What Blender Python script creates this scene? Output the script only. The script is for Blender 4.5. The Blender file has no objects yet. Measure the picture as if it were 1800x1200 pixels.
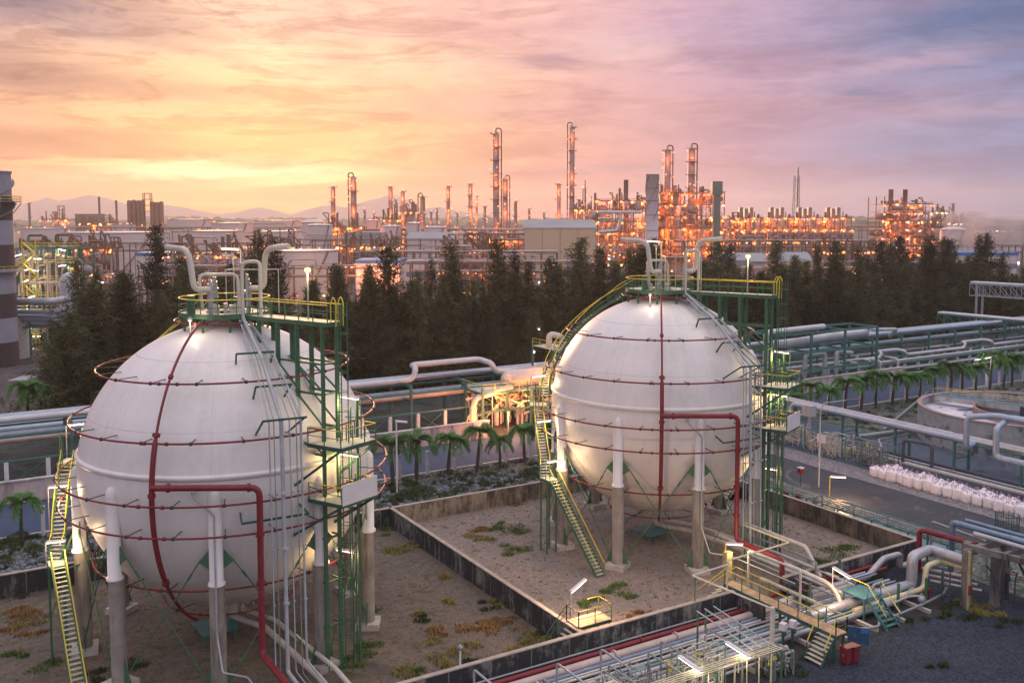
import bpy, math, random
from mathutils import Vector, Matrix
from math import sin, cos, pi, radians, atan2, sqrt, atan
rnd = random.Random(11)
sc = bpy.context.scene
col = sc.collection
# ---------------- camera ----------------
F, PX, PY, YAW, CH = 1666.43, 918.22, 514.35, 1.0239, 30.24
PIT = atan((PY-378)/F)
FW = Vector((cos(YAW)*cos(PIT), sin(YAW)*cos(PIT), -sin(PIT)))
RT = Vector((sin(YAW), -cos(YAW), 0))
UP = RT.cross(FW)
FH = Vector((cos(YAW), sin(YAW), 0))
cam = bpy.data.cameras.new('camera')
cam.sensor_width = 36; cam.lens = 36*F/1800
cam.shift_x = (900-PX)/1800; cam.shift_y = (PY-600)/1800
cam.clip_start = 0.5; cam.clip_end = 30000
co = bpy.data.objects.new('camera', cam); col.objects.link(co)
co.matrix_world = Matrix.Translation((0, 0, CH)) @ Matrix((RT, UP, -FW)).transposed().to_4x4()
sc.camera = co
sc.view_settings.view_transform = 'Standard'
sc.view_settings.look = 'None'
sc.view_settings.exposure = 0.36
sc.view_settings.gamma = 1.0
sc.view_settings.use_curve_mapping = False
sc.render.engine = 'CYCLES'
cy = sc.cycles
cy.use_denoising = True
cy.use_light_tree = True
cy.max_bounces = 5; cy.diffuse_bounces = 2; cy.glossy_bounces = 2; cy.transparent_max_bounces = 12
cy.volume_bounces = 0; cy.sample_clamp_indirect = 4; cy.caustics_reflective = False; cy.caustics_refractive = False

def ray(x, y):
    return FW + RT*((x-PX)/F) - UP*((y-PY)/F)
def gp(x, y, z=0.0):
    "photo pixel -> point at height z"
    d = ray(x, y); t = (z-CH)/d.z
    return Vector((0, 0, CH)) + d*t
def dp(x, y, D):
    "photo pixel -> point at horizontal depth D"
    d = ray(x, y)
    return Vector((0, 0, CH)) + d*(D/d.dot(FH))

def srgb(r, g, b):
    f = lambda c: (c/255/12.92) if c/255 <= .04045 else ((c/255+.055)/1.055)**2.4
    return (f(r), f(g), f(b), 1)
# ---------------- world ----------------
SUNPHI = atan((425-PX)/F)
SUNDIR = (FH*cos(SUNPHI) + RT*sin(SUNPHI)).normalized()
SUNEL = radians(5)
SUNV = (SUNDIR*cos(SUNEL) + Vector((0, 0, sin(SUNEL)))).normalized()
w = bpy.data.worlds.new('World'); sc.world = w; w.use_nodes = True
nt = w.node_tree; nt.nodes.clear(); L = nt.links
class NB:
    def __init__(s, tree): s.t = tree; s.n = tree.nodes; s.l = tree.links
    def put(s, sock, v):
        if hasattr(v, 'links') or isinstance(v, bpy.types.NodeSocket): s.l.new(v, sock)
        else: sock.default_value = v
    def m(s, op, a, b=0.0, c=0.0, clamp=False):
        n = s.n.new('ShaderNodeMath'); n.operation = op; n.use_clamp = clamp
        s.put(n.inputs[0], a); s.put(n.inputs[1], b); s.put(n.inputs[2], c); return n.outputs[0]
    def mix(s, f, a, b, mode='MIX'):
        n = s.n.new('ShaderNodeMix'); n.data_type = 'RGBA'; n.blend_type = mode
        s.put(n.inputs[0], f); s.put(n.inputs[6], a); s.put(n.inputs[7], b); return n.outputs[2]
    def noise(s, vec, scale, detail=4, rough=.55, dist=0.0):
        n = s.n.new('ShaderNodeTexNoise'); s.put(n.inputs['Vector'], vec)
        n.inputs['Scale'].default_value = scale; n.inputs['Detail'].default_value = detail
        n.inputs['Roughness'].default_value = rough; n.inputs['Distortion'].default_value = dist
        return n.outputs[0]
    def ramp(s, f, stops, interp='LINEAR'):
        n = s.n.new('ShaderNodeValToRGB'); cr = n.color_ramp; cr.interpolation = interp
        while len(cr.elements) < len(stops): cr.elements.new(.5)
        for e, (p, c) in zip(cr.elements, stops):
            e.position = p; e.color = c if hasattr(c, '__len__') else (c, c, c, 1)
        s.put(n.inputs[0], f); return n.outputs[0]
    def xyz(s, x, y, z=0.0):
        n = s.n.new('ShaderNodeCombineXYZ')
        s.put(n.inputs[0], x); s.put(n.inputs[1], y); s.put(n.inputs[2], z); return n.outputs[0]
    def sep(s, v):
        n = s.n.new('ShaderNodeSeparateXYZ'); s.put(n.inputs[0], v); return n.outputs
    def dot(s, v, c):
        n = s.n.new('ShaderNodeVectorMath'); n.operation = 'DOT_PRODUCT'
        s.put(n.inputs[0], v); n.inputs[1].default_value = c; return n.outputs['Value']
B = NB(nt)
tc = nt.nodes.new('ShaderNodeTexCoord').outputs['Generated']
dr = B.dot(tc, RT); df = B.dot(tc, FH); dz = B.sep(tc)[2]
phi = B.m('ARCTAN2', dr, df)
hl = B.m('SQRT', B.m('ADD', B.m('MULTIPLY', dr, dr), B.m('MULTIPLY', df, df)))
el = B.m('ARCTAN2', dz, hl)
ele = B.m('MAXIMUM', el, 0.0)
# cloud coordinates: flat layer seen in perspective
den = B.m('ADD', ele, 0.06)
cx = B.m('DIVIDE', phi, B.m('ADD', ele, .16)); cyy = B.m('DIVIDE', 1.0, den)
cv = B.xyz(B.m('MULTIPLY', cx, 1.0), B.m('MULTIPLY', cyy, .30), 0.0)
n1 = B.noise(cv, 1.6, 7, .58, .3)
n2 = B.noise(B.xyz(B.m('MULTIPLY', phi, 5.0), B.m('MULTIPLY', ele, 26.0), 3.0), 1.0, 8, .6, .6)
n3 = B.noise(B.xyz(B.m('MULTIPLY', phi, 24.0), B.m('MULTIPLY', ele, 95.0), 1.0), 1.0, 8, .68, .5)
n4 = B.noise(B.xyz(B.m('MULTIPLY', phi, 9.0), B.m('MULTIPLY', ele, 60.0), 7.0), 1.0, 6, .6, .8)
pw = B.m('ADD', phi, B.m('MULTIPLY', B.m('SUBTRACT', n2, .5), .055))
ew = B.m('ADD', ele, B.m('MULTIPLY', B.m('ADD', B.m('MULTIPLY', B.m('SUBTRACT', n4, .5), .022), B.m('MULTIPLY', B.m('SUBTRACT', n3, .5), .016)), 1.0))
sU = B.m('ADD', B.m('MULTIPLY', pw, 1/(2*pi)), .5)
def ps(x): return atan((x-PX)/F)/(2*pi)+.5
def rmp(lst):
    return B.ramp(sU, [(ps(x) if isinstance(x, (int, float)) and x >= 0 else -x, srgb(*c)) for x, c in lst])
hor = rmp([(-.001, (226,214,226)), (-.3, (190,140,150)), (0, (208,126,112)), (280, (244,150,82)), (450, (252,174,88)), (700, (242,152,102)),
           (950, (232,148,134)), (1250, (204,144,158)), (1500, (160,140,176)), (1800, (126,132,176)), (-.72, (138,158,198)), (-.99, (226,214,226))])
mid = rmp([(-.001, (228,220,234)), (-.3, (170,140,160)), (0, (226,166,142)), (280, (245,192,146)), (450, (254,212,152)), (700, (248,192,146)),
           (950, (236,172,160)), (1250, (206,160,178)), (1500, (168,150,184)), (1800, (138,142,184)), (-.72, (156,174,210)), (-.99, (228,220,234))])
top = rmp([(-.001, (220,218,236)), (-.3, (150,135,170)), (0, (204,168,166)), (250, (234,188,170)), (450, (250,208,182)), (700, (246,194,178)),
           (950, (240,186,182)), (1200, (210,170,192)), (1480, (160,150,184)), (1800, (104,128,170)), (-.72, (172,186,218)), (-.99, (220,218,236))])
zen = (1.42, 1.34, 1.44, 1)
def sm(v, a, b):
    n = nt.nodes.new('ShaderNodeMapRange'); n.interpolation_type = 'SMOOTHSTEP'
    B.put(n.inputs[0], v); n.inputs[1].default_value = a; n.inputs[2].default_value = b; return n.outputs[0]
c = B.mix(sm(ew, .015, .10), hor, mid)
c = B.mix(sm(ew, .09, .20), c, top)
c = B.mix(sm(el, .24, .7), c, zen)
def blob(c, x, y, sx, sy, colr, k, tilt=0.0):
    p0 = atan((x-PX)/F); e0 = atan((378-y)/F*cos(p0)); a = sx/F*cos(p0); b = sy/F
    dx = B.m('SUBTRACT', pw, p0); dy = B.m('SUBTRACT', ew, e0)
    if tilt: dy = B.m('SUBTRACT', dy, B.m('MULTIPLY', dx, tilt))
    q = B.m('ADD', B.m('POWER', B.m('ABSOLUTE', B.m('DIVIDE', dx, a)), 2.0), B.m('POWER', B.m('ABSOLUTE', B.m('DIVIDE', dy, b)), 2.0))
    g = B.m('MULTIPLY', B.m('EXPONENT', B.m('MULTIPLY', q, -1.0)), k)
    return B.mix(g, c, srgb(*colr))
c = blob(c, 430, 240, 300, 80, (255,204,136), 0.60)
c = blob(c, 250, 300, 330, 40, (250,178,120), 0.60)
c = blob(c, 390, 300, 210, 12, (255,246,190), 0.98)
c = blob(c, 500, 318, 150, 12, (255,232,160), 0.84, .1)
c = blob(c, 470, 358, 260, 9, (255,210,130), 0.72)
c = blob(c, 120, 245, 220, 19, (178,112,102), 0.90)
c = blob(c, 200, 270, 150, 11, (190,118,98), 0.72)
c = blob(c, 400, 282, 135, 9, (204,138,104), 0.84, -.08)
c = blob(c, 90, 140, 210, 27, (152,106,114), 0.96, -.05)
c = blob(c, 270, 165, 180, 16, (188,128,120), 0.78)
c = blob(c, 40, 205, 80, 12, (244,170,140), 0.72)
c = blob(c, 70, 15, 150, 28, (108,98,134), 0.98)
c = blob(c, 270, 55, 120, 26, (160,120,132), 0.72)
c = blob(c, 545, 55, 90, 25, (238,182,172), 0.72)
c = blob(c, 620, 120, 260, 40, (254,214,178), 0.60)
c = blob(c, 975, 113, 68, 11, (184,142,162), 0.90)
c = blob(c, 1110, 90, 110, 26, (244,200,192), 0.72)
c = blob(c, 1000, 200, 500, 22, (214,160,166), 0.54)
c = blob(c, 1320, 110, 160, 26, (186,152,178), 0.60)
c = blob(c, 1450, 40, 200, 30, (160,148,186), 0.72, .1)
c = blob(c, 1700, 35, 170, 30, (84,112,160), 0.96, .12)
c = blob(c, 1505, 166, 50, 7, (130,128,168), 0.96)
c = blob(c, 1690, 120, 85, 6, (124,130,172), 0.84, .12)
c = blob(c, 1640, 200, 240, 12, (190,160,184), 0.54)
c = blob(c, 1650, 250, 260, 22, (134,142,182), 0.66, .08)
c = blob(c, 1100, 300, 300, 9, (198,150,166), 0.60)
c = blob(c, 1350, 330, 300, 10, (190,156,176), 0.48)
c = blob(c, 150, 185, 230, 9, (250,190,150), .7, -.06)
c = blob(c, 60, 268, 110, 9, (190,122,110), .6)
c = blob(c, 170, 62, 120, 14, (160,132,150), .7, -.1)
c = blob(c, 330, 95, 90, 9, (190,140,140), .6, -.1)
c = blob(c, 900, 60, 160, 12, (222,166,168), .5, .05)
c = blob(c, 700, 215, 260, 9, (228,160,130), .5)
c = blob(c, 820, 88, 60, 5, (210,158,150), .6, -.1)
c = blob(c, 1230, 60, 180, 20, (196,164,190), .6, .1)
c = blob(c, 1560, 120, 180, 9, (206,170,190), .5, .1)
c = blob(c, 1780, 95, 60, 10, (116,124,166), .7, .1)
# streaky cloud texture
st = B.m('ADD', B.m('MULTIPLY', n1, .5), B.m('ADD', B.m('MULTIPLY', n2, .2), B.m('MULTIPLY', n3, .3)))
st2 = sm(st, .44, .58)
dark = B.mix(1.0, c, (.66, .60, .70, 1), 'MULTIPLY')
c = B.mix(B.m('MULTIPLY', st2, .55), c, dark)
lite = B.mix(1.0, c, (1.22, 1.18, 1.14, 1), 'MULTIPLY')
c = B.mix(B.m('MULTIPLY', sm(n4, .52, .7), .6), c, lite)
# sharper torn cloud edges, strongest over the sunset side
n5 = B.noise(B.xyz(B.m('MULTIPLY', phi, 7.5), B.m('MULTIPLY', ele, 48.0), 11.0), 1.0, 10, .64, .9)
lf = sm(phi, .25, -.35)
k5 = B.m('MULTIPLY', sm(n5, .50, .60), B.m('ADD', .22, B.m('MULTIPLY', lf, .50)))
c = B.mix(B.m('MULTIPLY', k5, sm(el, .015, .05)), c, B.mix(1.0, c, (.62, .51, .57, 1), 'MULTIPLY'))
n6 = B.noise(B.xyz(B.m('MULTIPLY', phi, 34.0), B.m('MULTIPLY', ele, 120.0), 5.0), 1.0, 7, .7, .6)
k6 = B.m('MULTIPLY', sm(n6, .50, .60), B.m('MULTIPLY', sm(el, .13, .21), B.m('MULTIPLY', sm(phi, .0, -.35), .8)))
c = B.mix(k6, c, B.mix(1.0, c, (.62, .56, .70, 1), 'MULTIPLY'))
c = blob(c, 330, 292, 110, 9, (255,244,188), .9, .05)
c = blob(c, 400, 303, 180, 8, (255,248,196), .98, .03)
c = blob(c, 560, 316, 120, 8, (255,236,168), .8, .08)
c = blob(c, 420, 340, 260, 12, (250,172,92), .6)
c = blob(c, 150, 283, 90, 7, (255,220,150), .6)
# below the horizon: dull ground tone
c = B.mix(sm(el, -.02, -.2), c, (.16, .13, .14, 1))
sky = nt.nodes.new('ShaderNodeTexSky'); sky.sky_type = 'NISHITA'; sky.sun_disc = False
sky.sun_elevation = SUNEL; sky.sun_rotation = atan2(SUNV.x, SUNV.y); sky.dust_density = 3
bg1 = nt.nodes.new('ShaderNodeBackground'); bg1.inputs[1].default_value = .006; L.new(sky.outputs[0], bg1.inputs[0])
bg2 = nt.nodes.new('ShaderNodeBackground'); B.put(bg2.inputs[0], c); bg2.inputs[1].default_value = .79
ad = nt.nodes.new('ShaderNodeAddShader'); L.new(bg1.outputs[0], ad.inputs[0]); L.new(bg2.outputs[0], ad.inputs[1])
wo = nt.nodes.new('ShaderNodeOutputWorld'); L.new(ad.outputs[0], wo.inputs[0])
# ---------------- sun ----------------
sl = bpy.data.lights.new('sun', 'SUN'); sl.energy = 3.0; sl.angle = radians(8); sl.color = (1, .54, .27)
so = bpy.data.objects.new('sun', sl); col.objects.link(so)
so.rotation_euler = (-SUNV).to_track_quat('-Z', 'Y').to_euler()

# ---------------- materials ----------------
M = {}
def mat(name, color, rough=.6, metal=0.0, var=.15, vs=1.5, bump=0.0, bs=20.0, stain=None, stain_s=.6, stain_t=(.5,.65), vert=1.0, rndv=0.0, spec=.4):
    m = bpy.data.materials.new(name); m.use_nodes = True
    t = m.node_tree; b = NB(t); p = t.nodes['Principled BSDF']
    tcn = t.nodes.new('ShaderNodeTexCoord'); v = tcn.outputs['Object']
    colr = (*color, 1)
    n = b.noise(v, vs, 4, .6)
    lo = tuple(x*(1-var) for x in color)+(1,); hi = tuple(min(1, x*(1+var)) for x in color)+(1,)
    cc = b.ramp(n, [(.3, lo), (.7, hi)])
    if stain:
        s = b.sep(v); vv = b.xyz(s[0], s[1], b.m('MULTIPLY', s[2], vert))
        sn = b.noise(vv, stain_s, 6, .65, .3)
        k = b.ramp(sn, [(stain_t[0], 0.0), (stain_t[1], 1.0)])
        cc = b.mix(k, cc, (*stain, 1))
    if rndv:
        oi = t.nodes.new('ShaderNodeObjectInfo').outputs['Random']
        cc = b.mix(1.0, cc, b.ramp(oi, [(0, 1-rndv), (1, 1+rndv)]), 'MULTIPLY')
    b.put(p.inputs['Base Color'], cc)
    p.inputs['Roughness'].default_value = rough; p.inputs['Metallic'].default_value = metal
    p.inputs['Specular IOR Level'].default_value = spec
    if bump:
        bn = t.nodes.new('ShaderNodeBump'); bn.inputs['Strength'].default_value = bump; bn.inputs['Distance'].default_value = .05
        b.put(bn.inputs['Height'], b.noise(v, bs, 3, .6)); t.links.new(bn.outputs[0], p.inputs['Normal'])
    M[name] = m; return m
def emat(name, color, strength, sample=False):
    m = bpy.data.materials.new(name); m.use_nodes = True
    t = m.node_tree; t.nodes.clear()
    e = t.nodes.new('ShaderNodeEmission'); e.inputs[0].default_value = (*color, 1); e.inputs[1].default_value = strength
    o = t.nodes.new('ShaderNodeOutputMaterial'); t.links.new(e.outputs[0], o.inputs[0])
    m.cycles.emission_sampling = 'AUTO' if sample else 'NONE'
    M[name] = m; return m
mat('red_paint', (.17,.016,.022), .45, var=.2)
mat('dark_red_paint', (.16,.02,.03), .5, var=.2)
mat('green_steel', (.05,.135,.07), .5, var=.2)
mat('dark_green_steel', (.022,.085,.062), .5, var=.2)
mat('yellow_paint', (.62,.50,.05), .5, var=.1)
mat('grey_pipe', (.33,.36,.38), .45, var=.2, vs=.8)
mat('silver_cladding', (.37,.38,.40), .38, .35, var=.18, vs=.7, bump=.1, bs=4)
mat('pale_pipe', (.50,.475,.42), .5, var=.12)
mat('dark_pipe', (.06,.07,.09), .5)
mat('bracket_dark', (.02,.045,.04), .5)
mat('steel', (.22,.24,.25), .5, .2)
mat('rust_steel', (.20,.13,.09), .7, var=.3)
mat('galv', (.25,.27,.27), .45, .3)
mat('teal_steel', (.05,.17,.17), .5)
mat('concrete', (.34,.32,.29), .9, var=.2, vs=.8, bump=.2, bs=8, stain=(.17,.15,.12), stain_s=.9, vert=.25, stain_t=(.5,.72))
mat('pale_concrete', (.48,.46,.44), .9, var=.15, stain=(.28,.26,.24), stain_s=.5, vert=.3)
mat('white_paint', (.62,.60,.60), .5, var=.06)
mat('footing', (.42,.39,.35), .9, var=.2, bump=.2)
mat('wood_deck', (.42,.27,.15), .7, var=.35, vs=2)
mat('dark_void', (.02,.02,.022), .9)
mat('blue_paint', (.05,.16,.38), .5)
mat('column_steel', (.30,.24,.23), .5, .2, var=.2, vs=.2)
mat('far_steel', (.17,.095,.065), .6, .1, var=.3, vs=.2)
mat('far_pipe', (.34,.28,.27), .5, .2)
mat('tank_white', (.60,.50,.48), .55, var=.07, vs=.05)
mat('tank_roof', (.55,.50,.50), .6, var=.1, vs=.05)
mat('beige_wall', (.58,.42,.28), .8, var=.06, vs=.05)
mat('roof_grey', (.26,.27,.29), .7, var=.15, vs=.05)
mat('brown_band', (.055,.04,.045), .6)
mat('bag_cloth', (.76,.72,.74), .85, var=.12, vs=2, bump=.5, bs=5)
mat('bag_top', (.50,.34,.42), .85, var=.3, vs=4)
mat('trunk_bark', (.10,.08,.06), .95, var=.3, vs=3)
mat('palm_trunk', (.07,.065,.06), .95, var=.3, vs=4)
mat('rubber', (.02,.02,.02), .9)
mat('glass_dark', (.03,.04,.05), .15, var=0, spec=.8)
mat('foam', (.60,.56,.62), .6, var=.15, vs=.6, stain=(.10,.14,.20), stain_s=.28, stain_t=(.56,.60), bump=.3, bs=2)
mat('murky_water', (.05,.08,.10), .12, var=.2, vs=.5, spec=.6)
emat('bulb_white', (1, .93, .90), 9)
emat('tube_white', (1, .93, .95), 5)
emat('tube_warm', (1, .62, .42), 7)
emat('bulb_orange', (1, .22, .045), 2.3)
emat('bulb_amber', (1, .33, .09), 2.8)
emat('bulb_pink', (1, .38, .24), 2.6)
emat('bulb_yellow', (1, .55, .20), 3)
emat('bulb_red', (1, .08, .05), 6)
# ---------------- mesh builder ----------------
ORG = {}
class MB:
    def __init__(s): s.v = []; s.f = []; s.sm = []; s.cuts = []
    def cut(s): s.cuts.append((len(s.v), len(s.f))); return s
    def build_each(s, name, m, parent=None):
        out = []; cs = sorted(set([(0, 0)]+s.cuts+[(len(s.v), len(s.f))]))
        for (v0, f0), (v1, f1) in zip(cs, cs[1:]):
            if f1 == f0: continue
            q = MB(); q.v = s.v[v0:v1]; q.f = [tuple(i-v0 for i in f) for f in s.f[f0:f1]]; q.sm = s.sm[f0:f1]; out.append(q.build(name, m, parent))
        return out
    def add(s, vs, fs, smooth=False):
        o = len(s.v); s.v += [tuple(q) for q in vs]; s.f += [tuple(i+o for i in f) for f in fs]; s.sm += [smooth]*len(fs); return s
    def box(s, c, d, rz=0.0):
        x, y, z = d[0]/2, d[1]/2, d[2]/2; cr, srr = cos(rz), sin(rz); V = []
        for a, b_, e in ((-1,-1,-1),(1,-1,-1),(1,1,-1),(-1,1,-1),(-1,-1,1),(1,-1,1),(1,1,1),(-1,1,1)):
            px, py = a*x, b_*y; V.append((c[0]+px*cr-py*srr, c[1]+px*srr+py*cr, c[2]+e*z))
        return s.add(V, [(0,3,2,1),(4,5,6,7),(0,1,5,4),(1,2,6,5),(2,3,7,6),(3,0,4,7)])
    def bb(s, x0, y0, z0, x1, y1, z1): return s.box(((x0+x1)/2, (y0+y1)/2, (z0+z1)/2), (x1-x0, y1-y0, z1-z0))
    def bar(s, p, q, wd, hd=None, up=(0,0,1)):
        p = Vector(p); q = Vector(q); hd = hd or wd; d = (q-p)
        if d.length < 1e-6: return s
        d.normalize(); u = Vector(up)
        if abs(d.dot(u)) > .98: u = Vector((1, 0, 0))
        a = d.cross(u).normalized(); b_ = a.cross(d).normalized(); V = []
        for e in (p, q):
            for i, j in ((-1,-1),(1,-1),(1,1),(-1,1)): V.append(e+a*(i*wd/2)+b_*(j*hd/2))
        return s.add(V, [(0,1,2,3),(7,6,5,4),(0,4,5,1),(1,5,6,2),(2,6,7,3),(3,7,4,0)])
    def tube(s, path, r, n=8, fil=0.0, caps=True, closed=False):
        P = [Vector(p) for p in path]
        if fil:
            Q = [P[0]]
            for i in range(1, len(P)-1):
                a, b_, c_ = P[i-1], P[i], P[i+1]
                l = min(fil, (a-b_).length*.49, (c_-b_).length*.49)
                p0 = b_+(a-b_).normalized()*l; p2 = b_+(c_-b_).normalized()*l
                for k in range(5):
                    t = k/4; Q.append(p0*(1-t)**2+b_*(2*t*(1-t))+p2*t*t)
            Q.append(P[-1]); P = Q
        m = len(P); V = []; pa = None
        for i, p in enumerate(P):
            if closed: d = P[(i+1) % m]-P[i-1]
            else: d = P[min(i+1, m-1)]-P[max(i-1, 0)]
            d.normalize()
            if pa is None:
                u = Vector((0, 0, 1)) if abs(d.z) < .9 else Vector((1, 0, 0)); a = d.cross(u).normalized()
            else:
                a = (pa-d*pa.dot(d)); a = a.normalized() if a.length > 1e-6 else pa
            pa = a; b_ = d.cross(a); rr = r[i] if isinstance(r, (list, tuple)) else r
            V += [p+a*(rr*cos(2*pi*k/n))+b_*(rr*sin(2*pi*k/n)) for k in range(n)]
        Fs = []
        for i in range(m if closed else m-1):
            for k in range(n):
                j = (i+1) % m; Fs.append((i*n+k, i*n+(k+1) % n, j*n+(k+1) % n, j*n+k))
        s.add(V, Fs, True)
        if caps and not closed:
            s.add(V[:n], [tuple(range(n))[::-1]]); s.add(V[-n:], [tuple(range(n))])
        return s
    def cyl(s, p, q, r, n=12, r2=None): return s.tube([p, q], [r, r if r2 is None else r2], n)
    def lathe(s, prof, c=(0,0,0), n=32, smooth=True, a0=0.0, a1=2*pi, sharp=False):
        full = abs(a1-a0-2*pi) < 1e-6; k = n if full else n+1
        ring = lambda r, z: [(c[0]+r*cos(a0+(a1-a0)*i/n), c[1]+r*sin(a0+(a1-a0)*i/n), c[2]+z) for i in range(k)]
        if sharp:
            for (r0, z0), (r1, z1) in zip(prof, prof[1:]):
                s.add(ring(r0, z0)+ring(r1, z1), [(i, (i+1) % k, k+(i+1) % k, k+i) for i in range(n)], smooth)
            return s
        V = []; Fs = []
        for r, z in prof: V += ring(max(r, 1e-4), z)
        for j in range(len(prof)-1):
            for i in range(n): Fs.append((j*k+i, j*k+(i+1) % k, (j+1)*k+(i+1) % k, (j+1)*k+i))
        return s.add(V, Fs, smooth)
    def ball(s, c, r, n=8, sq=(1,1,1)):
        m = max(4, n//2+1); V = []; Fs = []
        for j in range(m+1):
            t = pi*j/m
            for i in range(n): a = 2*pi*i/n; V.append((c[0]+sq[0]*r*sin(t)*cos(a), c[1]+sq[1]*r*sin(t)*sin(a), c[2]-sq[2]*r*cos(t)))
        for j in range(m):
            for i in range(n): Fs.append((j*n+i, j*n+(i+1) % n, (j+1)*n+(i+1) % n, (j+1)*n+i))
        return s.add(V, Fs, True)
    def prism(s, poly, z0, z1):
        n = len(poly); V = [(x, y, z0) for x, y in poly]+[(x, y, z1) for x, y in poly]
        return s.add(V, [tuple(range(n))[::-1], tuple(range(n, 2*n))]+[(i, (i+1) % n, n+(i+1) % n, n+i) for i in range(n)])
    def ring(s, c, r, rr, n=64, m=8, a0=0.0, a1=2*pi):
        full = abs(a1-a0-2*pi) < 1e-6; k = n if full else n+1
        return s.tube([(c[0]+r*cos(a0+(a1-a0)*i/n), c[1]+r*sin(a0+(a1-a0)*i/n), c[2]) for i in range(k)], rr, m, closed=full)
    def build(s, name, m, parent=None, origin=None):
        me = bpy.data.meshes.new(name)
        og = Vector(ORG[parent.name]) if parent is not None else Vector(origin if origin is not None else (0, 0, 0))
        me.from_pydata([(a-og.x, b_-og.y, c_-og.z) for a, b_, c_ in s.v], [], s.f)
        me.polygons.foreach_set('use_smooth', s.sm)
        me.materials.append(M[m] if isinstance(m, str) else m)
        me.update()
        o = bpy.data.objects.new(name, me); col.objects.link(o)
        if parent is not None: o.parent = parent
        else: o.location = og
        ORG[o.name] = tuple(og)
        return o
def tag(o, label=None, cat=None, group=None, kind=None):
    if label: o['label'] = label
    if cat: o['category'] = cat
    if group: o['group'] = group
    if kind: o['kind'] = kind
    return o
def empty(name, loc, label, cat, group=None):
    o = bpy.data.objects.new(name, None); col.objects.link(o); o.location = loc; o.empty_display_size = .5
    ORG[o.name] = tuple(loc); return tag(o, label, cat, group)
def copy_tree(o, parent=None, first=True):
    c_ = o.copy(); col.objects.link(c_)
    if parent is not None: c_.parent = parent
    for ch in list(o.children): copy_tree(ch, c_, False)
    if first: ORG[c_.name] = tuple(c_.location)
    return c_
def struct(o): o['kind'] = 'structure'; return o
def lamp(name, loc, e, colr, parent, r=.12):
    l = bpy.data.lights.new(name, 'POINT'); l.energy = e; l.color = colr; l.shadow_soft_size = r
    o = bpy.data.objects.new(name, l); col.objects.link(o); o.parent = parent
    og = Vector(ORG[parent.name]) if parent is not None else Vector((0, 0, 0))
    o.location = Vector(loc)-og; return o
def rail(mt, mp, pts, h=1.1, post=1.4, r=.035, closed=False, rp=.03):
    "hand rail along pts: top/mid rails into mt (top) and mp (mid+posts)"
    P = [Vector(p) for p in pts]
    if closed: P = P+[P[0]]
    mt.tube([p+Vector((0,0,h)) for p in P], r, 6)
    mp.tube([p+Vector((0,0,h*.52)) for p in P], r*.75, 5)
    for a, b_ in zip(P, P[1:]):
        k = max(1, round((b_-a).length/post))
        for i in range(k): q = a.lerp(b_, i/k); mp.bar(q, q+Vector((0,0,h)), rp*2)
    if not closed: mp.bar(P[-1], P[-1]+Vector((0,0,h)), rp*2)
ORD = ['first','second','third','fourth','fifth','sixth','seventh','eighth','ninth','tenth','eleventh','twelfth','thirteenth','fourteenth','fifteenth','sixteenth','seventeenth','eighteenth','nineteenth','twentieth']
def ordn(i):
    if i < 20: return ORD[i]
    t = (i+1)//10; u = (i+1) % 10; tens = {2:'twenty',3:'thirty',4:'forty',5:'fifty'}[t]
    if u == 0: return tens[:-1]+'ieth'
    return tens+'-'+ORD[u-1]
# ================= ground =================
def gravel(name, c1, c2, c3, patch=None, ps_=.25, pt=(.55,.66), bs=9.0, bump=.5, fine=14.0, speck=.5):
    m = bpy.data.materials.new(name); m.use_nodes = True; t = m.node_tree; b = NB(t); p = t.nodes['Principled BSDF']
    v = t.nodes.new('ShaderNodeTexCoord').outputs['Object']
    a = b.noise(v, .22, 6, .62, .3); a2 = b.noise(v, 1.7, 5, .65)
    cc = b.mix(b.ramp(a, [(.35, 0.), (.65, 1.)]), (*c1, 1), (*c2, 1))
    cc = b.mix(b.ramp(a2, [(.45, 0.), (.72, .8)]), cc, (*c3, 1))
    vo = t.nodes.new('ShaderNodeTexVoronoi'); vo.inputs['Scale'].default_value = fine; t.links.new(v, vo.inputs['Vector'])
    cs = b.sep(vo.outputs['Color'])[0]
    cc = b.mix(speck, cc, b.mix(1.0, cc, b.ramp(cs, [(0, .45), (1, 1.75)]), 'MULTIPLY'))
    if patch:
        for k, (pc, s_, t0, t1) in enumerate(patch):
            pn = b.noise(v, s_, 7, .68, .5+k)
            cc = b.mix(b.ramp(pn, [(t0, 0.), (t1, .85)]), cc, (*pc, 1))
    b.put(p.inputs['Base Color'], cc); p.inputs['Roughness'].default_value = .95
    p.inputs['Specular IOR Level'].default_value = .2
    bn = t.nodes.new('ShaderNodeBump'); bn.inputs['Strength'].default_value = bump; bn.inputs['Distance'].default_value = .06
    b.put(bn.inputs['Height'], b.noise(v, bs, 4, .7)); t.links.new(bn.outputs[0], p.inputs['Normal'])
    M[name] = m
gravel('dike_gravel', (.245,.195,.16), (.18,.16,.145), (.12,.102,.09), [((.11,.10,.095), .13, .60, .70), ((.10,.085,.03), .55, .63, .72), ((.17,.10,.05), .33, .64, .74)])
gravel('dirt_gravel', (.145,.115,.088), (.115,.10,.088), (.07,.057,.045), [((.07,.055,.045), .14, .56, .68), ((.055,.065,.02), .35, .54, .66), ((.17,.105,.05), .5, .60, .72)])
gravel('blue_gravel', (.034,.045,.060), (.024,.032,.045), (.018,.022,.03), [((.05,.055,.03), .22, .64, .74)], fine=9, speck=.8)
gravel('verge_soil', (.10,.11,.10), (.07,.08,.06), (.16,.18,.20), [((.03,.05,.02), .45, .52, .62)], fine=3.5, speck=.9, bump=1.0, bs=3)
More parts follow.
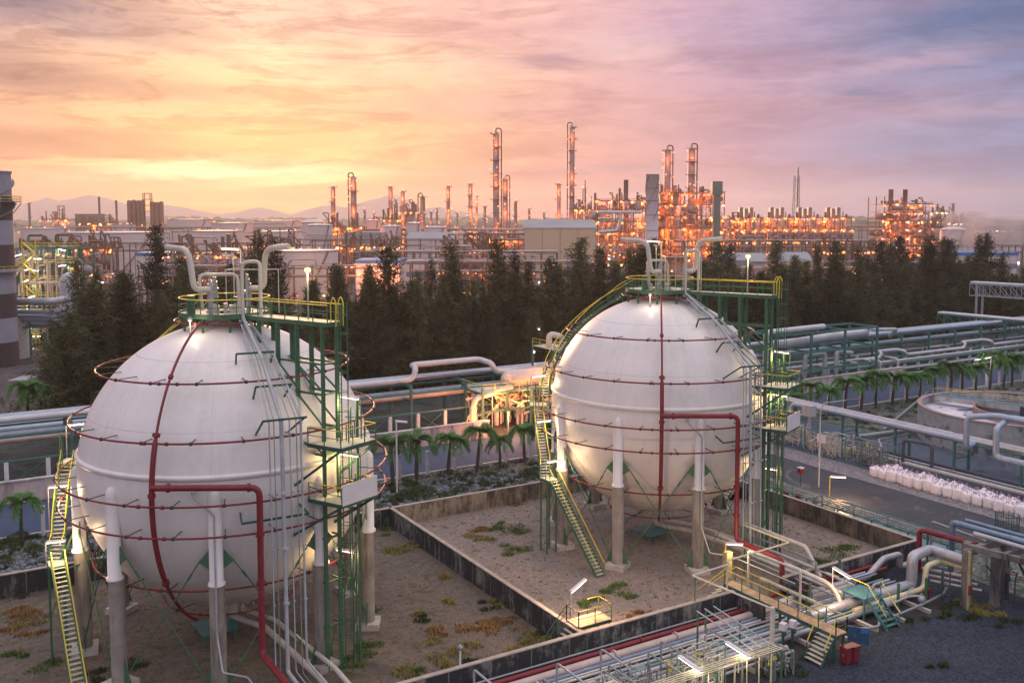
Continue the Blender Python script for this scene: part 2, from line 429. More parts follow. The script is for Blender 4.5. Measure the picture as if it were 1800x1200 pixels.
gravel('asphalt', (.048,.055,.066), (.066,.07,.08), (.038,.042,.05), [((.045,.046,.05), .16, .57, .60), ((.13,.13,.13), .09, .62, .66)], bs=25, bump=.2, fine=25, speck=.25)
gravel('back_asphalt', (.05,.075,.125), (.04,.062,.10), (.06,.085,.135), None, bs=20, bump=.15, fine=25, speck=.15)
gravel('plant_ground', (.075,.068,.07), (.10,.09,.092), (.045,.045,.045), [((.03,.045,.02), .02, .5, .62)], bs=1, bump=.1, fine=1.2)
gravel('yard_concrete', (.09,.115,.155), (.075,.095,.125), (.06,.072,.095), None, bs=6, bump=.1, fine=5, speck=.15)
gravel('shoulder', (.21,.20,.21), (.17,.165,.17), (.12,.115,.115), [((.06,.07,.03), .6, .64, .72)], fine=6, speck=.5)
gravel('rack_soil', (.055,.06,.06), (.04,.045,.04), (.09,.09,.095), [((.02,.035,.015), .3, .48, .6)], fine=4, speck=.4)
def sheet(name, x0, y0, x1, y1, z, m, lab=None):
    b = MB(); b.add([(x0,y0,z),(x1,y0,z),(x1,y1,z),(x0,y1,z)], [(0,1,2,3)]); return struct(b.build(name, m))
GR = 5200
sheet('ground', -GR, -GR, GR, GR, -.03, 'plant_ground')
WH = 1.77
WX0, WX1, WY0, WY1 = 35.95, 72.0, 51.55, 84.0
LX0 = -14.0
sheet('gravel_floor_right', WX0, WY0, WX1, WY1, 0.0, 'dike_gravel')
sheet('gravel_floor_left', LX0, WY0, WX0, WY1, 0.0, 'dirt_gravel')
sheet('gravel_yard', 20, 10, 76.2, WY0, 0.0, 'blue_gravel')
sheet('verge', -30, WY1, 76.2, 99.3, 0.0, 'verge_soil')
sheet('verge_strip_right', 72.0, 10, 79.5, 99.3, 0.006, 'verge_soil')
# service road (runs towards the viewer) and its pale shoulders
sheet('road_shoulder', 79.5, 10, 92.8, 99.3, 0.004, 'shoulder')
sheet('road', 80.4, 10, 88.6, 99.3, 0.012, 'asphalt')
sheet('yard', 92.8, 10, 112, 99.3, 0.004, 'yard_concrete')
sheet('grass_field', 108.5, 84, 220, 99.3, 0.010, 'verge_soil')
sheet('back_road', -60, 99.5, 260, 110.6, 0.012, 'back_asphalt')
sheet('rack_ground', -60, 112.4, 260, 141, 0.004, 'rack_soil')
b = MB()
b.bb(-60, 99.2, -.02, 260, 99.5, .13); struct(b.build('kerb', 'pale_concrete'))
# distant forest belt
def forest(name, phi0, phi1, r0, r1, h, seed):
    rr = random.Random(seed); V = []; Fs = []; n = 260; rows = 4
    for j in range(rows+1):
        for i in range(n+1):
            p = phi0+(phi1-phi0)*i/n; d = FH*cos(p)+RT*sin(p); r = r0+(r1-r0)*j/rows+rr.uniform(-20, 20)
            z = 0 if j == 0 else h*(.6+.5*rr.random()+.25*sin(i*.31+j)+.15*sin(i*.13))
            if j == rows: z = 0
            V.append((d.x*r, d.y*r, z))
    for j in range(rows):
        for i in range(n): a = j*(n+1)+i; Fs.append((a, a+1, a+n+2, a+n+1))
    b = MB(); b.add(V, Fs); o = b.build(name, 'far_forest'); o['kind'] = 'stuff'; return o
mat('far_forest', (.035,.05,.035), .95, var=.4, vs=.02)
forest('far_woodland', -.62, .62, 1900, 2300, 15, 3)
forest('far_woodland', -.62, .62, 3100, 3500, 20, 4)
# mountains
mat('mountain', (.36,.25,.24), 1.0, var=.1, vs=.001)  # base colour lightened to stand in for some of the distance haze
def ridge(prof, D, seed):
    rr = random.Random(seed); V = []; Fs = []; X = []
    for (xa, ya), (xb, yb) in zip(prof, prof[1:]):
        k = max(1, int((xb-xa)/8))
        for i in range(k): t = i/k; X.append((xa+(xb-xa)*t, ya+(yb-ya)*t+rr.uniform(-1.2, .6)))
    X.append(prof[-1]); n = len(X)
    for r, s_ in ((D-350, 0), (D-120, .55), (D, 1), (D+300, .4), (D+500, 0)):
        for x, y in X:
            p = dp(x, y, D); q = dp(x, 378, r); zz = (p.z-2)*s_*(1 if s_ in (0, 1) else rr.uniform(.85, 1.15)); V.append((q.x, q.y, max(zz, -1) if s_ else -1))
    for j in range(4):
        for i in range(n-1): a = j*n+i; Fs.append((a, a+1, a+n+1, a+n))
    b = MB(); b.add(V, Fs, True); return struct(b.build('mountains', 'mountain'))
ridge([(-80,378),(0,368),(45,357),(85,347),(105,352),(125,350),(160,342),(190,349),(215,356),(240,366),(262,371),(290,360),(320,363),(360,372),(395,376)], 4300, 1)
ridge([(380,378),(420,371),(455,364),(490,371),(510,376),(540,368),(580,360),(610,364),(650,352),(690,340),(715,350),(740,366),(770,363),(800,370),(840,374),(880,378)], 4550, 2)
# ================= containment walls =================
def wallmat(name, base, mold, t0, t1):
    m = bpy.data.materials.new(name); m.use_nodes = True; t = m.node_tree; b = NB(t); p = t.nodes['Principled BSDF']
    v = t.nodes.new('ShaderNodeTexCoord').outputs['Object']; s = b.sep(v)
    h = b.m('ADD', s[0], s[1])
    vv = b.xyz(b.m('MULTIPLY', h, 1.0), 0.0, b.m('MULTIPLY', s[2], .25))
    k1 = b.noise(vv, 1.3, 6, .7, .2); k2 = b.noise(v, .35, 5, .65); k3 = b.noise(v, 3.5, 4, .7)
    k = b.m('ADD', b.m('MULTIPLY', k1, .45), b.m('ADD', b.m('MULTIPLY', k2, .35), b.m('MULTIPLY', k3, .2)))
    cc = b.mix(b.ramp(k, [(t0, 0.), (t1, 1.)]), (*mold, 1), (*base, 1))
    jn = b.m('ABSOLUTE', b.m('SUBTRACT', b.m('FRACT', b.m('DIVIDE', h, 3.05)), .5))
    cc = b.mix(b.ramp(jn, [(.485, 0.), (.495, .7)]), cc, (.24,.23,.21,1))
    b.put(p.inputs['Base Color'], cc); p.inputs['Roughness'].default_value = .9
    bn = t.nodes.new('ShaderNodeBump'); bn.inputs['Strength'].default_value = .3; b.put(bn.inputs['Height'], k3); t.links.new(bn.outputs[0], p.inputs['Normal'])
    M[name] = m
wallmat('wall_dark', (.20,.20,.185), (.020,.026,.030), .50, .60)
wallmat('wall_mid', (.34,.28,.20), (.07,.065,.055), .44, .56)
wallmat('wall_brown', (.22,.18,.14), (.05,.045,.04), .46, .60)
def dwall(p, q, m, label, th=.30, h=WH, pil=True, cop='coping'):
    p = Vector((*p, 0)); q = Vector((*q, 0)); e = empty('concrete_wall', p, label, 'wall', 'low concrete walls round the two tank compounds')
    b = MB(); z = Vector((0, 0, h/2)); b.bar(p+z, q+z, th, h); b.build('wall_body', m, e)
    b = MB(); b.bar(p+Vector((0,0,h+.04)), q+Vector((0,0,h+.04)), th+.05, .08); b.build('coping', 'coping', e)
    return e
mat('coping', (.36,.31,.26), .9, var=.25, vs=1.5)  # lit look of the wall tops is put into this lighter tan
dwall((WX0+.15, WY0), (WX0+.15, WY1-.15), 'wall_dark', 'black mould stained concrete wall dividing the two tank compounds')
dwall((WX0+.3, WY1), (WX1, WY1), 'wall_mid', 'streaky brown concrete wall along the back of the right tank compound')
dwall((LX0, WY1), (WX0, WY1), 'wall_dark', 'dark concrete wall behind the left spherical tank')
dwall((LX0, WY0-.15), (WX0+.3, WY0-.15), 'wall_dark', 'dark stained concrete wall at the front edge of the left compound, at the bottom of the photo')
dwall((WX0+.3, WY0-.15), (50.1, WY0-.15), 'wall_dark', 'dark stained front wall of the right compound between its corner platform and the footbridge')
dwall((55.4, WY0-.15), (WX1+.15, WY0-.15), 'wall_dark', 'dark wall of the right compound right of the red riser, ending at the far right corner')
dwall((WX1+.0, WY0), (WX1+.0, WY1-.15), 'wall_brown', 'brown stained concrete wall on the road side of the right compound')
b = MB(); b.bb(50.1, WY0-3.2, -.01, 50.35, WY0-.3, 1.6); b.bb(55.1, WY0-3.2, -.01, 55.35, WY0-.3, 1.6); 
tag(b.build('trench_wall', 'wall_dark'), 'pair of short dark walls beside the opening where the red pipe drops', 'wall')
# long low wall beyond the back road
b = MB(); b.bb(-60, 111.3, -.01, 62.5, 111.6, 2.3)
for i in range(40): b.bb(-59+i*3.05, 111.2, 0, -58.8+i*3.05, 111.3, 2.3)
e = empty('boundary_wall', (1, 111, 0), 'long pale concrete wall on the far side of the back road', 'wall')
b.build('wall_body', 'pale_wall' if 'pale_wall' in M else mat('pale_wall', (.50,.42,.42), .85, var=.12, stain=(.28,.24,.24), stain_s=.5, vert=.3).name, e)
b = MB(); b.bb(-60, 111.15, 2.3, 62.5, 111.75, 2.42); b.build('coping', 'pale_concrete', e)
b = MB(); b.bb(124, 111.3, -.01, 150, 111.6, 2.3)
e = empty('boundary_wall', (137, 111, 0), 'short pale concrete wall behind the palms on the right', 'wall')
b.build('wall_body', 'pale_wall', e)
b = MB(); b.bb(124, 111.15, 2.3, 150, 111.75, 2.42); b.build('coping', 'pale_concrete', e)
# ================= rubble and grass =================
def rubble(name, spots, m, seed):
    rr = random.Random(seed); b = MB()
    for (x, y, s_) in spots:
        V = [(x+s_*rr.uniform(.6,1)*cos(a), y+s_*rr.uniform(.6,1)*sin(a), s_*rr.uniform(.1,.4)) for a in (0, 1.3, 2.5, 3.8, 5.1)]
        V += [(x+rr.uniform(-.2,.2)*s_, y+rr.uniform(-.2,.2)*s_, s_*rr.uniform(.5,.9))]
        V += [(q[0], q[1], -.02) for q in V[:5]]
        b.add(V, [(i, (i+1) % 5, 5) for i in range(5)]+[(6+i, 6+(i+1) % 5, (i+1) % 5, i) for i in range(5)])
    o = b.build(name, m); o['kind'] = 'stuff'; return o
mat('rock', (.15,.17,.20), .9, var=.4, vs=1.2)
mat('pebble', (.12,.10,.09), .9, var=.5, vs=1.2)
rr = random.Random(5)
rubble('rubble', [(rr.uniform(-25, 76), rr.choice((rr.uniform(85, 98.6), rr.uniform(87, 95))), rr.uniform(.08, .38)) for _ in range(3600)]
       + [(rr.uniform(72.6, 79), rr.uniform(50, 98), rr.uniform(.08, .3)) for _ in range(700)] + [(rr.uniform(89, 92), rr.uniform(45, 98), rr.uniform(.05, .2)) for _ in range(300)], 'rock', 6)
rubble('scattered_stones', [(rr.uniform(-12, 71), rr.uniform(52, 83), rr.uniform(.03, .13)) for _ in range(1800)], 'pebble', 7)
mat('grass_green', (.075,.13,.025), .9, var=.4, vs=2)
mat('grass_yellow', (.22,.19,.05), .9, var=.3, vs=2)
mat('grass_orange', (.26,.15,.06), .9, var=.3, vs=2)
mat('grass_dark', (.03,.055,.018), .9, var=.4, vs=2)
def clump(b, x, y, R_, n, h, rr):
    for _ in range(n):
        a = rr.uniform(0, 2*pi); r = R_*sqrt(rr.random())*rr.uniform(.5, 1); px, py = x+r*cos(a)*1.3, y+r*sin(a)
        hh = h*rr.uniform(.4, 1.1)*(1.15-r/R_*.6); d = rr.uniform(0, 2*pi); l = hh*rr.uniform(.3, .9); wd = rr.uniform(.02, .05)
        t = (px+l*cos(d), py+l*sin(d), hh); q = (-sin(d)*wd, cos(d)*wd)
        b.add([(px+q[0], py+q[1], 0), (px-q[0], py-q[1], 0), t], [(0, 1, 2)])
GC = {'grass_green': [(897,927,1.3),(915,931,1.0),(880,925,.9),(927,963,1.2),(905,968,1.0),(893,888,1.0),(1077,1030,1.1),(1095,1045,.9),(1062,1040,.7),(1047,1055,.9),(1030,1062,.6),(60,1030,1.4),(40,1035,1.2),(90,1022,1.2),(83,1170,1.0),(627,1153,1.1),(650,1140,.8),(600,1165,.9),(1473,963,1.3),(1447,980,1.4),(1490,958,1.0),(1430,985,1.1),(1400,1000,1.0),(680,932,1.0),(740,1180,.6),(20,1153,.8),(655,1068,.7)],
      'grass_yellow': [(833,950,1.0),(850,946,.7),(707,963,.9),(690,970,.8),(733,958,.7),(783,1015,.8),(933,1127,1.1),(910,1135,.9),(950,1120,.8),(800,1153,1.1),(825,1145,.9),(775,1165,1.0),(740,1077,.6),(43,1093,.9),(720,1178,.8),(1150,1090,.5),(790,1060,.5),(880,1063,.7),(760,1130,.6),(1750,1077,.9),(1720,1070,.9),(1693,1060,.8)],
      'grass_orange': [(843,933,.8),(858,930,.5),(867,1090,1.0),(850,1098,.9),(840,1108,.9),(880,1100,.7),(807,1113,.8),(770,1110,.7),(43,1073,1.0),(53,1088,.9),(25,1080,.8),(67,1113,.8),(13,1113,.8),(767,1113,.7),(865,1088,.8),(900,1085,.6),(1110,1085,.4),(1130,1075,.4)],
      'grass_dark': [(880,1060,.8),(860,1068,.7),(740,1082,.7),(165,1190,.8),(230,1180,.9),(830,1165,.5),(1700,1085,.9),(1680,1070,.9),(1660,1080,.6),(1760,1095,.9),(1650,1170,.5),(1560,1098,.5),(1425,1100,.6),(1390,1170,.9),(1375,1185,.8),(1385,1155,.7),(1600,1085,.8),(940,1115,.5),(15,1050,1.3),(110,1010,1.1)]}
for gm, lst in GC.items():
    b = MB(); g0 = random.Random(len(lst))
    for x, y, R_ in lst:
        p = gp(x, y)
        for k in range(3): clump(b, p.x+g0.gauss(0, R_*.6), p.y+g0.gauss(0, R_*.6), R_*g0.uniform(.5, .9), 110, .32, g0)
    o = b.build('grass', gm); o['kind'] = 'stuff'
b = MB(); g0 = random.Random(77)
for k in range(1100):
    q = g0.choice(((g0.uniform(-12, 35), g0.uniform(52, 83)), (g0.uniform(37, 71), g0.uniform(52, 83))))
    clump(b, q[0], q[1], g0.uniform(.1, .4), 12, .16, g0)
o = b.build('weeds', 'grass_yellow'); o['kind'] = 'stuff'
b = MB()
for k in range(1900):
    q = (g0.uniform(-20, 76), g0.uniform(85, 98.5)) if k < 600 else ((g0.uniform(110, 200), g0.uniform(86, 98)) if k < 750 else ((g0.uniform(90, 245), g0.uniform(111.5, 116.5)) if k < 1500 else (g0.uniform(-30, 62), g0.uniform(112, 119))))
    clump(b, q[0], q[1], g0.uniform(.4, 1.1), 60, .5, g0)
o = b.build('verge_weeds', 'grass_dark'); o['kind'] = 'stuff'
# ================= spherical tanks =================
ZC = 12.65; R0 = 10.0; TX = (16.909, 56.766); TY = 68.63
def sph(az, e, r=R0):
    a = radians(az); e = radians(e); return Vector((r*cos(e)*cos(a), r*cos(e)*sin(a), ZC+r*sin(e)))
def cylp(az, r, z): a = radians(az); return Vector((r*cos(a), r*sin(a), z))
def shellmat():
    m = bpy.data.materials.new('tank_shell'); m.use_nodes = True; t = m.node_tree; b = NB(t); p = t.nodes['Principled BSDF']
    v = t.nodes.new('ShaderNodeTexCoord').outputs['Object']; s = b.sep(v)
    an = b.m('ARCTAN2', s[1], s[0]); hz = b.m('DIVIDE', b.m('SUBTRACT', s[2], ZC), R0)
    st = b.noise(b.xyz(b.m('MULTIPLY', an, 9.0), 0.0, b.m('MULTIPLY', hz, .9)), 1.6, 6, .62)
    bl = b.noise(v, .22, 5, .6, .4); fn = b.noise(v, 2.2, 4, .6)
    k = b.m('ADD', b.m('MULTIPLY', st, .32), b.m('ADD', b.m('MULTIPLY', bl, .45), b.m('MULTIPLY', fn, .23)))
    cc = b.ramp(k, [(.36, (.60,.57,.535,1)), (.50, (.68,.65,.62,1)), (.64, (.72,.69,.66,1))])
    fr = b.m('ABSOLUTE', b.m('SUBTRACT', b.m('FRACT', b.m('MULTIPLY', an, 18/(2*pi))), .5))
    wd = b.m('DIVIDE', .0016, b.m('MAXIMUM', b.m('SQRT', b.m('SUBTRACT', 1.0, b.m('MULTIPLY', hz, hz))), .2))
    seam = b.m('LESS_THAN', fr, b.m('MULTIPLY', wd, 2.2))
    seam = b.m('MULTIPLY', seam, b.m('LESS_THAN', b.m('ABSOLUTE', hz), .80))
    h1 = b.m('LESS_THAN', b.m('ABSOLUTE', b.m('SUBTRACT', b.m('ABSOLUTE', hz), .80)), .0022)
    h2 = b.m('LESS_THAN', b.m('ABSOLUTE', b.m('SUBTRACT', hz, .40)), .0018)
    sk = b.m('MULTIPLY', b.m('MAXIMUM', seam, b.m('MAXIMUM', h1, h2)), b.ramp(bl, [(.3, .15), (.7, .8)]))
    cc = b.mix(b.m('MULTIPLY', sk, .75), cc, (.22,.20,.21,1))
    dk = b.noise(b.xyz(b.m('MULTIPLY', an, 30.0), 0.0, b.m('MULTIPLY', hz, 1.3)), 1.0, 5, .7)
    cc = b.mix(b.ramp(dk, [(.62, 0.), (.80, .30)]), cc, (.30,.27,.26,1))
    b.put(p.inputs['Base Color'], cc); p.inputs['Roughness'].default_value = .42; p.inputs['Specular IOR Level'].default_value = .35
    bn = t.nodes.new('ShaderNodeBump'); bn.inputs['Strength'].default_value = .25; bn.inputs['Distance'].default_value = .08
    b.put(bn.inputs['Height'], b.m('SUBTRACT', b.noise(v, .8, 3, .5), b.m('MULTIPLY', sk, .3))); t.links.new(bn.outputs[0], p.inputs['Normal'])
    M['tank_shell'] = m
shellmat()
mat('leg_concrete', (.27,.245,.21), .9, var=.2, vs=1, bump=.2, bs=8, stain=(.14,.12,.10), stain_s=1.5, vert=.12, stain_t=(.5,.66))
def off(m, T): # builder helper: shift all verts
    m.v = [(a+T[0], b_+T[1], c_+T[2]) for a, b_, c_ in m.v]; return m
G1, G2 = 'spherical gas storage tanks', 'things fitted to the two spherical tanks'
def make_tank():
    e = empty('spherical_tank', (0, 0, 0), 'x', 'storage tank', G1)
    b = MB(); pr = []
    ZB = 14.0-ZC
    n = 56
    for i in range(n+1):
        t = -pi/2+pi*i/n; z = R0*sin(t); r = R0*cos(t); 
        pr.append((r, z+ZC))
    b.lathe(pr, (0,0,0), 128); b.build('shell', 'tank_shell', e)
    rb = sqrt(R0**2-ZB**2)
    b = MB(); b.lathe([(rb-.02, 14.16), (rb+.16, 14.10), (rb+.20, 14.0), (rb+.10, 13.80), (rb-.02, 13.72)], (0,0,0), 128); b.build('belt', 'tank_shell', e)
    # neck and manway at the top
    b = MB(); b.lathe([(1.35, 22.2), (1.35, 22.95), (1.75, 22.95), (1.75, 23.12), (.01, 23.12)], (0,0,0), 32, sharp=True)
    for k in range(5): a = k*1.26; b.cyl((.8*cos(a), .8*sin(a), 23.1), (.8*cos(a), .8*sin(a), 23.9), .16, 10)
    b.build('top_nozzle', 'pale_pipe', e)
    # legs
    for k in range(9):
        az = 10.9+40*k; c_ = cylp(az, 9.87, 0)
        b = MB(); b.lathe([(.5, .45), (.5, 7.25)], c_, 20); lg = b.build('leg', 'leg_concrete', e)
        b = MB(); b.lathe([(.54, 7.2), (.54, 7.36), (.43, 7.38), (.43, 12.6), (.36, 12.95), (.2, 13.15), (.01, 13.2)], cylp(az, 9.97, 0), 20); b.build('leg_sleeve', 'tank_shell', lg)
        b = MB(); b.box((c_.x, c_.y, .22), (1.7, 1.7, .46), radians(az)); b.build('footing', 'footing', lg)
        b = MB()
        for s_ in (-1, 1):
            b.cut(); a1 = az+s_*6.5; p = cylp(az+s_*2.6, 9.9, 9.4); q = cylp(az+s_*6.2, 10.0, 8.7); r_ = cylp(az+s_*2.6, 9.9, 8.2)
            nrm = cylp(az, .04, 0)-Vector((0,0,0)); nrm.z = 0
            V = [p+nrm, q+nrm, r_+nrm, p-nrm, q-nrm, r_-nrm]; b.add(V, [(0,1,2),(3,5,4),(0,3,4,1),(1,4,5,2),(2,5,3,0)])
            b.cut(); b.add([cylp(az+s_*2.9, 9.9, 2.0)+nrm, cylp(az+s_*5.8, 9.9, .5)+nrm, cylp(az+s_*2.9, 9.9, .5)+nrm, cylp(az+s_*2.9, 9.9, 2.0)-nrm, cylp(az+s_*5.8, 9.9, .5)-nrm, cylp(az+s_*2.9, 9.9, .5)-nrm], [(0,1,2),(3,5,4),(0,3,4,1),(1,4,5,2),(2,5,3,0)])
        b.build_each('gusset_plate', 'green_steel', lg)
        # cross brace to next leg
        b = MB(); az2 = az+40
        P1, P2, Q1, Q2 = cylp(az+5.5, 9.95, 8.8), cylp(az2-4.6, 9.9, 1.1), cylp(az2-5.5, 9.95, 8.8), cylp(az+4.6, 9.9, 1.1)
        b.cyl(P1, P2, .045, 8); b.cyl(Q1, Q2, .045, 8)
        for u, v_ in ((P1, P2), (Q1, Q2)): b.cyl(u.lerp(v_, .12), u.lerp(v_, .17), .08, 8); b.cyl(u.lerp(v_, .83), u.lerp(v_, .9), .08, 8)
        b.build('cross_brace', 'green_steel', e)
    # spray rings
    for (r, z, rr_) in ((3.45, 22.85, .055), (8.63, 19.67, .065), (10.45, 16.3, .07), (11.3, 12.6, .07), (11.2, 10.62, .07), (9.2, 6.53, .07), (4.6, 3.0, .06)):
        b = MB(); b.ring((0, 0, z), r, rr_, 96, 8); g = b.build('spray_ring', 'red_paint', e)
        n = max(8, int(r*2.1)); b = MB()
        for k in range(n):
            b.cut(); az = 360*k/n+4; q = cylp(az, r, z); hz = z-ZC; rs = sqrt(max(0, R0*R0-hz*hz))
            if r > rs: b.bar(cylp(az, rs-.02, z+.02), q, .05); b.ball(q, .13, 8)
            elif z > 20: b.bar(q, Vector((q.x, q.y, ZC+sqrt(R0**2-r*r)-.02)), .07)
        b.build_each('ring_bracket', 'bracket_dark', g)
        b = MB()
        for d_ in (-3.5, 3.5): b.cut(); b.tube([cylp(-128+d_, r, z), cylp(-128+d_*1.25, r, z)], .12, 10)
        b.build_each('flange', 'red_paint', g)
    b = MB(); b.tube([sph(-128, e_, 11.08) for e_ in range(70, -62, -3)], [.085 if e_ > 20 else (.17 if e_ > -28 else .11) for e_ in range(70, -62, -3)], 10)
    b.tube([cylp(-128, 3.45, 22.85), sph(-128, 70, 11.08)], .085, 8)
    for e_ in (42, 22, 3, -29): 
        b.tube([sph(-128, e_+.6, 11.08), sph(-128, e_-.6, 11.08)], .24 if e_ < 30 else .16, 12)
    b.build('riser_pipe', 'red_paint', e)
    b = MB(); b.tube([(-6.84,-8.7,13.72), (-1.06,-11.6,13.6), (-1.15,-11.75,3.1), (-.95,-16.7,3.0), (-.95, -16.7, .5)], .2, 12, .55)
    for q in ((-6.0,-9.1,13.7), (-1.7,-11.28,13.62)): b.tube([q, Vector(q)+Vector((.15,-.075,0))], .28, 12)
    for z in (5.2, 7.6, 10.6): b.tube([(-1.12,-11.7,z), (-1.12,-11.7,z+.14)], .28, 12)
    b.build('fire_main', 'red_paint', e)
    # small conduit running down to the leg
    b = MB(); p2 = cylp(-109.1, 10.5, 11.8)
    b.tube([(-4.46,-9.1,13.6), (-4.5,-9.45,12.9), p2, cylp(-109.1, 10.52, 4.2), (-3.4,-11.0,2.2), (-2.2,-12.2,2.1), (-2.0,-19,2.0)], .06, 8, .15)
    b.ball((-4.46,-9.2,13.2), .16)
    b.build('drain_line', 'grey_pipe', e)
    # bottom outlet cluster
    b = MB()
    for k in range(9): b.cut(); a = k*.7; b.cyl((1.6*cos(a), 1.6*sin(a), 1.9), (1.6*cos(a), 1.6*sin(a), 3.1), .07, 8); b.ball((1.6*cos(a), 1.6*sin(a), 2.2), .15)
    b.build_each('bottom_nozzle', 'pale_pipe', e); b = MB()
    b.cyl((0, 0, 1.2), (0, 0, 3.2), .35, 14); b.tube([(0,0,1.2),(0,0,.9),(1.5,-3,.9),(2.3,-12,.9),(2.3,-18.5,.9)], .22, 10, .5)
    b.cut(); b.tube([(.7,-.4,1.4),(2.2,-3,1.3),(3.4,-12,1.2),(3.4,-18.6,1.2)], .16, 10, .5)
    b.build_each('outlet_pipe', 'pale_pipe', e)
    b = MB(); b.add([(q[0], q[1], z_) for z_ in (.75, .85) for q in ((-2.8,.7), (.2,.6), (-.1,-2.0), (-2.6,-2.2))], [(0,3,2,1),(4,5,6,7),(0,1,5,4),(1,2,6,5),(2,3,7,6),(3,0,4,7)])
    for q in ((-2.6,.5), (0,.4), (-.3,-1.8), (-2.4,-2.0)): b.bar((q[0], q[1], 0), (q[0], q[1], .76), .1)
    b.build('drip_cover', 'teal_steel', e)
    return e
# ---- top deck
def make_deck():
    e = empty('round_platform', (0, 0, 23.3), 'x', 'platform', G2); Z = 23.3
    b = MB(); b.lathe([(1.3, Z+.05), (3.1, Z+.05), (3.1, Z-.03), (1.3, Z-.03), (1.3, Z+.05)], (0,0,0), 40, False, sharp=True); b.build('deck_plate', 'pale_deck', e)
    b = MB(); b.lathe([(3.1, Z-.15), (3.14, Z-.15), (3.14, Z+.18), (3.1, Z+.18)], (0,0,0), 40, False, sharp=True)
    for k in range(10):
        a = 36*k+10; p = cylp(a, 2.95, Z-.1); q = cylp(a, 2.95, ZC+sqrt(R0**2-2.95**2)-.02); b.bar(p, q, .14)
    b.build('deck_frame', 'green_steel', e)
    t = MB(); m_ = MB(); t.ring((0,0,Z+1.15), 3.1, .04, 48, 6); m_.ring((0,0,Z+.6), 3.1, .028, 48, 5)
    for k in range(16): q = cylp(k*22.5, 3.1, Z); m_.bar(q, q+Vector((0,0,1.15)), .06)
    t.build('top_rail', 'yellow_paint', e); m_.build('guard_rail', 'green_steel', e)
    b = MB() # relief valves and portal
    for (x, y) in ((-1.37,-1.66), (1.1,-2.2), (-.4,1.2)):
        b.cut()
        for z0, z1, r in ((23.1,23.6,.14),(23.6,23.7,.26),(23.7,24.3,.17),(24.3,24.4,.28),(24.4,24.9,.22),(24.9,25.0,.3),(25.0,25.5,.2),(25.5,25.8,.13),(25.8,26.1,.05)): b.cyl((x,y,z0), (x,y,z1), r, 12)
    b.build_each('relief_valve', 'silver_cladding', e)
    b = MB()
    for x in (-2.2, .1): b.cut(); b.cyl((x*.8+1.2, 1.2, Z), (x*.8+1.2, 1.2, Z+1.0), .38, 14)
    b.cut(); b.cyl((-2.5,-.9,Z-.3), (-2.5,-.9,Z+1.4), .26, 12)
    b.build_each('hatch_column', 'green_steel', e)
    b = MB(); b.tube([(-1.7,-.6,23.6),(-1.83,-.4,26.1),(.95,.05,26.0),(1.0,-.1,23.3)], .12, 12, .45); b.build('bypass_pipe', 'pale_pipe', e)
    b = MB(); P = [(.2,-1.1), (2.6,-2.0)]
    b.tube([(-.1,-.9,Z),(-.1,-.9,Z+3.1),(3.3,-2.0,Z+3.1),(3.3,-2.0,Z)], .045, 6); b.tube([(.9,-1.2,Z),(.9,-1.2,Z+3.1)], .035, 6)
    b.cut(); b.tube([(1.6,1.6,Z),(1.6,1.6,Z+3.1),(-.1,-.9,Z+3.1)], .04, 6)
    b.cut(); b.tube([(1.72,1.9,Z),(1.72,1.9,Z+4.4)], .05, 6)
    b.build_each('pipe_frame', 'pale_pipe', e)
    return e
mat('pale_deck', (.45,.45,.36), .7, var=.2)
def make_vent(pts, nm):
    e = MB(); e.tube(pts, .205, 14, .8); d = Vector(pts[-1])-Vector(pts[-2]); d.normalize(); q = Vector(pts[-1])
    e.tube([q, q+d*.02], .215, 14, caps=False); return e
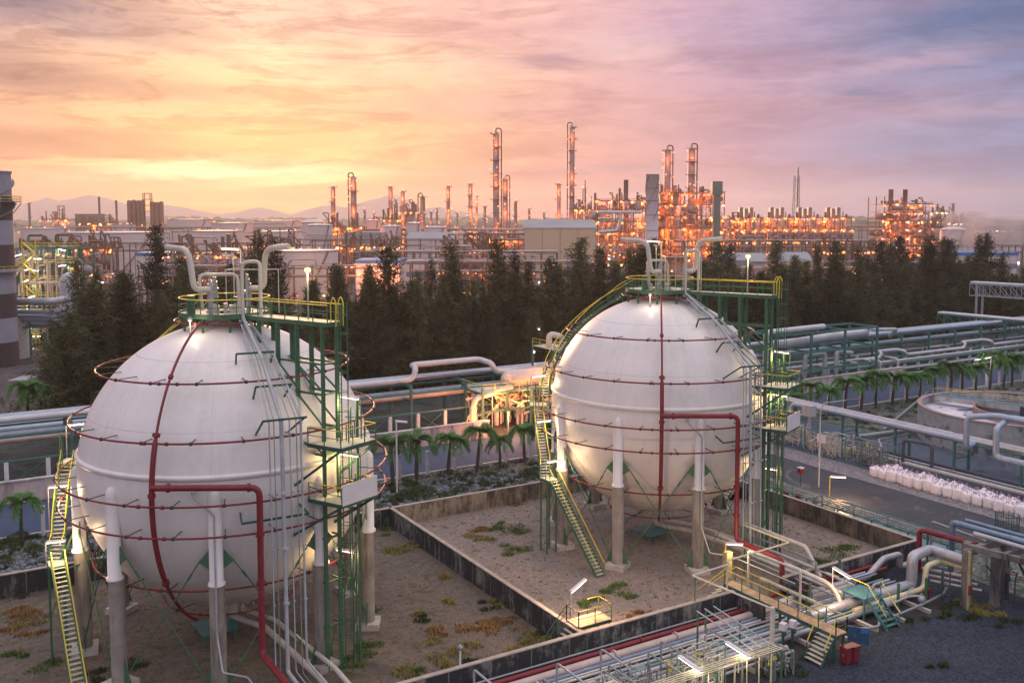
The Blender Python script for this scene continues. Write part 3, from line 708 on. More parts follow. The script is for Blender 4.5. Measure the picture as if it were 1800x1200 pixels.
def make_walk():
    e = empty('walkway_tower', (3.2, -9.5, 0), 'x', 'walkway', G2); Z = 23.3
    n = Vector((.40,-.916,0)).normalized(); t = Vector((-n.y, n.x, 0))
    c0 = n*2.95; c1 = n*11.1; hw = .62
    A = [c0+t*-hw, c1+t*-hw, c1+t*hw, c0+t*hw]; A = [Vector((a.x, a.y, Z)) for a in A]
    b = MB(); b.prism([(a.x, a.y) for a in A], Z-.02, Z+.04); b.build('deck_plate', 'pale_deck', e)
    b = MB()
    for i, j in ((0,1),(2,3),(1,2)): b.bar(A[i]+Vector((0,0,-.1)), A[j]+Vector((0,0,-.1)), .1, .3)
    ST = [4.4, 6.3, 8.2, 10.6]
    for k, s_ in enumerate(ST):
        for sg in (-1, 1):
            p = n*s_+t*(sg*hw); rr_ = p.length; zb = ZC+sqrt(R0**2-rr_**2)-.05 if rr_ < R0-.1 else (0 if k == 3 else 14)
            if k == 3: zb = 0.0
            b.bar((p.x,p.y,zb), (p.x,p.y,Z-.2), .26 if k < 3 else .22)
    def P(s_, sg, z): p = n*s_+t*(sg*hw); return Vector((p.x, p.y, z))
    for z, s0, s1 in ((20.6, 4.9, 10.6), (18.6, 6.7, 10.6), (16.3, 8.2, 10.6), (14.6, 9.8, 10.6)):
        for sg in (-1, 1): b.bar(P(s0, sg, z), P(s1, sg, z), .14)
        b.bar(P(s0+.3,-1,z), P(s0+.3,1,z), .12); b.bar(P(s1,-1,z), P(s1,1,z), .12)
    for (s0,z0,s1,z1) in ((8.2,20.4,10.6,18.8),(8.2,18.4,10.6,16.5),(8.2,16.2,10.6,14.6),(6.3,20.4,8.2,18.8)):
        for sg in (-1, 1): b.bar(P(s0,sg,z0), P(s1,sg,z1), .1)
    for z in (3, 6, 9): b.bar(P(10.6,-1,z), P(10.6,1,z), .12); b.bar(P(9.9,-1,z), P(10.6,-1,z), .1); b.bar(P(9.9,1,z), P(10.6,1,z), .1)
    b.build('support_frame', 'green_steel', e)
    tr = MB(); gr = MB(); rail(tr, gr, [A[0], A[1]], 1.15, 1.3); rail(tr, gr, [A[3], A[2]], 1.15, 1.3)
    # hooped ladder-head loops
    for sg in (-.32, .32):
        p = c1+t*sg; tr.tube([Vector((p.x, p.y, Z)), Vector((p.x, p.y, Z+1.3)), Vector((p.x+n.x*.25, p.y+n.y*.25, Z+1.75)), Vector((p.x+n.x*.5, p.y+n.y*.5, Z+1.3)), Vector((p.x+n.x*.45, p.y+n.y*.45, Z-.2))], .04, 6, .25)
    tr.build('top_rail', 'yellow_paint', e); gr.build('guard_rail', 'green_steel', e)
    # caged ladder
    b = MB(); lz = n*11.4
    for sg in (-.23, .23): p = lz+t*sg; b.bar((p.x,p.y,.1), (p.x,p.y,Z+1.2), .06)
    for k in range(76): z = .4+k*.3; b.bar((lz+t*-.23)+Vector((0,0,z)), (lz+t*.23)+Vector((0,0,z)), .03)
    for k in range(18):
        z = 2.6+k*1.25; b.tube([lz+t*-.3+Vector((0,0,z)), lz+t*-.4+n*.45+Vector((0,0,z)), lz+n*.8+Vector((0,0,z)), lz+t*.4+n*.45+Vector((0,0,z)), lz+t*.3+Vector((0,0,z))], .025, 5)
    for a, c_ in ((-.4,.45),(0,.8),(.4,.45)): p = lz+t*a+n*c_; b.bar((p.x,p.y,2.4), (p.x,p.y,Z+1.3), .035)
    b.build('caged_ladder', 'green_steel', e)
    # landings A (15.5) and B (11.85) with their brackets
    for Zp, pn in ((15.5, False), (11.85, True)):
        Q = [n*10.05+t*-1.5, n*12.85+t*-1.3, n*12.85+t*1.85, n*10.9+t*1.85]; Q = [Vector((q.x, q.y, Zp)) for q in Q]
        hole = None
        b = MB(); b.prism([(q.x, q.y) for q in Q], Zp-.02, Zp+.04); b.build('landing_plate', 'pale_deck', e)
        b = MB()
        for i in range(4): b.bar(Q[i]+Vector((0,0,-.1)), Q[(i+1) % 4]+Vector((0,0,-.1)), .1, .24)
        for q, az in ((Q[1], -80), (Q[2], -58)): b.bar(q+Vector((0,0,-.15)), sph(az, (Zp-2.6-ZC)*5.6, 9.98), .16)
        b.bar(Q[0]+Vector((0,0,-.1)), sph(-74, (Zp-ZC)*5.7, 9.98), .14)
        for z in (0, 1): pass
        b.build('landing_frame', 'dark_green_steel', e)
        tr = MB(); gr = MB(); rail(tr, gr, [Q[0], Q[1], Q[2], Q[3]], 1.1, 1.2)
        q0 = n*11.6+t*.4; rail(tr, gr, [(q0.x, q0.y, Zp), (q0.x+n.x*.6, q0.y+n.y*.6, Zp)], 1.1, 1)
        tr.build('top_rail', 'yellow_paint', e); gr.build('guard_rail', 'green_steel', e)
        if pn:
            b = MB(); o1 = n*.06; b.bar(Q[1]+Vector((0,0,.62))+o1, Q[2]+Vector((0,0,.62))+o1, .04, 1.35); b.build('wind_screen', 'white_paint', e)
    b = MB()
    for sg, s_ in ((1.2, 11.2), (1.5, 11.5)): b.cut(); p = n*s_+t*sg; b.bar((p.x,p.y,.1), (p.x,p.y,18.3 if sg > 1.3 else 17.6), .16 if sg > 1.3 else .09)
    b.build_each('side_post', 'green_steel', e)
    return e
def make_bundle():
    e = empty('pipe_bundle', (0, -10, 0), 'x', 'pipes', G2)
    # the thick riser, vertical over the deck then over the shell and down
    def over(az, r, z1, dz=17.6, rad=.06, rr_=10.75, zb=.9, out=7.0, top=True):
        b = MB(); pts = []
        e0, e1 = 72, math.degrees(math.asin(min(1, (dz-ZC)/rr_)))
        k = 8
        # straight chords between three frames
        F1 = sph(az-4, 70, 10.7); F2 = sph(az-2, 50, 10.9); F3 = Vector((r, -11.5, dz))
        return F1, F2, F3
    def path(x, dy, rad, m, zt, zb, name='riser_pipe', yend=-21.5):
        b = MB(); ztop = 23.2
        s0 = Vector((.45+x*.3, -3.05+dy, ztop)); s1 = Vector((.55+x*.7, -7.1+dy*.3, 20.9)); s2 = Vector((.42+x, -11.45+dy*.2, 17.6)); s3 = Vector((.42+x, -11.8+dy*.2, zb+.1*abs(x)))
        pts = ([Vector((s0.x, s0.y, zt))] if zt > ztop else [])+[s0, s1, s2, s3, Vector((.42+x, yend, zb+.1*abs(x)))]
        b.tube(pts, rad, 10, .25); 
        for z in (6, 9.5, 13): b.tube([(s3.x, s3.y, z), (s3.x, s3.y, z+.1)], rad*1.5, 10)
        return b.build(name, m, e)
    path(0, 0, .13, 'grey_pipe', 27.0, 1.6)
    path(.55, .6, .045, 'grey_pipe', 0, 1.4); path(-.75, .3, .05, 'grey_pipe', 0, 1.5); path(-.45, .3, .035, 'galv', 0, 1.3)
    path(1.25, .3, .075, 'grey_pipe', 26.2, 1.9); path(.95, .2, .035, 'galv', 0, 1.2)
    b = MB(); b.tube([(.45,-3.05,23.0),(.45,-3.05,27.0),(1.55,-3.6,27.1),(1.55,-3.6,22.6)], .13, 12, .4); b.build('loop_pipe', 'pale_pipe', e)
    b = MB()
    for (y, z, x0, x1) in ((-6.47,21.2,-.95,1.5), (-8.9,19.35,-.4,1.9), (-11.45,17.65,-.7,2.0), (-10.9,11.3,-2.0,2.2)):
        b.cut(); b.bar((x0,y,z), (x1,y-.2,z), .12)
        for x in (x0, x1):
            d = Vector((x, y, z))-Vector((0,0,ZC)); b.bar((x, y, z), Vector((0,0,ZC))+d.normalized()*9.98-Vector((0,0,.35 if z > 12 else -.2)), .1)
    b.build_each('pipe_bracket', 'dark_green_steel', e)
    return e
def make_stair():
    e = empty('steel_staircase', (-11, -2, 0), 'x', 'staircase', G2)
    st = MB(); tr_ = MB(); yr = MB(); gp_ = MB()
    def flight(path, w_=.85, side=None, step=.27):
        # path: dense list of centre points; side vectors horizontal
        L_ = []; R_ = []
        for i, p in enumerate(path):
            d = (path[min(i+1, len(path)-1)]-path[max(i-1, 0)]); d.z = 0; d.normalize(); s_ = Vector((d.y, -d.x, 0))
            L_.append(p-s_*w_/2); R_.append(p+s_*w_/2)
        for S in (L_, R_):
            for a, b_ in zip(S, S[1:]): st.bar(a, b_, .06, .26)
            yr.tube([q+Vector((0,0,1.05)) for q in S], .04, 6); gp_.tube([q+Vector((0,0,.55)) for q in S], .025, 5)
            acc = 0
            for a, b_ in zip(S, S[1:]):
                acc += (b_-a).length
                if acc > 1.6: acc = 0; gp_.bar(b_, b_+Vector((0,0,1.05)), .05)
        z0, z1 = path[0].z, path[-1].z; k = int((z1-z0)/.23)
        for i in range(k):
            z = z0+(z1-z0)*(i+.5)/k
            for j in range(len(path)-1):
                if path[j].z <= z <= path[j+1].z:
                    t = (z-path[j].z)/max(1e-6, path[j+1].z-path[j].z); l = L_[j].lerp(L_[j+1], t); r = R_[j].lerp(R_[j+1], t); tr_.bar(l, r, .26, .04); break
    flight([Vector((-10.9,-5.9,0.05)), Vector((-11.3,.7,6.7))])
    l1 = Vector((-11.35,1.35,6.72)); tr_.box(l1, (1.0, 1.4, .06), .05); st.box(l1-Vector((0,0,.14)), (1.06, 1.46, .2), .05)
    pa = [Vector((-11.4,2.0,6.75))]
    for k in range(1, 9): t = k/8; pa.append(Vector((0,0,0))+cylp(170-18*t, 11.35, 6.75+5.7*t))
    flight(pa)
    l2 = cylp(148.5, 11.3, 12.5); tr_.box(l2, (1.6, 1.6, .06), radians(150)); st.box(l2-Vector((0,0,.14)), (1.66, 1.66, .2), radians(150))
    # small frame with posts at landing
    for q in ((-.75,-.75),(.75,-.75),(.75,.75),(-.75,.75)):
        gp_.bar(l2+Vector((q[0],q[1],0)), l2+Vector((q[0],q[1],2.2)), .07)
    pb = []
    for k in range(17):
        t = k/16; pb.append(sph(144-46*min(1, t*1.25), 2+71*t-1.5*t*t, 10.8+.2*t))
    flight(pb, .8)
    for a, z in ((168, 6.6), (150, 12.3), (160, 10)): 
        st.bar(cylp(a, 11.2, z-.1), cylp(a, 9.7 if z < 12 else 9.95, z-.3 if z > 9 else 10), .12)
    for q in (Vector((-11.85,.9,0)), Vector((-10.9,.9,0)), Vector((-11.8,2.0,0)), Vector((-10.9,2.0,0))): st.bar(q, q+Vector((0,0,6.7)), .12)
    st.bar(Vector((-11.85,.9,3.2)), Vector((-10.9,.9,5.8)), .06); st.bar((-11.4,.9,6.2), (-9.0,1.3,6.6), .1)
    for p in pb[2::3]: d = (p-Vector((0,0,ZC))).normalized(); st.bar(p-Vector((0,0,.1)), Vector((0,0,ZC))+d*9.98, .09)
    st.build('stringer', 'green_steel', e); tr_.build('treads', 'galv_tread', e); yr.build('handrail', 'yellow_paint', e); gp_.build('guard_rail', 'green_steel', e)
    return e
mat('galv_tread', (.42,.46,.36), .6, var=.2)
tk = make_tank(); dk = make_deck(); wk = make_walk(); bn_ = make_bundle(); sta = make_stair()
v1 = make_vent([(-1.4,-1.75,25.15),(-2.45,-1.75,25.1),(-2.75,-1.5,27.9),(-3.6,1.1,28.0)], 'l')
v2 = make_vent([(1.1,-2.25,25.15),(2.1,-2.5,25.1),(2.2,-2.7,27.9),(3.3,-4.6,28.1)], 'r')
v1o = v1.build('vent_pipe', 'pale_pipe', None, (-1.4,-1.75,25)); v2o = v2.build('vent_pipe', 'pale_pipe', None, (1.1,-2.25,25))
def flu(name, label, base, hh, arm, dirv, tube='tube_white', pole='galv', power=25, colr=(1,.85,.75), rz=None, group='fluorescent lamps on poles', L_=1.3, lit=True, tilt=0.12):
    "fluorescent luminaire on a pole. base=foot point"
    base = Vector(base); e = empty(name, base, label, 'lamp', group); d = Vector(dirv).normalized()
    b = MB(); top = base+Vector((0,0,hh)); b.tube([base, top, top+d*arm], .045, 6, .1); b.build('pole', pole, e)
    a = top+d*arm; c_ = a+d*L_+Vector((0,0,tilt*L_))
    b = MB(); b.bar(a+Vector((0,0,.05)), c_+Vector((0,0,.05)), .26, .09); b.build('housing', 'white_paint', e)
    b = MB(); b.bar(a+d*.05-Vector((0,0,.02)), c_-d*.05-Vector((0,0,.02)), .2, .06); b.build('tube', tube, e)
    if power: lamp('light', a.lerp(c_, .6)-Vector((0,0,.45))+d*.3, power, colr, e, .45)
    return e
def flood(name, label, base, hh, bulb='bulb_white', power=60, colr=(1,.85,.7), group='round headed pole lamps', r=.22, pole='galv'):
    base = Vector(base); e = empty(name, base, label, 'lamp', group)
    b = MB(); b.cyl(base, base+Vector((0,0,hh)), .06, 8); b.build('pole', pole, e)
    b = MB(); b.lathe([(.05,0),(.16,.05),(.2,.2),(.1,.34),(.01,.36)], base+Vector((0,0,hh-.1)), 10); b.build('housing', 'galv', e)
    b = MB(); b.ball(base+Vector((0,0,hh)), r, 10); b.build('bulb', bulb, e)
    if power: lamp('light', base+Vector((0,0,hh+.0))+(Vector((0,0,CH))-base).normalized()*.5+Vector((0,0,-.35)), power, colr, e, .2)
    return e
for i, S in enumerate(TX):
    T = Vector((S, TY, 0)); sd = ('left', 'right')[i]
    near = ('nearer white spherical tank on the left, ringed by red spray pipes', 'farther white spherical tank on the right, ringed by red spray pipes')[i]
    for src, lab in ((tk, near), (dk, 'round green railed platform on top of the %s spherical tank' % sd), (wk, 'green walkway and caged ladder tower with landings beside the %s spherical tank' % sd),
                     (bn_, 'bundle of grey pipes running down over the %s spherical tank to the ground' % sd), (sta, 'green staircase with yellow handrails winding up the %s spherical tank' % sd),
                     (v1o, 'cream gooseneck vent pipe pointing left on top of the %s spherical tank' % sd), (v2o, 'cream gooseneck vent pipe pointing right on top of the %s spherical tank' % sd)):
        o = src if i == 1 else copy_tree(src)
        o.location = Vector(src.location)+T if i == 0 else Vector(src.location)+T
        o['label'] = lab
        if src in (v1o, v2o): o['category'] = 'vent pipe'; o['group'] = G2
    W = lambda x, y, z: T+Vector((x, y, z))
    warm = (1, .72, .32)
    flu('deck_lamp', 'slanting tube lamp above the round platform of the %s tank' % sd, W(1.72,1.9,23.35), 4.35, .1, (-.9,.45,0), 'tube_warm', 'pale_pipe', 150, warm, tilt=.05)
    flu('deck_lamp', 'unlit looking slanting tube lamp beside the lit one on top of the %s tank' % sd, W(1.2,2.0,23.35), 3.9, .1, (-.7,-.7,0), 'white_paint', 'pale_pipe', 0, warm)
    flood('walkway_lamp', 'white pole lamp shining on the walkway of the %s tank' % sd, W(3.5,-7.8,23.35), 3.3, 'bulb_yellow', 210, warm)
    flu('stair_lamp', 'tube lamp at the foot landing of the %s tank staircase' % sd, W(-12.0,.9,6.8), 1.6, .1, (.75,-.55,0), 'tube_white', 'galv', 300, (1,.66,.36))
    flu('stair_lamp', 'tube lamp on a thin post halfway up the %s tank staircase' % sd, W(*cylp(164, 12.0, 8.5)), 3.0, .1, (.75,-.55,0), 'tube_white', 'galv', 300, (1,.66,.36))
    flu('stair_lamp', 'tube lamp at the upper landing of the %s tank staircase' % sd, W(*cylp(146, 12.0, 12.6)), 2.4, .1, (.75,-.55,0), 'tube_white', 'galv', 180, (1,.66,.36))
    flu('landing_lamp', 'tube lamp over the upper side landing of the %s tank' % sd, W(6.0,-10.6,15.6), 2.6, .1, (-.75,.6,0), 'tube_warm', 'green_steel', 210, (1,.72,.30))
    flu('landing_lamp', 'warm lamp over the lower side landing of the %s tank' % sd, W(5.9,-10.6,11.9), 2.5, .1, (-.75,.6,0), 'tube_warm', 'green_steel', 260, (1,.68,.30))
    flu('landing_lamp', 'warm lamp low on the ladder tower of the %s tank' % sd, W(5.9,-9.6,0.0), 7.6, .1, (-.75,.6,0), 'tube_warm', 'green_steel', 210, (1,.66,.30))
    flood('beacon_lamp', 'small lamp on the shell just left of the round platform on the %s tank' % sd, W(-2.9,-2.2,22.0), 1.1, 'bulb_white', 48, (1,.8,.6), r=.12)
# ================= pipeway along the front wall =================
def pipe(pts, r, m, label, name='pipe', fil=.35, n=10, group='pipes laid along the ground beside the front wall', org=None, flanges=(), cat='pipe'):
    b = MB(); b.tube(pts, r, n, fil)
    if r >= .15 and name == 'pipe':
        for p_, q_ in zip(pts, pts[1:]):
            p_, q_ = Vector(p_), Vector(q_); L_ = (q_-p_).length; d_ = (q_-p_)/max(L_, 1e-6); st_ = 1.15 if L_ < 60 else 2.6
            for i_ in range(1, min(90, int((L_-fil)/st_))): a_ = p_+d_*(fil*.6+st_*i_); b.tube([a_-d_*.02, a_+d_*.02], r*1.035, n)
    o = b.build(name, m, None, org or pts[0]); tag(o, label, cat, group)
    P = [Vector(p) for p in pts]
    if flanges:
        q = MB()
        for (i, t) in flanges:
            a = P[i].lerp(P[i+1], t); d = (P[i+1]-P[i]).normalized(); q.cut(); q.cyl(a-d*.06, a+d*.06, r*1.45, n)
        q.build_each('flange', m, o)
    return o
X0, X1 = 12.0, 62.5
PW = [ # y, z, r, mat, label
 (51.05,.62,.07,'grey_pipe','thin grey pipe nearest the dark front wall of the right compound'),
 (50.42,.60,.20,'red_paint','red pipe running along the dark front wall of the right compound'),
 (49.62,.55,.30,'pink_clad','broad pinkish clad pipe next to the red pipe'),
 (49.02,.50,.16,'blue_pipe','blue grey pipe beside the broad pinkish pipe'),
 (48.60,.55,.09,'pale_pipe','thin pale pipe, the first of a pair beyond the blue grey pipe'),
 (48.28,.55,.09,'silver_cladding','thin silver pipe, the second of a pair beyond the blue grey pipe'),
 (47.78,.50,.13,'grey_pipe','grey pipe lying just inside the thin silver pair'),
 (47.30,.50,.12,'teal_pipe','dull teal pipe in the middle of the pipeway'),
 (46.75,.52,.19,'silver_cladding','thick silver pipe in the middle of the pipeway'),
 (46.18,.50,.14,'grey_pipe','grey pipe between two thick silver pipes'),
 (45.62,.52,.21,'silver_cladding','thick silver pipe on the viewer side of the pipeway'),
 (45.05,.48,.10,'pale_pipe','thin cream pipe on the viewer side of the pipeway'),
 (44.55,.52,.18,'pink_clad','pinkish clad pipe under the lamp frames'),
 (43.95,.50,.10,'grey_pipe','thin grey pipe, outermost on the viewer side of the pipeway'),
]
mat('pink_clad', (.48,.38,.34), .5, .1, var=.15, vs=.8)
mat('blue_pipe', (.16,.22,.32), .45, var=.15)
mat('teal_pipe', (.14,.26,.27), .5, var=.15)
for y, z, r, m, l in PW:
    x1 = 61.0 if y < 50 else 66.5
    if y < 45.2: x1 = 48.5
    pipe([(X0, y, z), (x1, y, z)], r, m, l, org=(X0, y, 0), flanges=[(0, t) for t in (.30, .52, .63, .84)][:3 if r > .1 else 0])
pipe([(52.5,50.95,.85),(67,50.95,.85)], .16, 'red_paint', 'red pipe hugging the dark wall right of the footbridge')
for k in range(17):
    x = 14+k*3.05; b = MB(); b.bb(x, 43.6, 0, x+.25, 51.2, .28); 
    tag(b.build('pipe_sleeper', 'footing', None, (x, 47, 0)), 'low concrete sleeper lying across under the pipes of the front pipeway', 'pipe support', 'concrete sleepers under the front pipeway')
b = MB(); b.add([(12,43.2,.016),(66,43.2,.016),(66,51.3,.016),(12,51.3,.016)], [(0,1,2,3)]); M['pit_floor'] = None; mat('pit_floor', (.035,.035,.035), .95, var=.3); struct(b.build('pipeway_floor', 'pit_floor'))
# hoops standing over the pipes
HP = [(27.2,50.5,48.3,1.9,'leftmost'),(32.1,48.5,45.8,1.9,'second'),(29.9,47.6,45.4,1.7,'low'),(35.4,48.3,45.5,2.1,'third')]
for x, ya, yb, z, w_ in HP:
    pipe([(x,ya,.5),(x,ya,z),(x,yb-.3,z),(x,yb-.3,.5)], .075, 'grey_pipe', 'grey pipe hoop bridging the front pipeway, %s one at the bottom of the photo' % w_, 'pipe_hoop', .25, 8, 'pipe hoops over the front pipeway')
# instrument skids near the lamps: small bore lines with green posts
def skid(x0, x1, y0, y1, seed, label, n=26, ztop=2.6, fm='galv'):
    rr = random.Random(seed); e = empty('valve_skid', ((x0+x1)/2, (y0+y1)/2, 0), label, 'valve skid', 'instrument skids with thin pipes'); 
    b = MB()
    for k in range(6):
        b.cut(); x = rr.uniform(x0, x1); y = rr.uniform(y0, y1); b.bar((x,y,0), (x,y,rr.uniform(1.2, ztop)), .09)
    for x in (x0, x1): b.cut(); b.bar((x,y0,0),(x,y0,ztop),.1); b.bar((x,y1,0),(x,y1,ztop),.1); b.bar((x,y0,ztop),(x,y1,ztop),.08)
    b.build_each('frame_post', fm, e)
    b = MB()
    for k in range(n):
        x, y = rr.uniform(x0, x1), rr.uniform(y0, y1); z = rr.uniform(.6, ztop); d = rr.choice((-1, 1)); l = rr.uniform(.5, (x1-x0)*.5); h = rr.uniform(.4, z)
        pts = [(x,y,rr.uniform(.2,.5)),(x,y,z),(min(max(x+d*l,x0),x1),y,z),(min(max(x+d*l,x0),x1),y,z-h)] if rr.random() < .6 else [(x,y,.3),(x,y,z),(x,y0+(y1-y0)*rr.random(),z),(x+.3,y0+(y1-y0)*rr.random(),z-h)]
        b.tube(pts, rr.choice((.03,.04,.055)), 6, .1)
    b.build('small_pipes', rr.choice(('pale_pipe','galv')), e)
    for k in range(7):
        b = MB(); x, y, z = rr.uniform(x0, x1), rr.uniform(y0, y1), rr.uniform(.6, ztop-.4); b.cyl((x,y,z), (x,y,z+.35), .05, 6); b.lathe([(.16,.33),(.19,.36),(.16,.39),(.14,.36),(.16,.33)], (x,y,z), 10); b.ball((x,y,z), .13, 8)
        b.build('valve', rr.choice(('yellow_paint','yellow_paint','galv')), e)
    return e
skid(30, 33.2, 41.8, 45, 1, 'tangle of thin pipes and valves at the very bottom edge of the photo', 34)
skid(33.9, 37, 42, 45.4, 2, 'tangle of thin pipes and green posts between the two long tube lamps', 40)
skid(38.2, 42, 42.2, 45.6, 3, 'valve cluster with yellow wheels under the right long tube lamp', 44, 3.0)
skid(44.6, 46.6, 42.2, 43.6, 4, 'small cluster of white instruments beside the gravel yard', 22, 1.6)
skid(26, 29.5, 43, 46, 5, 'small pipe tangle at the bottom edge by the blue topped lamp', 26)
# yellow lit line bundle on goal-post frames
e = empty('line_bundle', (38, 41.5, 0), 'bundle of thin yellow lit lines carried on green posts at the bottom edge', 'pipes')
b = MB()
for k in range(5): b.cut(); b.tube([(24,41.0+k*.17,2.9+.02*k),(44.2,41.0+k*.17,2.9+.02*k)], .035, 6)
b.build_each('line', 'line_pale', e) if 'line_pale' in M else None
mat('line_pale', (.62,.56,.36), .5, var=.1)
b.build_each('line', 'line_pale', e)
b = MB()
for x in (30, 34.3, 38.6, 44.1): b.cut(); b.bar((x,40.9,0),(x,40.9,2.85),.1); b.bar((x,40.8,2.82),(x,41.9,2.82),.08); b.bar((x,41.85,0),(x,41.85,2.85),.08)
b.build_each('support_post', 'green_steel', e)
b = MB()
for k in range(9): x = 35+k*1.05; b.cut(); b.bar((x,41.1,0.1),(x,41.1,2.9),.05)
b.build_each('drop_line', 'line_pale', e)
e = empty('tray_frame', (42, 44, 0), 'grey cable tray frame of thin horizontal tubes standing over the pipeway', 'frame')
b = MB(); b.cut()
for (xa, xb) in ((41.9,42.0),(42.6,42.7),(43.4,43.5)):
    b.cut(); b.bar((xa,46.4,3.9),(xa,41.2,3.3),.07)
for k in range(4): b.cut(); b.bar((42.9+k*.2,45.8,3.7),(42.9+k*.2,41.3,3.2),.03)
b.build_each('tray_rail', 'grey_pipe', e)
b = MB()
for q in ((41.9,46.3),(42.6,46.3),(43.5,44.0)): b.cut(); b.bar((*q,0),(*q,3.8),.09)
b.build_each('post', 'green_steel', e)
flu('tube_lamp', 'long white tube lamp lying over the thin pipes, right one of the bright pair', (41.2,42.9,0), 3.3, .05, (0,-1,0), 'tube_white', 'green_steel', 120, (1,.80,.42), group='long tube lamps over the front pipeway', L_=2.1, tilt=-.06)
flu('tube_lamp', 'long white tube lamp lying over the thin pipes, left one of the bright pair', (37.4,43.0,0), 3.3, .05, (0,-1,0), 'tube_white', 'green_steel', 120, (1,.80,.42), group='long tube lamps over the front pipeway', L_=2.1, tilt=-.06)
flu('tube_lamp', 'white tube lamp cut by the bottom edge of the photo', (32.0,43.0,0), 2.6, .05, (0,-1,0), 'tube_white', 'green_steel', 200, (1,.86,.6), group='long tube lamps over the front pipeway', L_=1.6)
# tall pipe portal over the bridge foot
pipe([(46.7,44.2,0),(46.7,44.2,3.9)], .16, 'pale_pipe', 'stout cream post standing between the tray frame and the footbridge', 'post', 0, cat='post', group='pipe portal by the footbridge')
pipe([(46.3,43.8,4.0),(45.6,51.0,4.05),(49.4,51.2,4.1)], .07, 'pale_pipe', 'long cream tube crossing high over the front wall to the bridge head', 'cross_tube', .1, 8, 'pipe portal by the footbridge')
pipe([(49.5,51.6,4.2),(56.6,52.0,4.2),(56.6,57.2,4.2)], .07, 'line_pale', 'cream tube elbowing high beside the red fire main of the right tank', 'cross_tube', .1, 8, 'pipe portal by the footbridge')
pipe([(49.5,51.5,0),(49.5,51.5,4.2)], .07, 'pale_pipe', 'thin cream upright at the far end of the footbridge', 'post', 0, 8, cat='post', group='pipe portal by the footbridge')
pipe([(56.5,56.8,0),(56.5,56.8,4.2)], .06, 'green_steel', 'thin green upright under the elbow of the cream tube', 'post', 0, 8, cat='post', group='pipe portal by the footbridge')
pipe([(46.2,51.4,0),(46.2,51.4,3.9)], .045, 'green_steel', 'thin green upright on the front wall below the cream tube', 'post', 0, 8, cat='post', group='pipe portal by the footbridge')
b = MB(); b.bb(52.4,54.6,0,53.0,55.1,3.3); tag(b.build('support_pillar', 'beam_yellow', None, (52.7,54.9,0)) if 'beam_yellow' in M else (mat('beam_yellow', (.35,.30,.14), .7, var=.3), b.build('support_pillar', 'beam_yellow', None, (52.7,54.9,0)))[1], 'yellowish pillar behind the yellow handrail of the footbridge', 'pillar')
# footbridge
e = empty('footbridge', (51, 47, 0), 'plank footbridge with yellow handrails crossing the pipeway into the right compound', 'footbridge')
b = MB(); b.bb(50.3,41.9,1.86,51.4,52.7,1.94); b.build('deck', 'wood_deck', e)
b = MB()
for x in (50.28, 51.42): b.bar((x,41.9,1.8),(x,52.7,1.8),.07,.26)
for y in (42.1, 47, 51.9): b.bar((50.3,y,1.7),(51.4,y,1.7),.14); b.bar((50.4,y,0),(50.4,y,1.7),.14); b.bar((51.3,y,0),(51.3,y,1.7),.14)
b.build('frame', 'dark_green_steel', e)
tr = MB(); gr = MB()
rail(tr, gr, [(50.3,43.4,1.94),(50.3,52.6,1.94)], 1.1, 1.7); rail(tr, gr, [(51.4,41.9,1.94),(51.4,52.6,1.94)], 1.1, 1.7)
tr.tube([(50.3,43.4,3.04),(49.2,43.4,1.2)], .04, 6); tr.tube([(50.3,41.9,3.04),(49.2,41.9,1.2)], .04, 6); gr.bar((49.2,43.4,0.1),(49.2,43.4,1.2),.06); gr.bar((49.2,41.9,.1),(49.2,41.9,1.2),.06); gr.bar((50.3,41.9,1.9),(50.3,41.9,3.0),.06); rail(tr, gr, [(50.3,41.9,1.94),(51.4,41.9,1.94)], 1.1, 1.5)
tr.tube([(50.3,52.6,3.04),(49.0,54.2,1.2)], .04, 6); tr.tube([(51.4,52.6,3.04),(50.2,54.3,1.2)], .04, 6)
tr.build('handrail', 'yellow_paint', e); gr.build('guard_rail', 'green_steel', e)
b = MB()
for k in range(7): t = (k+.3)/7; b.bar((50.2-1.25*t,43.35,1.75-1.7*t),(50.2-1.25*t,41.95,1.75-1.7*t),.28,.04)
b.build('stair_treads', 'pale_deck', e)
b = MB()
for y in (43.38, 41.92): b.bar((50.35,y,1.8),(48.9,y,0),.05,.22)
for y in (52.8,54.2): pass
b.build('stringer', 'dark_green_steel', e)
b = MB()
for k in range(6): t = k/6; b.bar((50.35-1.1*t,52.8+1.3*t,1.8-1.7*t),(51.35-1.1*t,52.8+1.3*t,1.8-1.7*t),.25,.04)
b.build('far_treads', 'pale_deck', e)
flu('bridge_lamp', 'white tube lamp on a yellow post over the far end of the footbridge', (52.5,54.9,0), 4.0, .05, (.72,-.69,0), 'tube_white', 'yellow_paint', 260, (1,.70,.38), group='tube lamps round the footbridge', L_=1.35, tilt=0)
flu('bridge_lamp', 'orange tinged tube lamp sloping over the pipes right of the footbridge', (56.6,47.6,0), 3.6, .05, (-.2,-1,0), 'tube_warm', 'pale_pipe', 260, (1,.60,.34), group='tube lamps round the footbridge', L_=2.0, tilt=-.05)
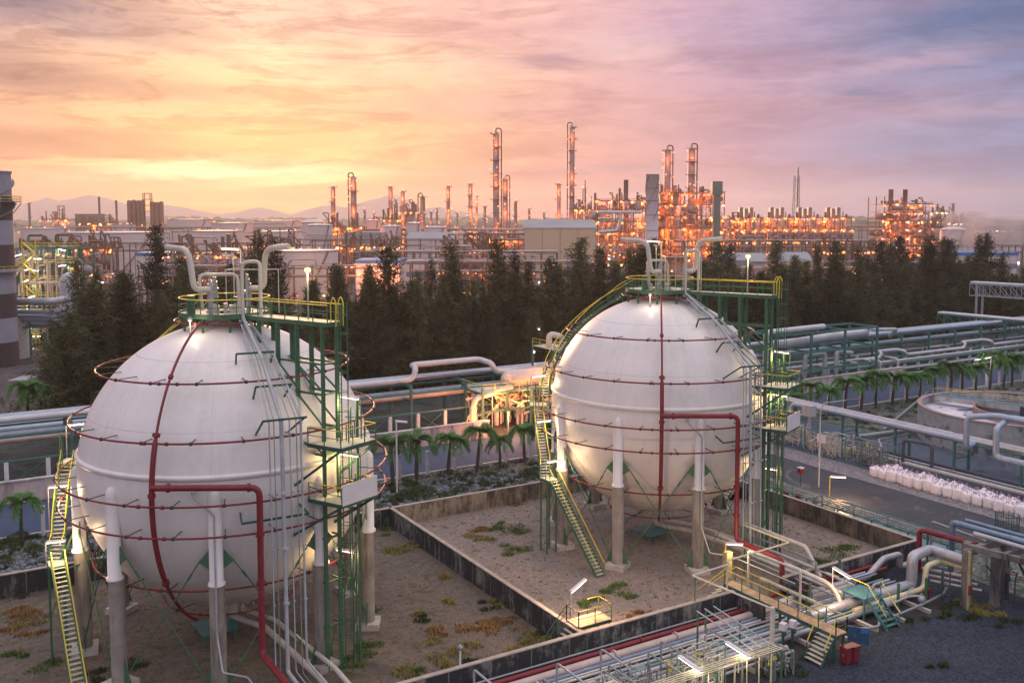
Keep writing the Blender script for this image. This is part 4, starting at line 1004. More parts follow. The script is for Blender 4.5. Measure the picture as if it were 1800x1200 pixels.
# corner platform on the dividing wall
e = empty('corner_platform', (37, 53, 0), 'small plank platform with yellow rail over the corner where the dark walls meet', 'platform')
b = MB(); b.bb(36.2,52.0,1.86,39.0,53.5,1.93); b.build('deck', 'wood_deck', e)
b = MB(); b.bar((36.2,52.0,1.8),(39,52.0,1.8),.08,.2); b.bar((36.2,53.5,1.8),(39,53.5,1.8),.08,.2)
for q in ((36.3,52.1),(38.9,52.1),(38.9,53.4),(36.3,53.4)): b.bar((*q,0),(*q,1.8),.09)
for k in range(6): t = k/6; b.bar((36.1-1.5*t,52.1,1.7-1.6*t),(36.1-1.5*t,53.3,1.7-1.6*t),.24,.05)
b.build('frame', 'dark_green_steel', e)
b = MB()
for k in range(6): t = k/6; b.bar((36.1-1.5*t,52.15,1.74-1.6*t),(36.1-1.5*t,53.25,1.74-1.6*t),.2,.03)
b.build('stair_treads', 'pale_deck', e)
tr = MB(); gr = MB(); rail(tr, gr, [(36.2,52.0,1.93),(39,52.0,1.93),(39,53.5,1.93),(38.0,53.5,1.93)], 1.1, 1.6)
tr.build('top_rail', 'yellow_paint', e); rail(gr, gr, [(36.2,53.5,1.9),(34.6,53.5,.25)], 1.1, 1.0); rail(gr, gr, [(36.2,52.0,1.9),(36.2,53.5,1.9)], 1.1, 1.4); gr.build('guard_rail', 'green_steel', e)
flu('corner_lamp', 'white tube lamp tilted up over the corner platform of the compound walls', (37.0,54.2,0), 3.5, .05, (.80,.15,.0), 'tube_white', 'steel', 1300, (1,.56,.30), group='tube lamps round the footbridge', L_=1.5, tilt=.35)
e = flood('yard_lamp', 'blue topped lamp on a white pole before the left compound wall', (26.8,51.6,0), 2.9, 'white_paint', 0, (1,1,1), r=.14, pole='white_paint')
# extras right of the bridge
pipe([(52.2,49.75,.8),(63.4,49.75,.8),(65.3,49.75,1.9),(67.4,49.75,1.9),(67.4,49.75,.8),(71,49.75,.8)], .26, 'silver_cladding', 'silver clad pipe that steps up over the ground right of the footbridge', fil=.3, n=12, group='insulated pipes right of the footbridge')
pipe([(53,46.6,.9),(64.7,46.6,.9),(64.7,46.6,3.2),(67.4,46.9,3.2),(67.5,43.5,3.2)], .42, 'silver_cladding', 'thickest silver insulated pipe, rising in an upright loop at the right end of the pipeway', fil=.5, n=12, group='insulated pipes right of the footbridge')
pipe([(57,45.9,.7),(65.3,45.9,.7),(65.5,45.9,2.5),(67.6,46.0,2.5),(67.8,43.2,2.5)], .22, 'line_pale', 'cream pipe looping beneath the thickest silver pipe', fil=.5, n=12, group='insulated pipes right of the footbridge')
pipe([(58.6,47.3,.75),(64.4,47.3,.75)], .22, 'silver_cladding', 'broad pale pipe ending at the foot of the silver loop', fil=.3, n=12, group='insulated pipes right of the footbridge')
pipe([(56.3,60,2.6),(56.0,50.4,2.6),(56.6,47.6,2.2),(56.6,46.6,.9),(54.2,46.2,.8)], .18, 'pale_pipe', 'cream pipe bending down like a swan neck beside the footbridge', fil=.9, n=12, group='insulated pipes right of the footbridge')
pipe([(59.2,59.5,3.2),(59.2,52.6,3.2),(59.2,51.0,1.2)], .17, 'pale_pipe', 'pale pipe sloping out over the front wall right of the footbridge', fil=.3, n=10, group='insulated pipes right of the footbridge')
pipe([(58.4,60,2.7),(58.4,52.3,2.7),(58.2,50.6,2.7),(58.2,50.6,.8)], .09, 'galv', 'thin galvanised pipe dropping behind the orange tinged lamp', fil=.2, n=8, group='insulated pipes right of the footbridge')
pipe([(53.8,53.6,0),(53.8,53.6,3.6),(54.0,48.4,3.6),(54.0,48.4,.5)], .09, 'pale_pipe', 'tall cream goalpost pipe standing across the walkway handrail', 'goalpost_pipe', .3, 8, 'insulated pipes right of the footbridge')
pipe([(54.8,53.2,1.2),(54.8,47.6,1.2)], .18, 'grey_pipe', 'thick grey pipe crossing the trench beside the red riser', fil=.3, n=12, group='insulated pipes right of the footbridge')
b = MB()
for (x, y, h) in ((55.1,48.4,2.4),(61.2,45.2,2.2),(64.0,44.8,2.2),(66.3,45.0,2.2),(60.6,50.3,2.6)):
    b.cut(); b.bar((x,y,0),(x,y,h),.16)
for o in b.build_each('support_post', 'green_steel'): 
    c0 = o.data.vertices[0].co.copy(); tag(o, 'short green post holding up the pipes right of the footbridge', 'post', 'green posts right of the footbridge')
# green platform with stair
e = empty('green_platform', (58, 45.5, 0), 'teal steel platform with a short teal stair coming down to the gravel yard', 'platform')
b = MB(); b.bb(57.2,45.1,1.78,59.2,47.2,1.86); b.build('deck', 'teal_steel', e)
b = MB()
for q in ((57.3,45.2),(59.1,45.2),(57.3,47.1),(59.1,47.1)): b.bar((*q,0),(*q,1.78),.1)
for x in (57.5, 58.9): b.bar((x,45.1,1.75),(x-.0,43.3,0),.06,.24)
b.build('frame', 'teal_steel', e)
b = MB()
for k in range(6): t = (k+.4)/6.2; b.bar((57.5,45.1-1.75*t,1.75-1.75*t),(58.9,45.1-1.75*t,1.75-1.75*t),.27,.05,(0,0,1))
b.build('stair_treads', 'teal_steel', e)
tr = MB(); gr = MB(); tr.tube([(57.5,46.9,2.9),(57.5,45.1,2.9),(57.5,43.4,1.05)], .035, 6); tr.tube([(59.0,45.1,2.9),(59.0,43.4,1.05)], .035, 6)
gr.bar((57.5,45.1,1.8),(57.5,45.1,2.9),.06); gr.cut(); gr.bar((59,45.1,1.8),(59,45.1,2.9),.06); gr.cut(); gr.bar((57.5,46.9,1.8),(57.5,46.9,2.9),.06); gr.cut(); gr.bar((57.5,43.4,0),(57.5,43.4,1.05),.05); gr.cut(); gr.bar((59.0,43.4,0),(59.0,43.4,1.05),.05)
tr.build('handrail', 'yellow_paint', e); gr.build_each('rail_post', 'teal_steel', e)
pipe([(58.9,44.0,.5),(63,44.3,.5),(66,44.7,.5),(67.5,45.4,.5)], .10, 'galv', 'thin galvanised pipe leading off from the foot of the teal stair', fil=.3, n=8, group='small ground pipes by the gravel yard')
pipe([(60.4,44.3,.3),(60.4,45.0,.9),(62.5,45.2,.9),(63.6,44.7,.9),(63.6,44.5,.3)], .09, 'silver_cladding', 'small silver ground pipe with double bends near the gravel yard', fil=.2, n=8, group='small ground pipes by the gravel yard')
pipe([(54.6,44.6,.5),(55.4,43.8,.5),(57.0,43.6,.4),(57.6,44.1,.4)], .10, 'galv', 'pale ground pipe curving under the teal platform', fil=.4, n=8, group='small ground pipes by the gravel yard')
b = MB(); b.ball((63.2,44.6,.75), .28, 10); b.cyl((63.2,44.6,.3),(63.2,44.6,1.2),.08,8); tag(b.build('valve', 'silver_cladding', None, (63.2,44.6,0)), 'silver valve on the small ground pipe near the gravel yard', 'valve')
b = MB(); b.ball((64.9,45.2,.9), .22, 10); b.cyl((64.9,45.2,.2),(64.9,45.2,.9),.08,8); b.lathe([(.2,1.0),(.26,1.05),(.2,1.1)], (64.9,45.2,0), 12); tag(b.build('valve', 'red_paint', None, (64.9,45.2,0)), 'red valve low behind the silver valve near the gravel yard', 'valve')
# notice board, red cabinets, rectifier boxes
e = empty('notice_board', (53.4,42.4,0), 'blue notice board on legs at the edge of the gravel yard', 'board')
b = MB(); b.bar((53.0,43.1,1.0),(53.8,41.9,1.0),.06,1.15); b.build('panel', 'board_blue' if 'board_blue' in M else mat('board_blue', (.03,.085,.16), .6, var=.3, vs=2, stain=(.12,.22,.30), stain_s=1.2).name, e)
b = MB(); b.bar((53.0,43.1,0),(53.0,43.1,1.6),.07); b.cut(); b.bar((53.8,41.9,0),(53.8,41.9,1.6),.07); b.build_each('leg', 'teal_steel', e)
b = MB(); b.bar((53.45,42.35,1.35),(53.72,41.95,1.35),.09,.28); b.build('sticker', 'blue_paint', e)
for k in range(2):
    e = empty('fire_cabinet', (51.9+.0, 41.6-.62*k, 0), ('red hose cabinet nearer the footbridge stair', 'red hose cabinet farther right, beside the first')[k], 'cabinet', 'red hose cabinets')
    cx_, cy_ = 50.9+.62*k, 41.5-.10*k
    b = MB(); b.bb(cx_-.27,cy_-.3,.12,cx_+.27,cy_+.3,1.15); b.bb(cx_-.31,cy_-.34,1.15,cx_+.31,cy_+.34,1.23)
    for q in ((-.22,-.25),(.22,-.25),(-.22,.25),(.22,.25)): b.bar((cx_+q[0],cy_+q[1],0),(cx_+q[0],cy_+q[1],.14),.06)
    b.build('body', 'dark_red_paint', e); e.location = (cx_, cy_, 0)
    for ch in e.children: ch.location = Vector((51.9, 41.6-.62*k, 0))-Vector((cx_, cy_, 0))
    ORG[e.name] = (cx_, cy_, 0)
    b = MB(); b.bb(cx_-.30,cy_-.22,.25,cx_-.275,cy_+.22,1.05); b.build('door', 'red_paint', e)
    b = MB(); b.bb(cx_-.33,cy_-.05,.6,cx_-.30,cy_+.02,.75); b.build('handle', 'galv', e)
for k in range(2):
    x, y = 48.7+.9*k, 45.1-.05*k
    e = empty('control_box', (x, y, 0), ('white instrument box on a post left of the footbridge', 'white instrument box right beside the footbridge deck')[k], 'box', 'white instrument boxes by the footbridge')
    b = MB(); b.box((x,y,1.75),(.42,.42,.5),.2); b.build('housing', 'white_paint', e)
    b = MB(); b.bar((x,y,0),(x,y,1.5),.14); b.ball((x+.1,y,1.2),.2,8); b.build('post', 'dark_green_steel', e)
# red U pipe, white U pipe, blue pipes and concrete frame at the right edge
pipe([(68.3,48.6,.5),(68.3,48.6,4.2),(68.9,44.4,4.2),(68.9,43.9,4.2)], .22, 'red_paint', 'red pipe rising out of the ground and turning toward the concrete frame', fil=.45, n=12, group='pipes by the concrete frame', flanges=[(0,.5)])
pipe([(68.7,48.1,0),(68.7,48.1,3.9)], .10, 'green_steel', 'green post under the bend of the red pipe', 'post', 0, 8, 'pipes by the concrete frame', cat='post')
pipe([(74.2,51.6,0),(74.2,51.6,3.0),(73.6,46.0,3.0),(73.6,45.8,0)], .12, 'galv', 'pale hoop pipe beyond the red pipe, next to the road', 'pipe_hoop', .3, 8, 'pipes by the concrete frame')
pipe([(69.6,46.5,.8),(69.6,46.5,5.2),(70.6,38,5.2)], .24, 'steel_blue', 'dark blue pipe rising and running right along the top of the concrete frame', fil=.4, n=12, group='pipes by the concrete frame') if 'steel_blue' in M else (mat('steel_blue', (.16,.24,.34), .35, .3), pipe([(69.6,46.5,.8),(69.6,46.5,5.2),(70.6,30,5.2)], .24, 'steel_blue', 'dark blue pipe rising and running right along the top of the concrete frame', fil=.4, n=12, group='pipes by the concrete frame'))
pipe([(71.8,46.8,4.9),(72.6,30,4.9)], .16, 'steel_blue', 'thinner blue pipe lying behind the dark blue pipe on the concrete frame', fil=.4, n=10, group='pipes by the concrete frame')
pipe([(69.0,44.2,5.0),(69.6,30,5.0)], .2, 'silver_cladding', 'silver pipe nearest the viewer on the concrete frame', fil=.4, n=10, group='pipes by the concrete frame')
for k, (y, z) in enumerate(((46.8,1.9),(46.4,1.5),(46.0,1.15))):
    pipe([(66.2,y,z),(66.2+1.6,y-3.4,z)], (.13,.10,.10)[k], 'pale_pipe', ('top','middle','bottom')[k]+' one of three pale pipes stacked left of the concrete frame', fil=.2, n=8, group='stacked pale pipes by the concrete frame')
e = empty('pipe_bridge', (67, 43, 0), 'dark concrete pipe bridge frame at the right edge of the photo', 'pipe bridge')
b = MB()
for (x, y) in ((66.4,43.0),(68.0,44.1),(68.4,41.9),(71.4,43.0),(70.2,38.5),(73.2,38.8)): b.cut(); b.bb(x-.28,y-.28,0,x+.28,y+.28,4.55)
b.build_each('column', 'frame_concrete' if 'frame_concrete' in M else mat('frame_concrete', (.17,.16,.15), .9, var=.3, vs=1, stain=(.05,.05,.05), stain_s=1, vert=.2).name, e)
b = MB()
b.bar((66.4,43.0,4.35),(72.6,43.2,4.35),.5,.55); b.bar((66.8,43.6,4.62),(69.2,30,4.62),.4,.45); b.bar((71.4,43.4,4.62),(73.4,30,4.62),.4,.45)
for k in range(5): b.bar((67.6+k*.3,41-2.4*k,4.4),(72.2+k*.3,41-2.4*k,4.4),.3,.4)
b.build('beam', 'frame_concrete', e)
b = MB(); b.bar((66.0,42.55,0),(66.0,42.55,4.6),.16); b.build('post', 'beam_yellow', e)
b = MB(); b.box((66.0,42.4,1.6),(.22,.22,.7)); b.build('call_box', 'dark_red_paint', e)
b = MB()
for sg in (-.25,.25): b.bar((65.3+sg*.6,44.0-sg,0),(65.3+sg*.6,44.0-sg,3.0),.07)
for k in range(9): b.bar((65.15,44.25,.3+k*.3),(65.45,43.75,.3+k*.3),.04)
b.build('ladder', 'dark_pipe', e)
b = MB(); rr = random.Random(3)
for k in range(16): x, y = rr.uniform(69,72.5), rr.uniform(39,43); b.tube([(x,y,0),(x,y,rr.uniform(1,3.6)),(x+rr.uniform(-1.2,1.2),y,rr.uniform(1,3.6))], rr.choice((.06,.1,.14)), 7, .1)
b.build('hanging_pipes', 'dark_pipe', e)
b = MB()
for k in range(3): b.cut(); b.lathe([(.28,0),(.33,.04),(.28,.08),(.22,.04),(.28,0)], (69.4+k*1.0, 41.2-.3*k, 2.6-.5*k), 12)
b.build_each('hand_wheel', 'red_paint', e)
# verge equipment along the road side wall: teal pipe rack, low pipes
e = empty('low_rack', (76, 60, 0), 'low teal pipe rack outside the road side wall of the right compound', 'pipe rack')
b = MB(); 
for y in (70, 66, 62, 58, 54, 50): b.bar((74.2,y,0),(74.2,y,1.3),.1); b.bar((76.6,y,0),(76.6,y,1.3),.1); b.bar((74.2,y,1.3),(76.6,y,1.3),.1)
b.bar((74.2,71,1.38),(74.2,49,1.38),.1); b.bar((76.6,71,1.38),(76.6,49,1.38),.1)
b.build('frame', 'teal_steel', e)
b = MB(); b.bb(74.5,50,.25,76.4,64,.32); b.build('tray', 'tray_teal' if 'tray_teal' in M else mat('tray_teal', (.10,.24,.25), .45, var=.2).name, e)
b = MB()
for k in range(4): b.cut(); b.tube([(74.5+k*.5,70.5,1.5),(74.5+k*.5,50,1.5)], .05, 6)
b.build_each('line', 'galv', e)
for k, (x, y, c_, l) in enumerate(((74.8,69.3,'red_paint','red fire pump body on the verge by the road side wall'),(75.4,68.2,'red_paint','second red pump body by the road side wall'),(76.2,66.6,'silver_cladding','small silver tank beside the red pumps on the verge'))):
    b = MB(); b.cyl((x,y,.3),(x,y,1.05),.28,12); b.ball((x,y,1.05),.28,10,(1,1,.5)); b.bar((x,y,0),(x,y,.3),.3); tag(b.build('pump', c_, None, (x,y,0)), l, 'pump', 'equipment on the verge by the wall')
b = MB(); b.bb(73.0,74.0,.3,73.7,74.4,.7); b.bb(73.1,74.1,0,73.2,74.3,.3); b.bb(73.5,74.1,0,73.6,74.3,.3); tag(b.build('crate', 'red_paint', None, (73.3,74.2,0)), 'small red box on the verge near the steps', 'box')
e = empty('concrete_steps', (71.5,74,0), 'concrete steps climbing over the road side wall behind the right tank', 'steps')
b = MB()
for k in range(6): b.bb(69.8+k*.33,72.9,0,71.8,74.2,.3*(k+1))
b.build('treads', 'footing', e)
flu('road_lamp', 'glowing orange white tube lamp on a yellow post beside the road', (78.8,67.0,0), 2.75, .05, (.70,-.72,0), 'tube_warm', 'yellow_paint', 800, (1,.55,.25), group='lamps along the road', L_=1.6, tilt=0)
e = empty('street_lamp', (81.9,71.4,0), 'tall grey street lamp with a curved arm at the edge of the road', 'street lamp')
b = MB(); b.tube([(82.2,71.4,0),(82.2,71.4,8.6),(82.5,71.2,9.5),(84.6,69.6,9.9)], [.11,.08,.07,.05], 10); b.build('pole', 'grey_pipe', e)
b = MB(); b.bar((84.4,69.8,9.86),(85.6,68.9,9.98),.32,.12); b.build('lamp_head', 'dark_pipe', e)
e = empty('call_point', (81.0,72.6,0), 'red box on a dark post on the verge beside the road', 'call point')
b = MB(); b.bar((80.6,72.6,0),(80.6,72.6,1.6),.1); b.build('post', 'dark_pipe', e)
b = MB(); b.bb(80.35,72.35,1.55,80.85,72.85,2.1); b.build('box', 'red_paint', e)
b = MB(); b.bb(80.3,72.3,2.1,80.9,72.9,2.2); b.build('cap', 'pale_pipe', e)
# bulk bags
def make_bag(seed):
    rr = random.Random(seed); e = empty('bulk_bag', (0,0,0), 'x', 'bulk bag', 'white bulk bags in a row along the road')
    n = 20; V = []; zs = [(0,.90),(.05,1.0),(.3,1.04),(.6,1.05),(.92,1.02),(1.0,.96),(1.04,.74),(1.05,.40),(1.17,.34),(1.24,.22)]
    ph = rr.uniform(0,6)
    for z, s_ in zs:
        for i in range(n):
            a = 2*pi*i/n; ca, sa = cos(a), sin(a); k = (abs(ca)**6+abs(sa)**6)**(-1/6)
            r = .52*s_*k*(1+.04*sin(3*a+ph+z*4))+rr.uniform(-.02,.02); V.append((r*ca, r*sa, z*1.0+rr.uniform(-.015,.015)))
    Fs = [(j*n+i, j*n+(i+1)%n, (j+1)*n+(i+1)%n, (j+1)*n+i) for j in range(len(zs)-1) for i in range(n)]
    b = MB(); b.add(V, Fs, True); b.add(V[-n:], [tuple(range(n))]); b.build('sack', 'bag_cloth', e)
    b = MB()
    for q in ((1,1),(1,-1),(-1,1),(-1,-1)):
        x, y = q[0]*.38, q[1]*.38; dx, dy = rr.uniform(-.2,.2), rr.uniform(-.2,.2)
        b.cut(); b.tube([(x,y,.9),(x*.9+dx*.5,y*.9+dy*.5,1.35),(x*.6+dx,y*.6+dy,1.3),(x*.6,y*.6,.98)], .028, 5)
    b.build_each('lifting_loop', 'bag_loop' if 'bag_loop' in M else mat('bag_loop', (.50,.33,.40), .8, var=.3).name, e)
    return e
bags = [make_bag(s_) for s_ in (1, 2, 3)]
rr = random.Random(9); used = [0, 0, 0]
spots = [(91.4+rr.uniform(-.15,.15), 71.0-1.17*k, 0) for k in range(19)]+[(92.65+rr.uniform(-.35,.35), 70.6-1.2*k+rr.uniform(-.2,.2), 1) for k in range(17)]
for i, (x, y, row) in enumerate(spots):
    s_ = i % 3; o = bags[s_] if not used[s_] else copy_tree(bags[s_]); used[s_] = 1
    o.location = (x, y, .012); o.rotation_euler.z = rr.uniform(-.4, .4)+rr.choice((0, pi/2)); sc_ = rr.uniform(1.02, 1.2); o.scale = (sc_, sc_, sc_*rr.uniform(.85, 1.1))
    k = i if row == 0 else i-19
    o['label'] = 'white bulk bag, %s from the far end of the %s row beside the road' % (ordn(k), ('roadside', 'rear')[row])
e = empty('wire_cage', (85.0,49.6,0), 'dark round wire cage standing at the road edge in front of the last bags', 'cage')
cg = gp(1770, 935); b = MB()
for z in (.1, .8, 1.7): b.ring((cg.x,cg.y,z), 1.0, .03, 24, 5)
for k in range(14): a = k*2*pi/14; b.bar((cg.x+cos(a),cg.y+sin(a),0),(cg.x+cos(a)*1.05,cg.y+sin(a)*1.05,1.9),.04)
b.build('bars', 'dark_green_steel', e)
# clarifier tank
CX, CY, CR = 122.0, 72.6, 12.4
e = empty('clarifier_tank', (CX, CY, 0), 'round open concrete settling tank with foamy water at the right edge', 'tank')
mat('clarifier_wall', (.30,.32,.33), .9, var=.2, vs=.6, stain=(.07,.09,.10), stain_s=.35, stain_t=(.5,.6), bump=.2)
b = MB(); b.lathe([(CR,0),(CR,4.4),(CR-.35,4.4),(CR-.35,0)], (CX,CY,0), 80, False, sharp=True); b.build('tank_wall', 'clarifier_wall', e)
b = MB(); b.lathe([(CR+.08,4.38),(CR+.08,4.5),(CR-.5,4.5),(CR-.5,4.38)], (CX,CY,0), 80, False, sharp=True); b.build('rim', 'rim_brown' if 'rim_brown' in M else mat('rim_brown', (.30,.22,.19), .8, var=.2).name, e)
b = MB(); b.lathe([(CR-.36,3.3),(.01,3.3)], (CX,CY,0), 64, False); b.build('water', 'foam', e)
b = MB(); b.lathe([(6.6,2.9),(6.6,4.3),(6.35,4.3),(6.35,2.9)], (CX+1.2,CY-.6,0), 56, False, sharp=True); b.build('inner_ring', 'rim_brown', e)
b = MB(); b.lathe([(6.3,3.4),(.01,3.4)], (CX+1.2,CY-.6,0), 48, False); b.build('inner_water', 'murky_water', e)
b = MB(); b.cyl((CX+1.2,CY-.6,3.2),(CX+1.2,CY-.6,4.6),.9,16); b.build('centre_drum', 'dark_pipe', e)
e = empty('clarifier_bridge', (CX+1, CY+4, 4.5), 'walkway bridge with a yellow rail reaching over the round settling tank', 'bridge')
p0 = Vector((CX-1.4, CY+CR-1.0, 4.6)); p1 = Vector((CX+4.5, CY-CR, 4.6)); b = MB(); b.bar(p0, p1, 1.4, .12); b.build('deck', 'teal_steel', e)
b = MB(); dd = (p1-p0).normalized(); sd_ = Vector((dd.y, -dd.x, 0))*.7
for s_ in (-1, 1): b.bar(p0+sd_*s_-Vector((0,0,.35)), p1+sd_*s_-Vector((0,0,.35)), .12, .7)
b.build('girder', 'pale_concrete', e)
tr = MB(); gr = MB(); rail(tr, gr, [p0+sd_, p1+sd_], 1.0, 1.6); rail(tr, gr, [p0-sd_, p1-sd_], 1.0, 1.6); tr.build('top_rail', 'yellow_paint', e); gr.build('guard_rail', 'grey_pipe', e)
flu('clarifier_lamp', 'white tube lamp on a white post behind the round settling tank', (152,98.6,0), 5.2, .1, (.6,-.25,0), 'tube_white', 'white_paint', 250, (1,.85,.75), L_=3.0, group='lamps along the road')
# pipe rack parallel to the road
e = empty('pipe_rack', (100, 70, 0), 'green pipe rack running beside the yard between the bags and the round tank', 'pipe rack')
b = MB()
for k in range(10):
    y = 98-k*8.0; b.bar((101.4,y,0),(101.4,y,4.3),.26); b.bar((98.6,y,0),(98.6,y,4.3),.26); b.bar((98.4,y,4.1),(101.6,y,4.1),.2); b.bar((98.4,y,2.2),(101.6,y,2.2),.14)
for x in (98.6, 101.4): b.bar((x,98,4.3),(x,26,4.3),.14,.2)
b.build('frame', 'rack_green' if 'rack_green' in M else mat('rack_green', (.05,.15,.135), .6, var=.2).name, e)
GR2 = 'pipes on the rack beside the yard'
pipe([(97.6,90,3.4),(97.9,90,4.55),(98.7,86,4.55),(98.7,63.6,4.55),(95.9,62.8,4.55),(95.9,62.8,8.0),(97.5,60.2,8.4),(97.5,40,8.0)], .33, 'silver_blue' if 'silver_blue' in M else mat('silver_blue', (.32,.38,.46), .35, .3, var=.12).name, 'large blue grey pipe on the rack with a high expansion loop, left one', fil=.6, n=12, group=GR2)
pipe([(94.4,26,4.6),(94.6,58.5,4.6),(94.6,58.5,7.7),(99.5,60.0,8.0),(103,40,8.0)], .33, 'silver_blue', 'large blue grey pipe with a high expansion loop, right one', fil=.6, n=12, group=GR2)
pipe([(99.5,95,4.5),(99.5,26,4.5)], .2, 'pale_pipe', 'pale pipe in the middle of the rack beside the yard', fil=.3, n=10, group=GR2)
pipe([(100.3,95,4.5),(100.3,26,4.5)], .26, 'silver_cladding', 'silver pipe on the rack beside the yard', fil=.3, n=10, group=GR2)
pipe([(101.1,95,4.5),(101.1,26,4.5)], .16, 'rust_pipe' if 'rust_pipe' in M else mat('rust_pipe', (.42,.34,.32), .6, var=.2, vs=.3, stain=(.22,.10,.07), stain_s=.12, stain_t=(.58,.62)).name, 'pale pipe with rusty stretches on the rack beside the yard', fil=.3, n=10, group=GR2)
pipe([(96.6,84,.75),(97.2,26,.75)], .26, 'pale_pipe', 'pale low pipe near the ground in front of the rack', fil=.3, n=10, group=GR2)
pipe([(98.2,84,.75),(98.6,26,.75)], .16, 'grey_pipe', 'grey low pipe near the ground under the rack', fil=.3, n=10, group=GR2)
pipe([(99.4,84,.75),(99.8,26,.75)], .22, 'dark_pipe', 'dark low pipe near the ground under the rack', fil=.3, n=10, group=GR2)
pipe([(104,66,.5),(104,66,3.4),(104.4,61.5,3.4),(104.4,61.5,.5)], .42, 'silver_blue', 'fat blue grey hoop pipe behind the rack, left one', 'pipe_hoop', .8, 12, GR2)
pipe([(106,64.5,.5),(106,64.5,3.0),(106.4,60.5,3.0),(106.4,60.5,.5)], .36, 'silver_blue', 'fat blue grey hoop pipe behind the rack, right one', 'pipe_hoop', .8, 12, GR2)
pipe([(101,58,2.2),(101,58,5.8),(107,52,6.0),(108,40,6.0)], .4, 'silver_blue', 'blue grey pipe bending high at the right edge above the rack', fil=.7, n=12, group=GR2)
pipe([(102.5,56,3.2),(102.5,56,5.2),(108,48,5.2)], .36, 'silver_blue', 'blue grey pipe bending lower at the right edge above the rack', fil=.7, n=12, group=GR2)
for k, (ya, yb, x, z) in enumerate(((97,84.5,88.5,3.6),(80,70.5,92.5,3.2))):
    pipe([(x+9,ya-6,z),(x+3,ya-6,z),(x+1,ya-8,z-.2),(x+1,ya-8,.8)], .12, 'galv', ('left','right')[k]+' pale hooked pipe reaching from the rack toward the road', 'hooked_pipe', .5, 8, GR2)
pipe([(95.6,70.6,1.2),(95.6,70.6,3.9),(96.2,67.2,3.9),(96.2,67.2,1.2)], .2, 'dark_pipe', 'black hoop pipe behind the first bulk bags', 'pipe_hoop', .5, 10, GR2)
pipe([(110,84.5,.6),(140,99,.6)], .2, 'galv', 'pale pipe on the ground between the rack and the round tank', group=GR2)
pipe([(103,84,.5),(112,83,.5)], .3, 'galv', 'short pale pipe lying left of the round tank', group=GR2)
def skid2(x0, x1, y0, y1, seed, label): 
    e = skid(x0, x1, y0, y1, seed, label, 60, 3.0, 'teal_steel'); return e
skid2(93.2, 96.2, 84, 90, 21, 'teal skid of small valves and pipes at the roadside, left end')
skid2(93.2, 96.2, 77.5, 83.4, 22, 'teal skid of small valves and pipes at the roadside, next to the white sign')
skid2(93.2, 96.2, 71.6, 77, 23, 'teal skid of small valves and pipes right before the bulk bags')
e = empty('small_sign', (93.1,80.6,0), 'small blank white sign panel on the valve skid', 'sign')
b = MB(); b.bar((92.95,81.2,2.3),(92.95,79.8,2.3),.04,1.1); b.build('panel', 'white_paint', e); b = MB(); b.bar((93.0,80.5,0),(93.0,80.5,1.8),.07); b.build('post', 'galv', e)
b = MB(); b.bb(95.4,84.6,4.0,96.6,86.0,5.4); b.bb(95.9,85,0,96.1,85.4,4.0); tag(b.build('junction_box', 'grey_pipe', None, (96,85,0)), 'grey junction box standing above the pipes beside the road', 'box')
# ================= long rack parallel to the back road =================
def long_rack(xa, xb, label, y0=119.5, y1=126.5, h=6.6, step=8.6):
    e = empty('pipe_rack', ((xa+xb)/2, (y0+y1)/2, 0), label, 'pipe rack', 'green pipe racks along the trees')
    k = int((xb-xa)/step)
    b = MB()
    for i in range(k+1):
        x = xa+i*step; b.cut()
        for y in (y0, y1): b.bar((x,y,0),(x,y,h),.34)
        for z in (h-.2, h-2.2): b.bar((x,y0-.3,z),(x,y1+.3,z),.26,.32)
    b.build_each('portal', 'rack_green', e)
    b = MB()
    for y in (y0, y1):
        b.cut(); b.bar((xa,y,h-1.2),(xb,y,h-1.2),.18,.26)
    b.build_each('side_beam', 'rack_green', e)
    return e
long_rack(-40, 76, 'long green pipe rack in front of the trees, behind the left tank')
long_rack(88, 118, 'green pipe rack seen right behind the right tank')
long_rack(143, 236, 'green pipe rack in front of the trees on the right')
def lpipe(y, z, r, m, lab, xa=-40, xb=236, loops=(), zo=1.6, dy=3.0):
    pts = [(xa,y,z)]
    for (a, b_) in loops: pts += [(a,y,z),(a+.6,y,z+zo),(a+1.2,y+dy,z+zo),(b_-1.2,y+dy,z+zo),(b_-.6,y,z+zo*.8),(b_,y,z)]
    pts.append((xb,y,z)); return pipe(pts, r, m, lab, fil=.9, n=10, group='long pipes on the racks in front of the trees')
lpipe(121.0,7.1,.42,'pale_clad' if 'pale_clad' in M else mat('pale_clad', (.46,.48,.50), .4, .2, var=.12, vs=.5).name,'thick pale pipe with a raised loop on top of the long rack between the tanks',-40,84,[(55.5,69)])
lpipe(122.6,6.8,.24,'dark_pipe','dark pipe on the top tier of the long rack',-40,236)
lpipe(124.2,6.85,.3,'silver_blue','blue grey pipe on the top tier of the long rack',-40,236)
lpipe(125.6,6.8,.22,'grey_pipe','grey pipe at the far side of the long rack top tier',-40,236)
lpipe(120.6,4.8,.34,'pink_clad','thick pinkish pipe on the lower tier of the long rack',-40,80)
lpipe(122.0,4.7,.22,'dark_pipe','dark pipe on the lower tier of the long rack',-40,236)
lpipe(123.6,4.8,.3,'silver_blue','blue grey pipe on the lower tier of the long rack',-40,236)
lpipe(125.2,4.7,.2,'grey_pipe','grey pipe at the far side of the lower tier of the long rack',-40,236)
lpipe(128.4,4.4,.5,'silver_blue','broad blue grey duct behind the long rack',-40,30)
lpipe(132.5,3.6,.9,'silver_blue','very thick blue white duct at the foot of the trees on the left',-40,22)
lpipe(121.0,7.1,.42,'silver_blue','thick blue grey pipe along the top of the right hand rack',143,236,[])
lpipe(116.6,3.4,.3,'pale_clad','pale pipe on low supports behind the palms on the right',120,236,[(150,158),(176,186)],.9,1.5)
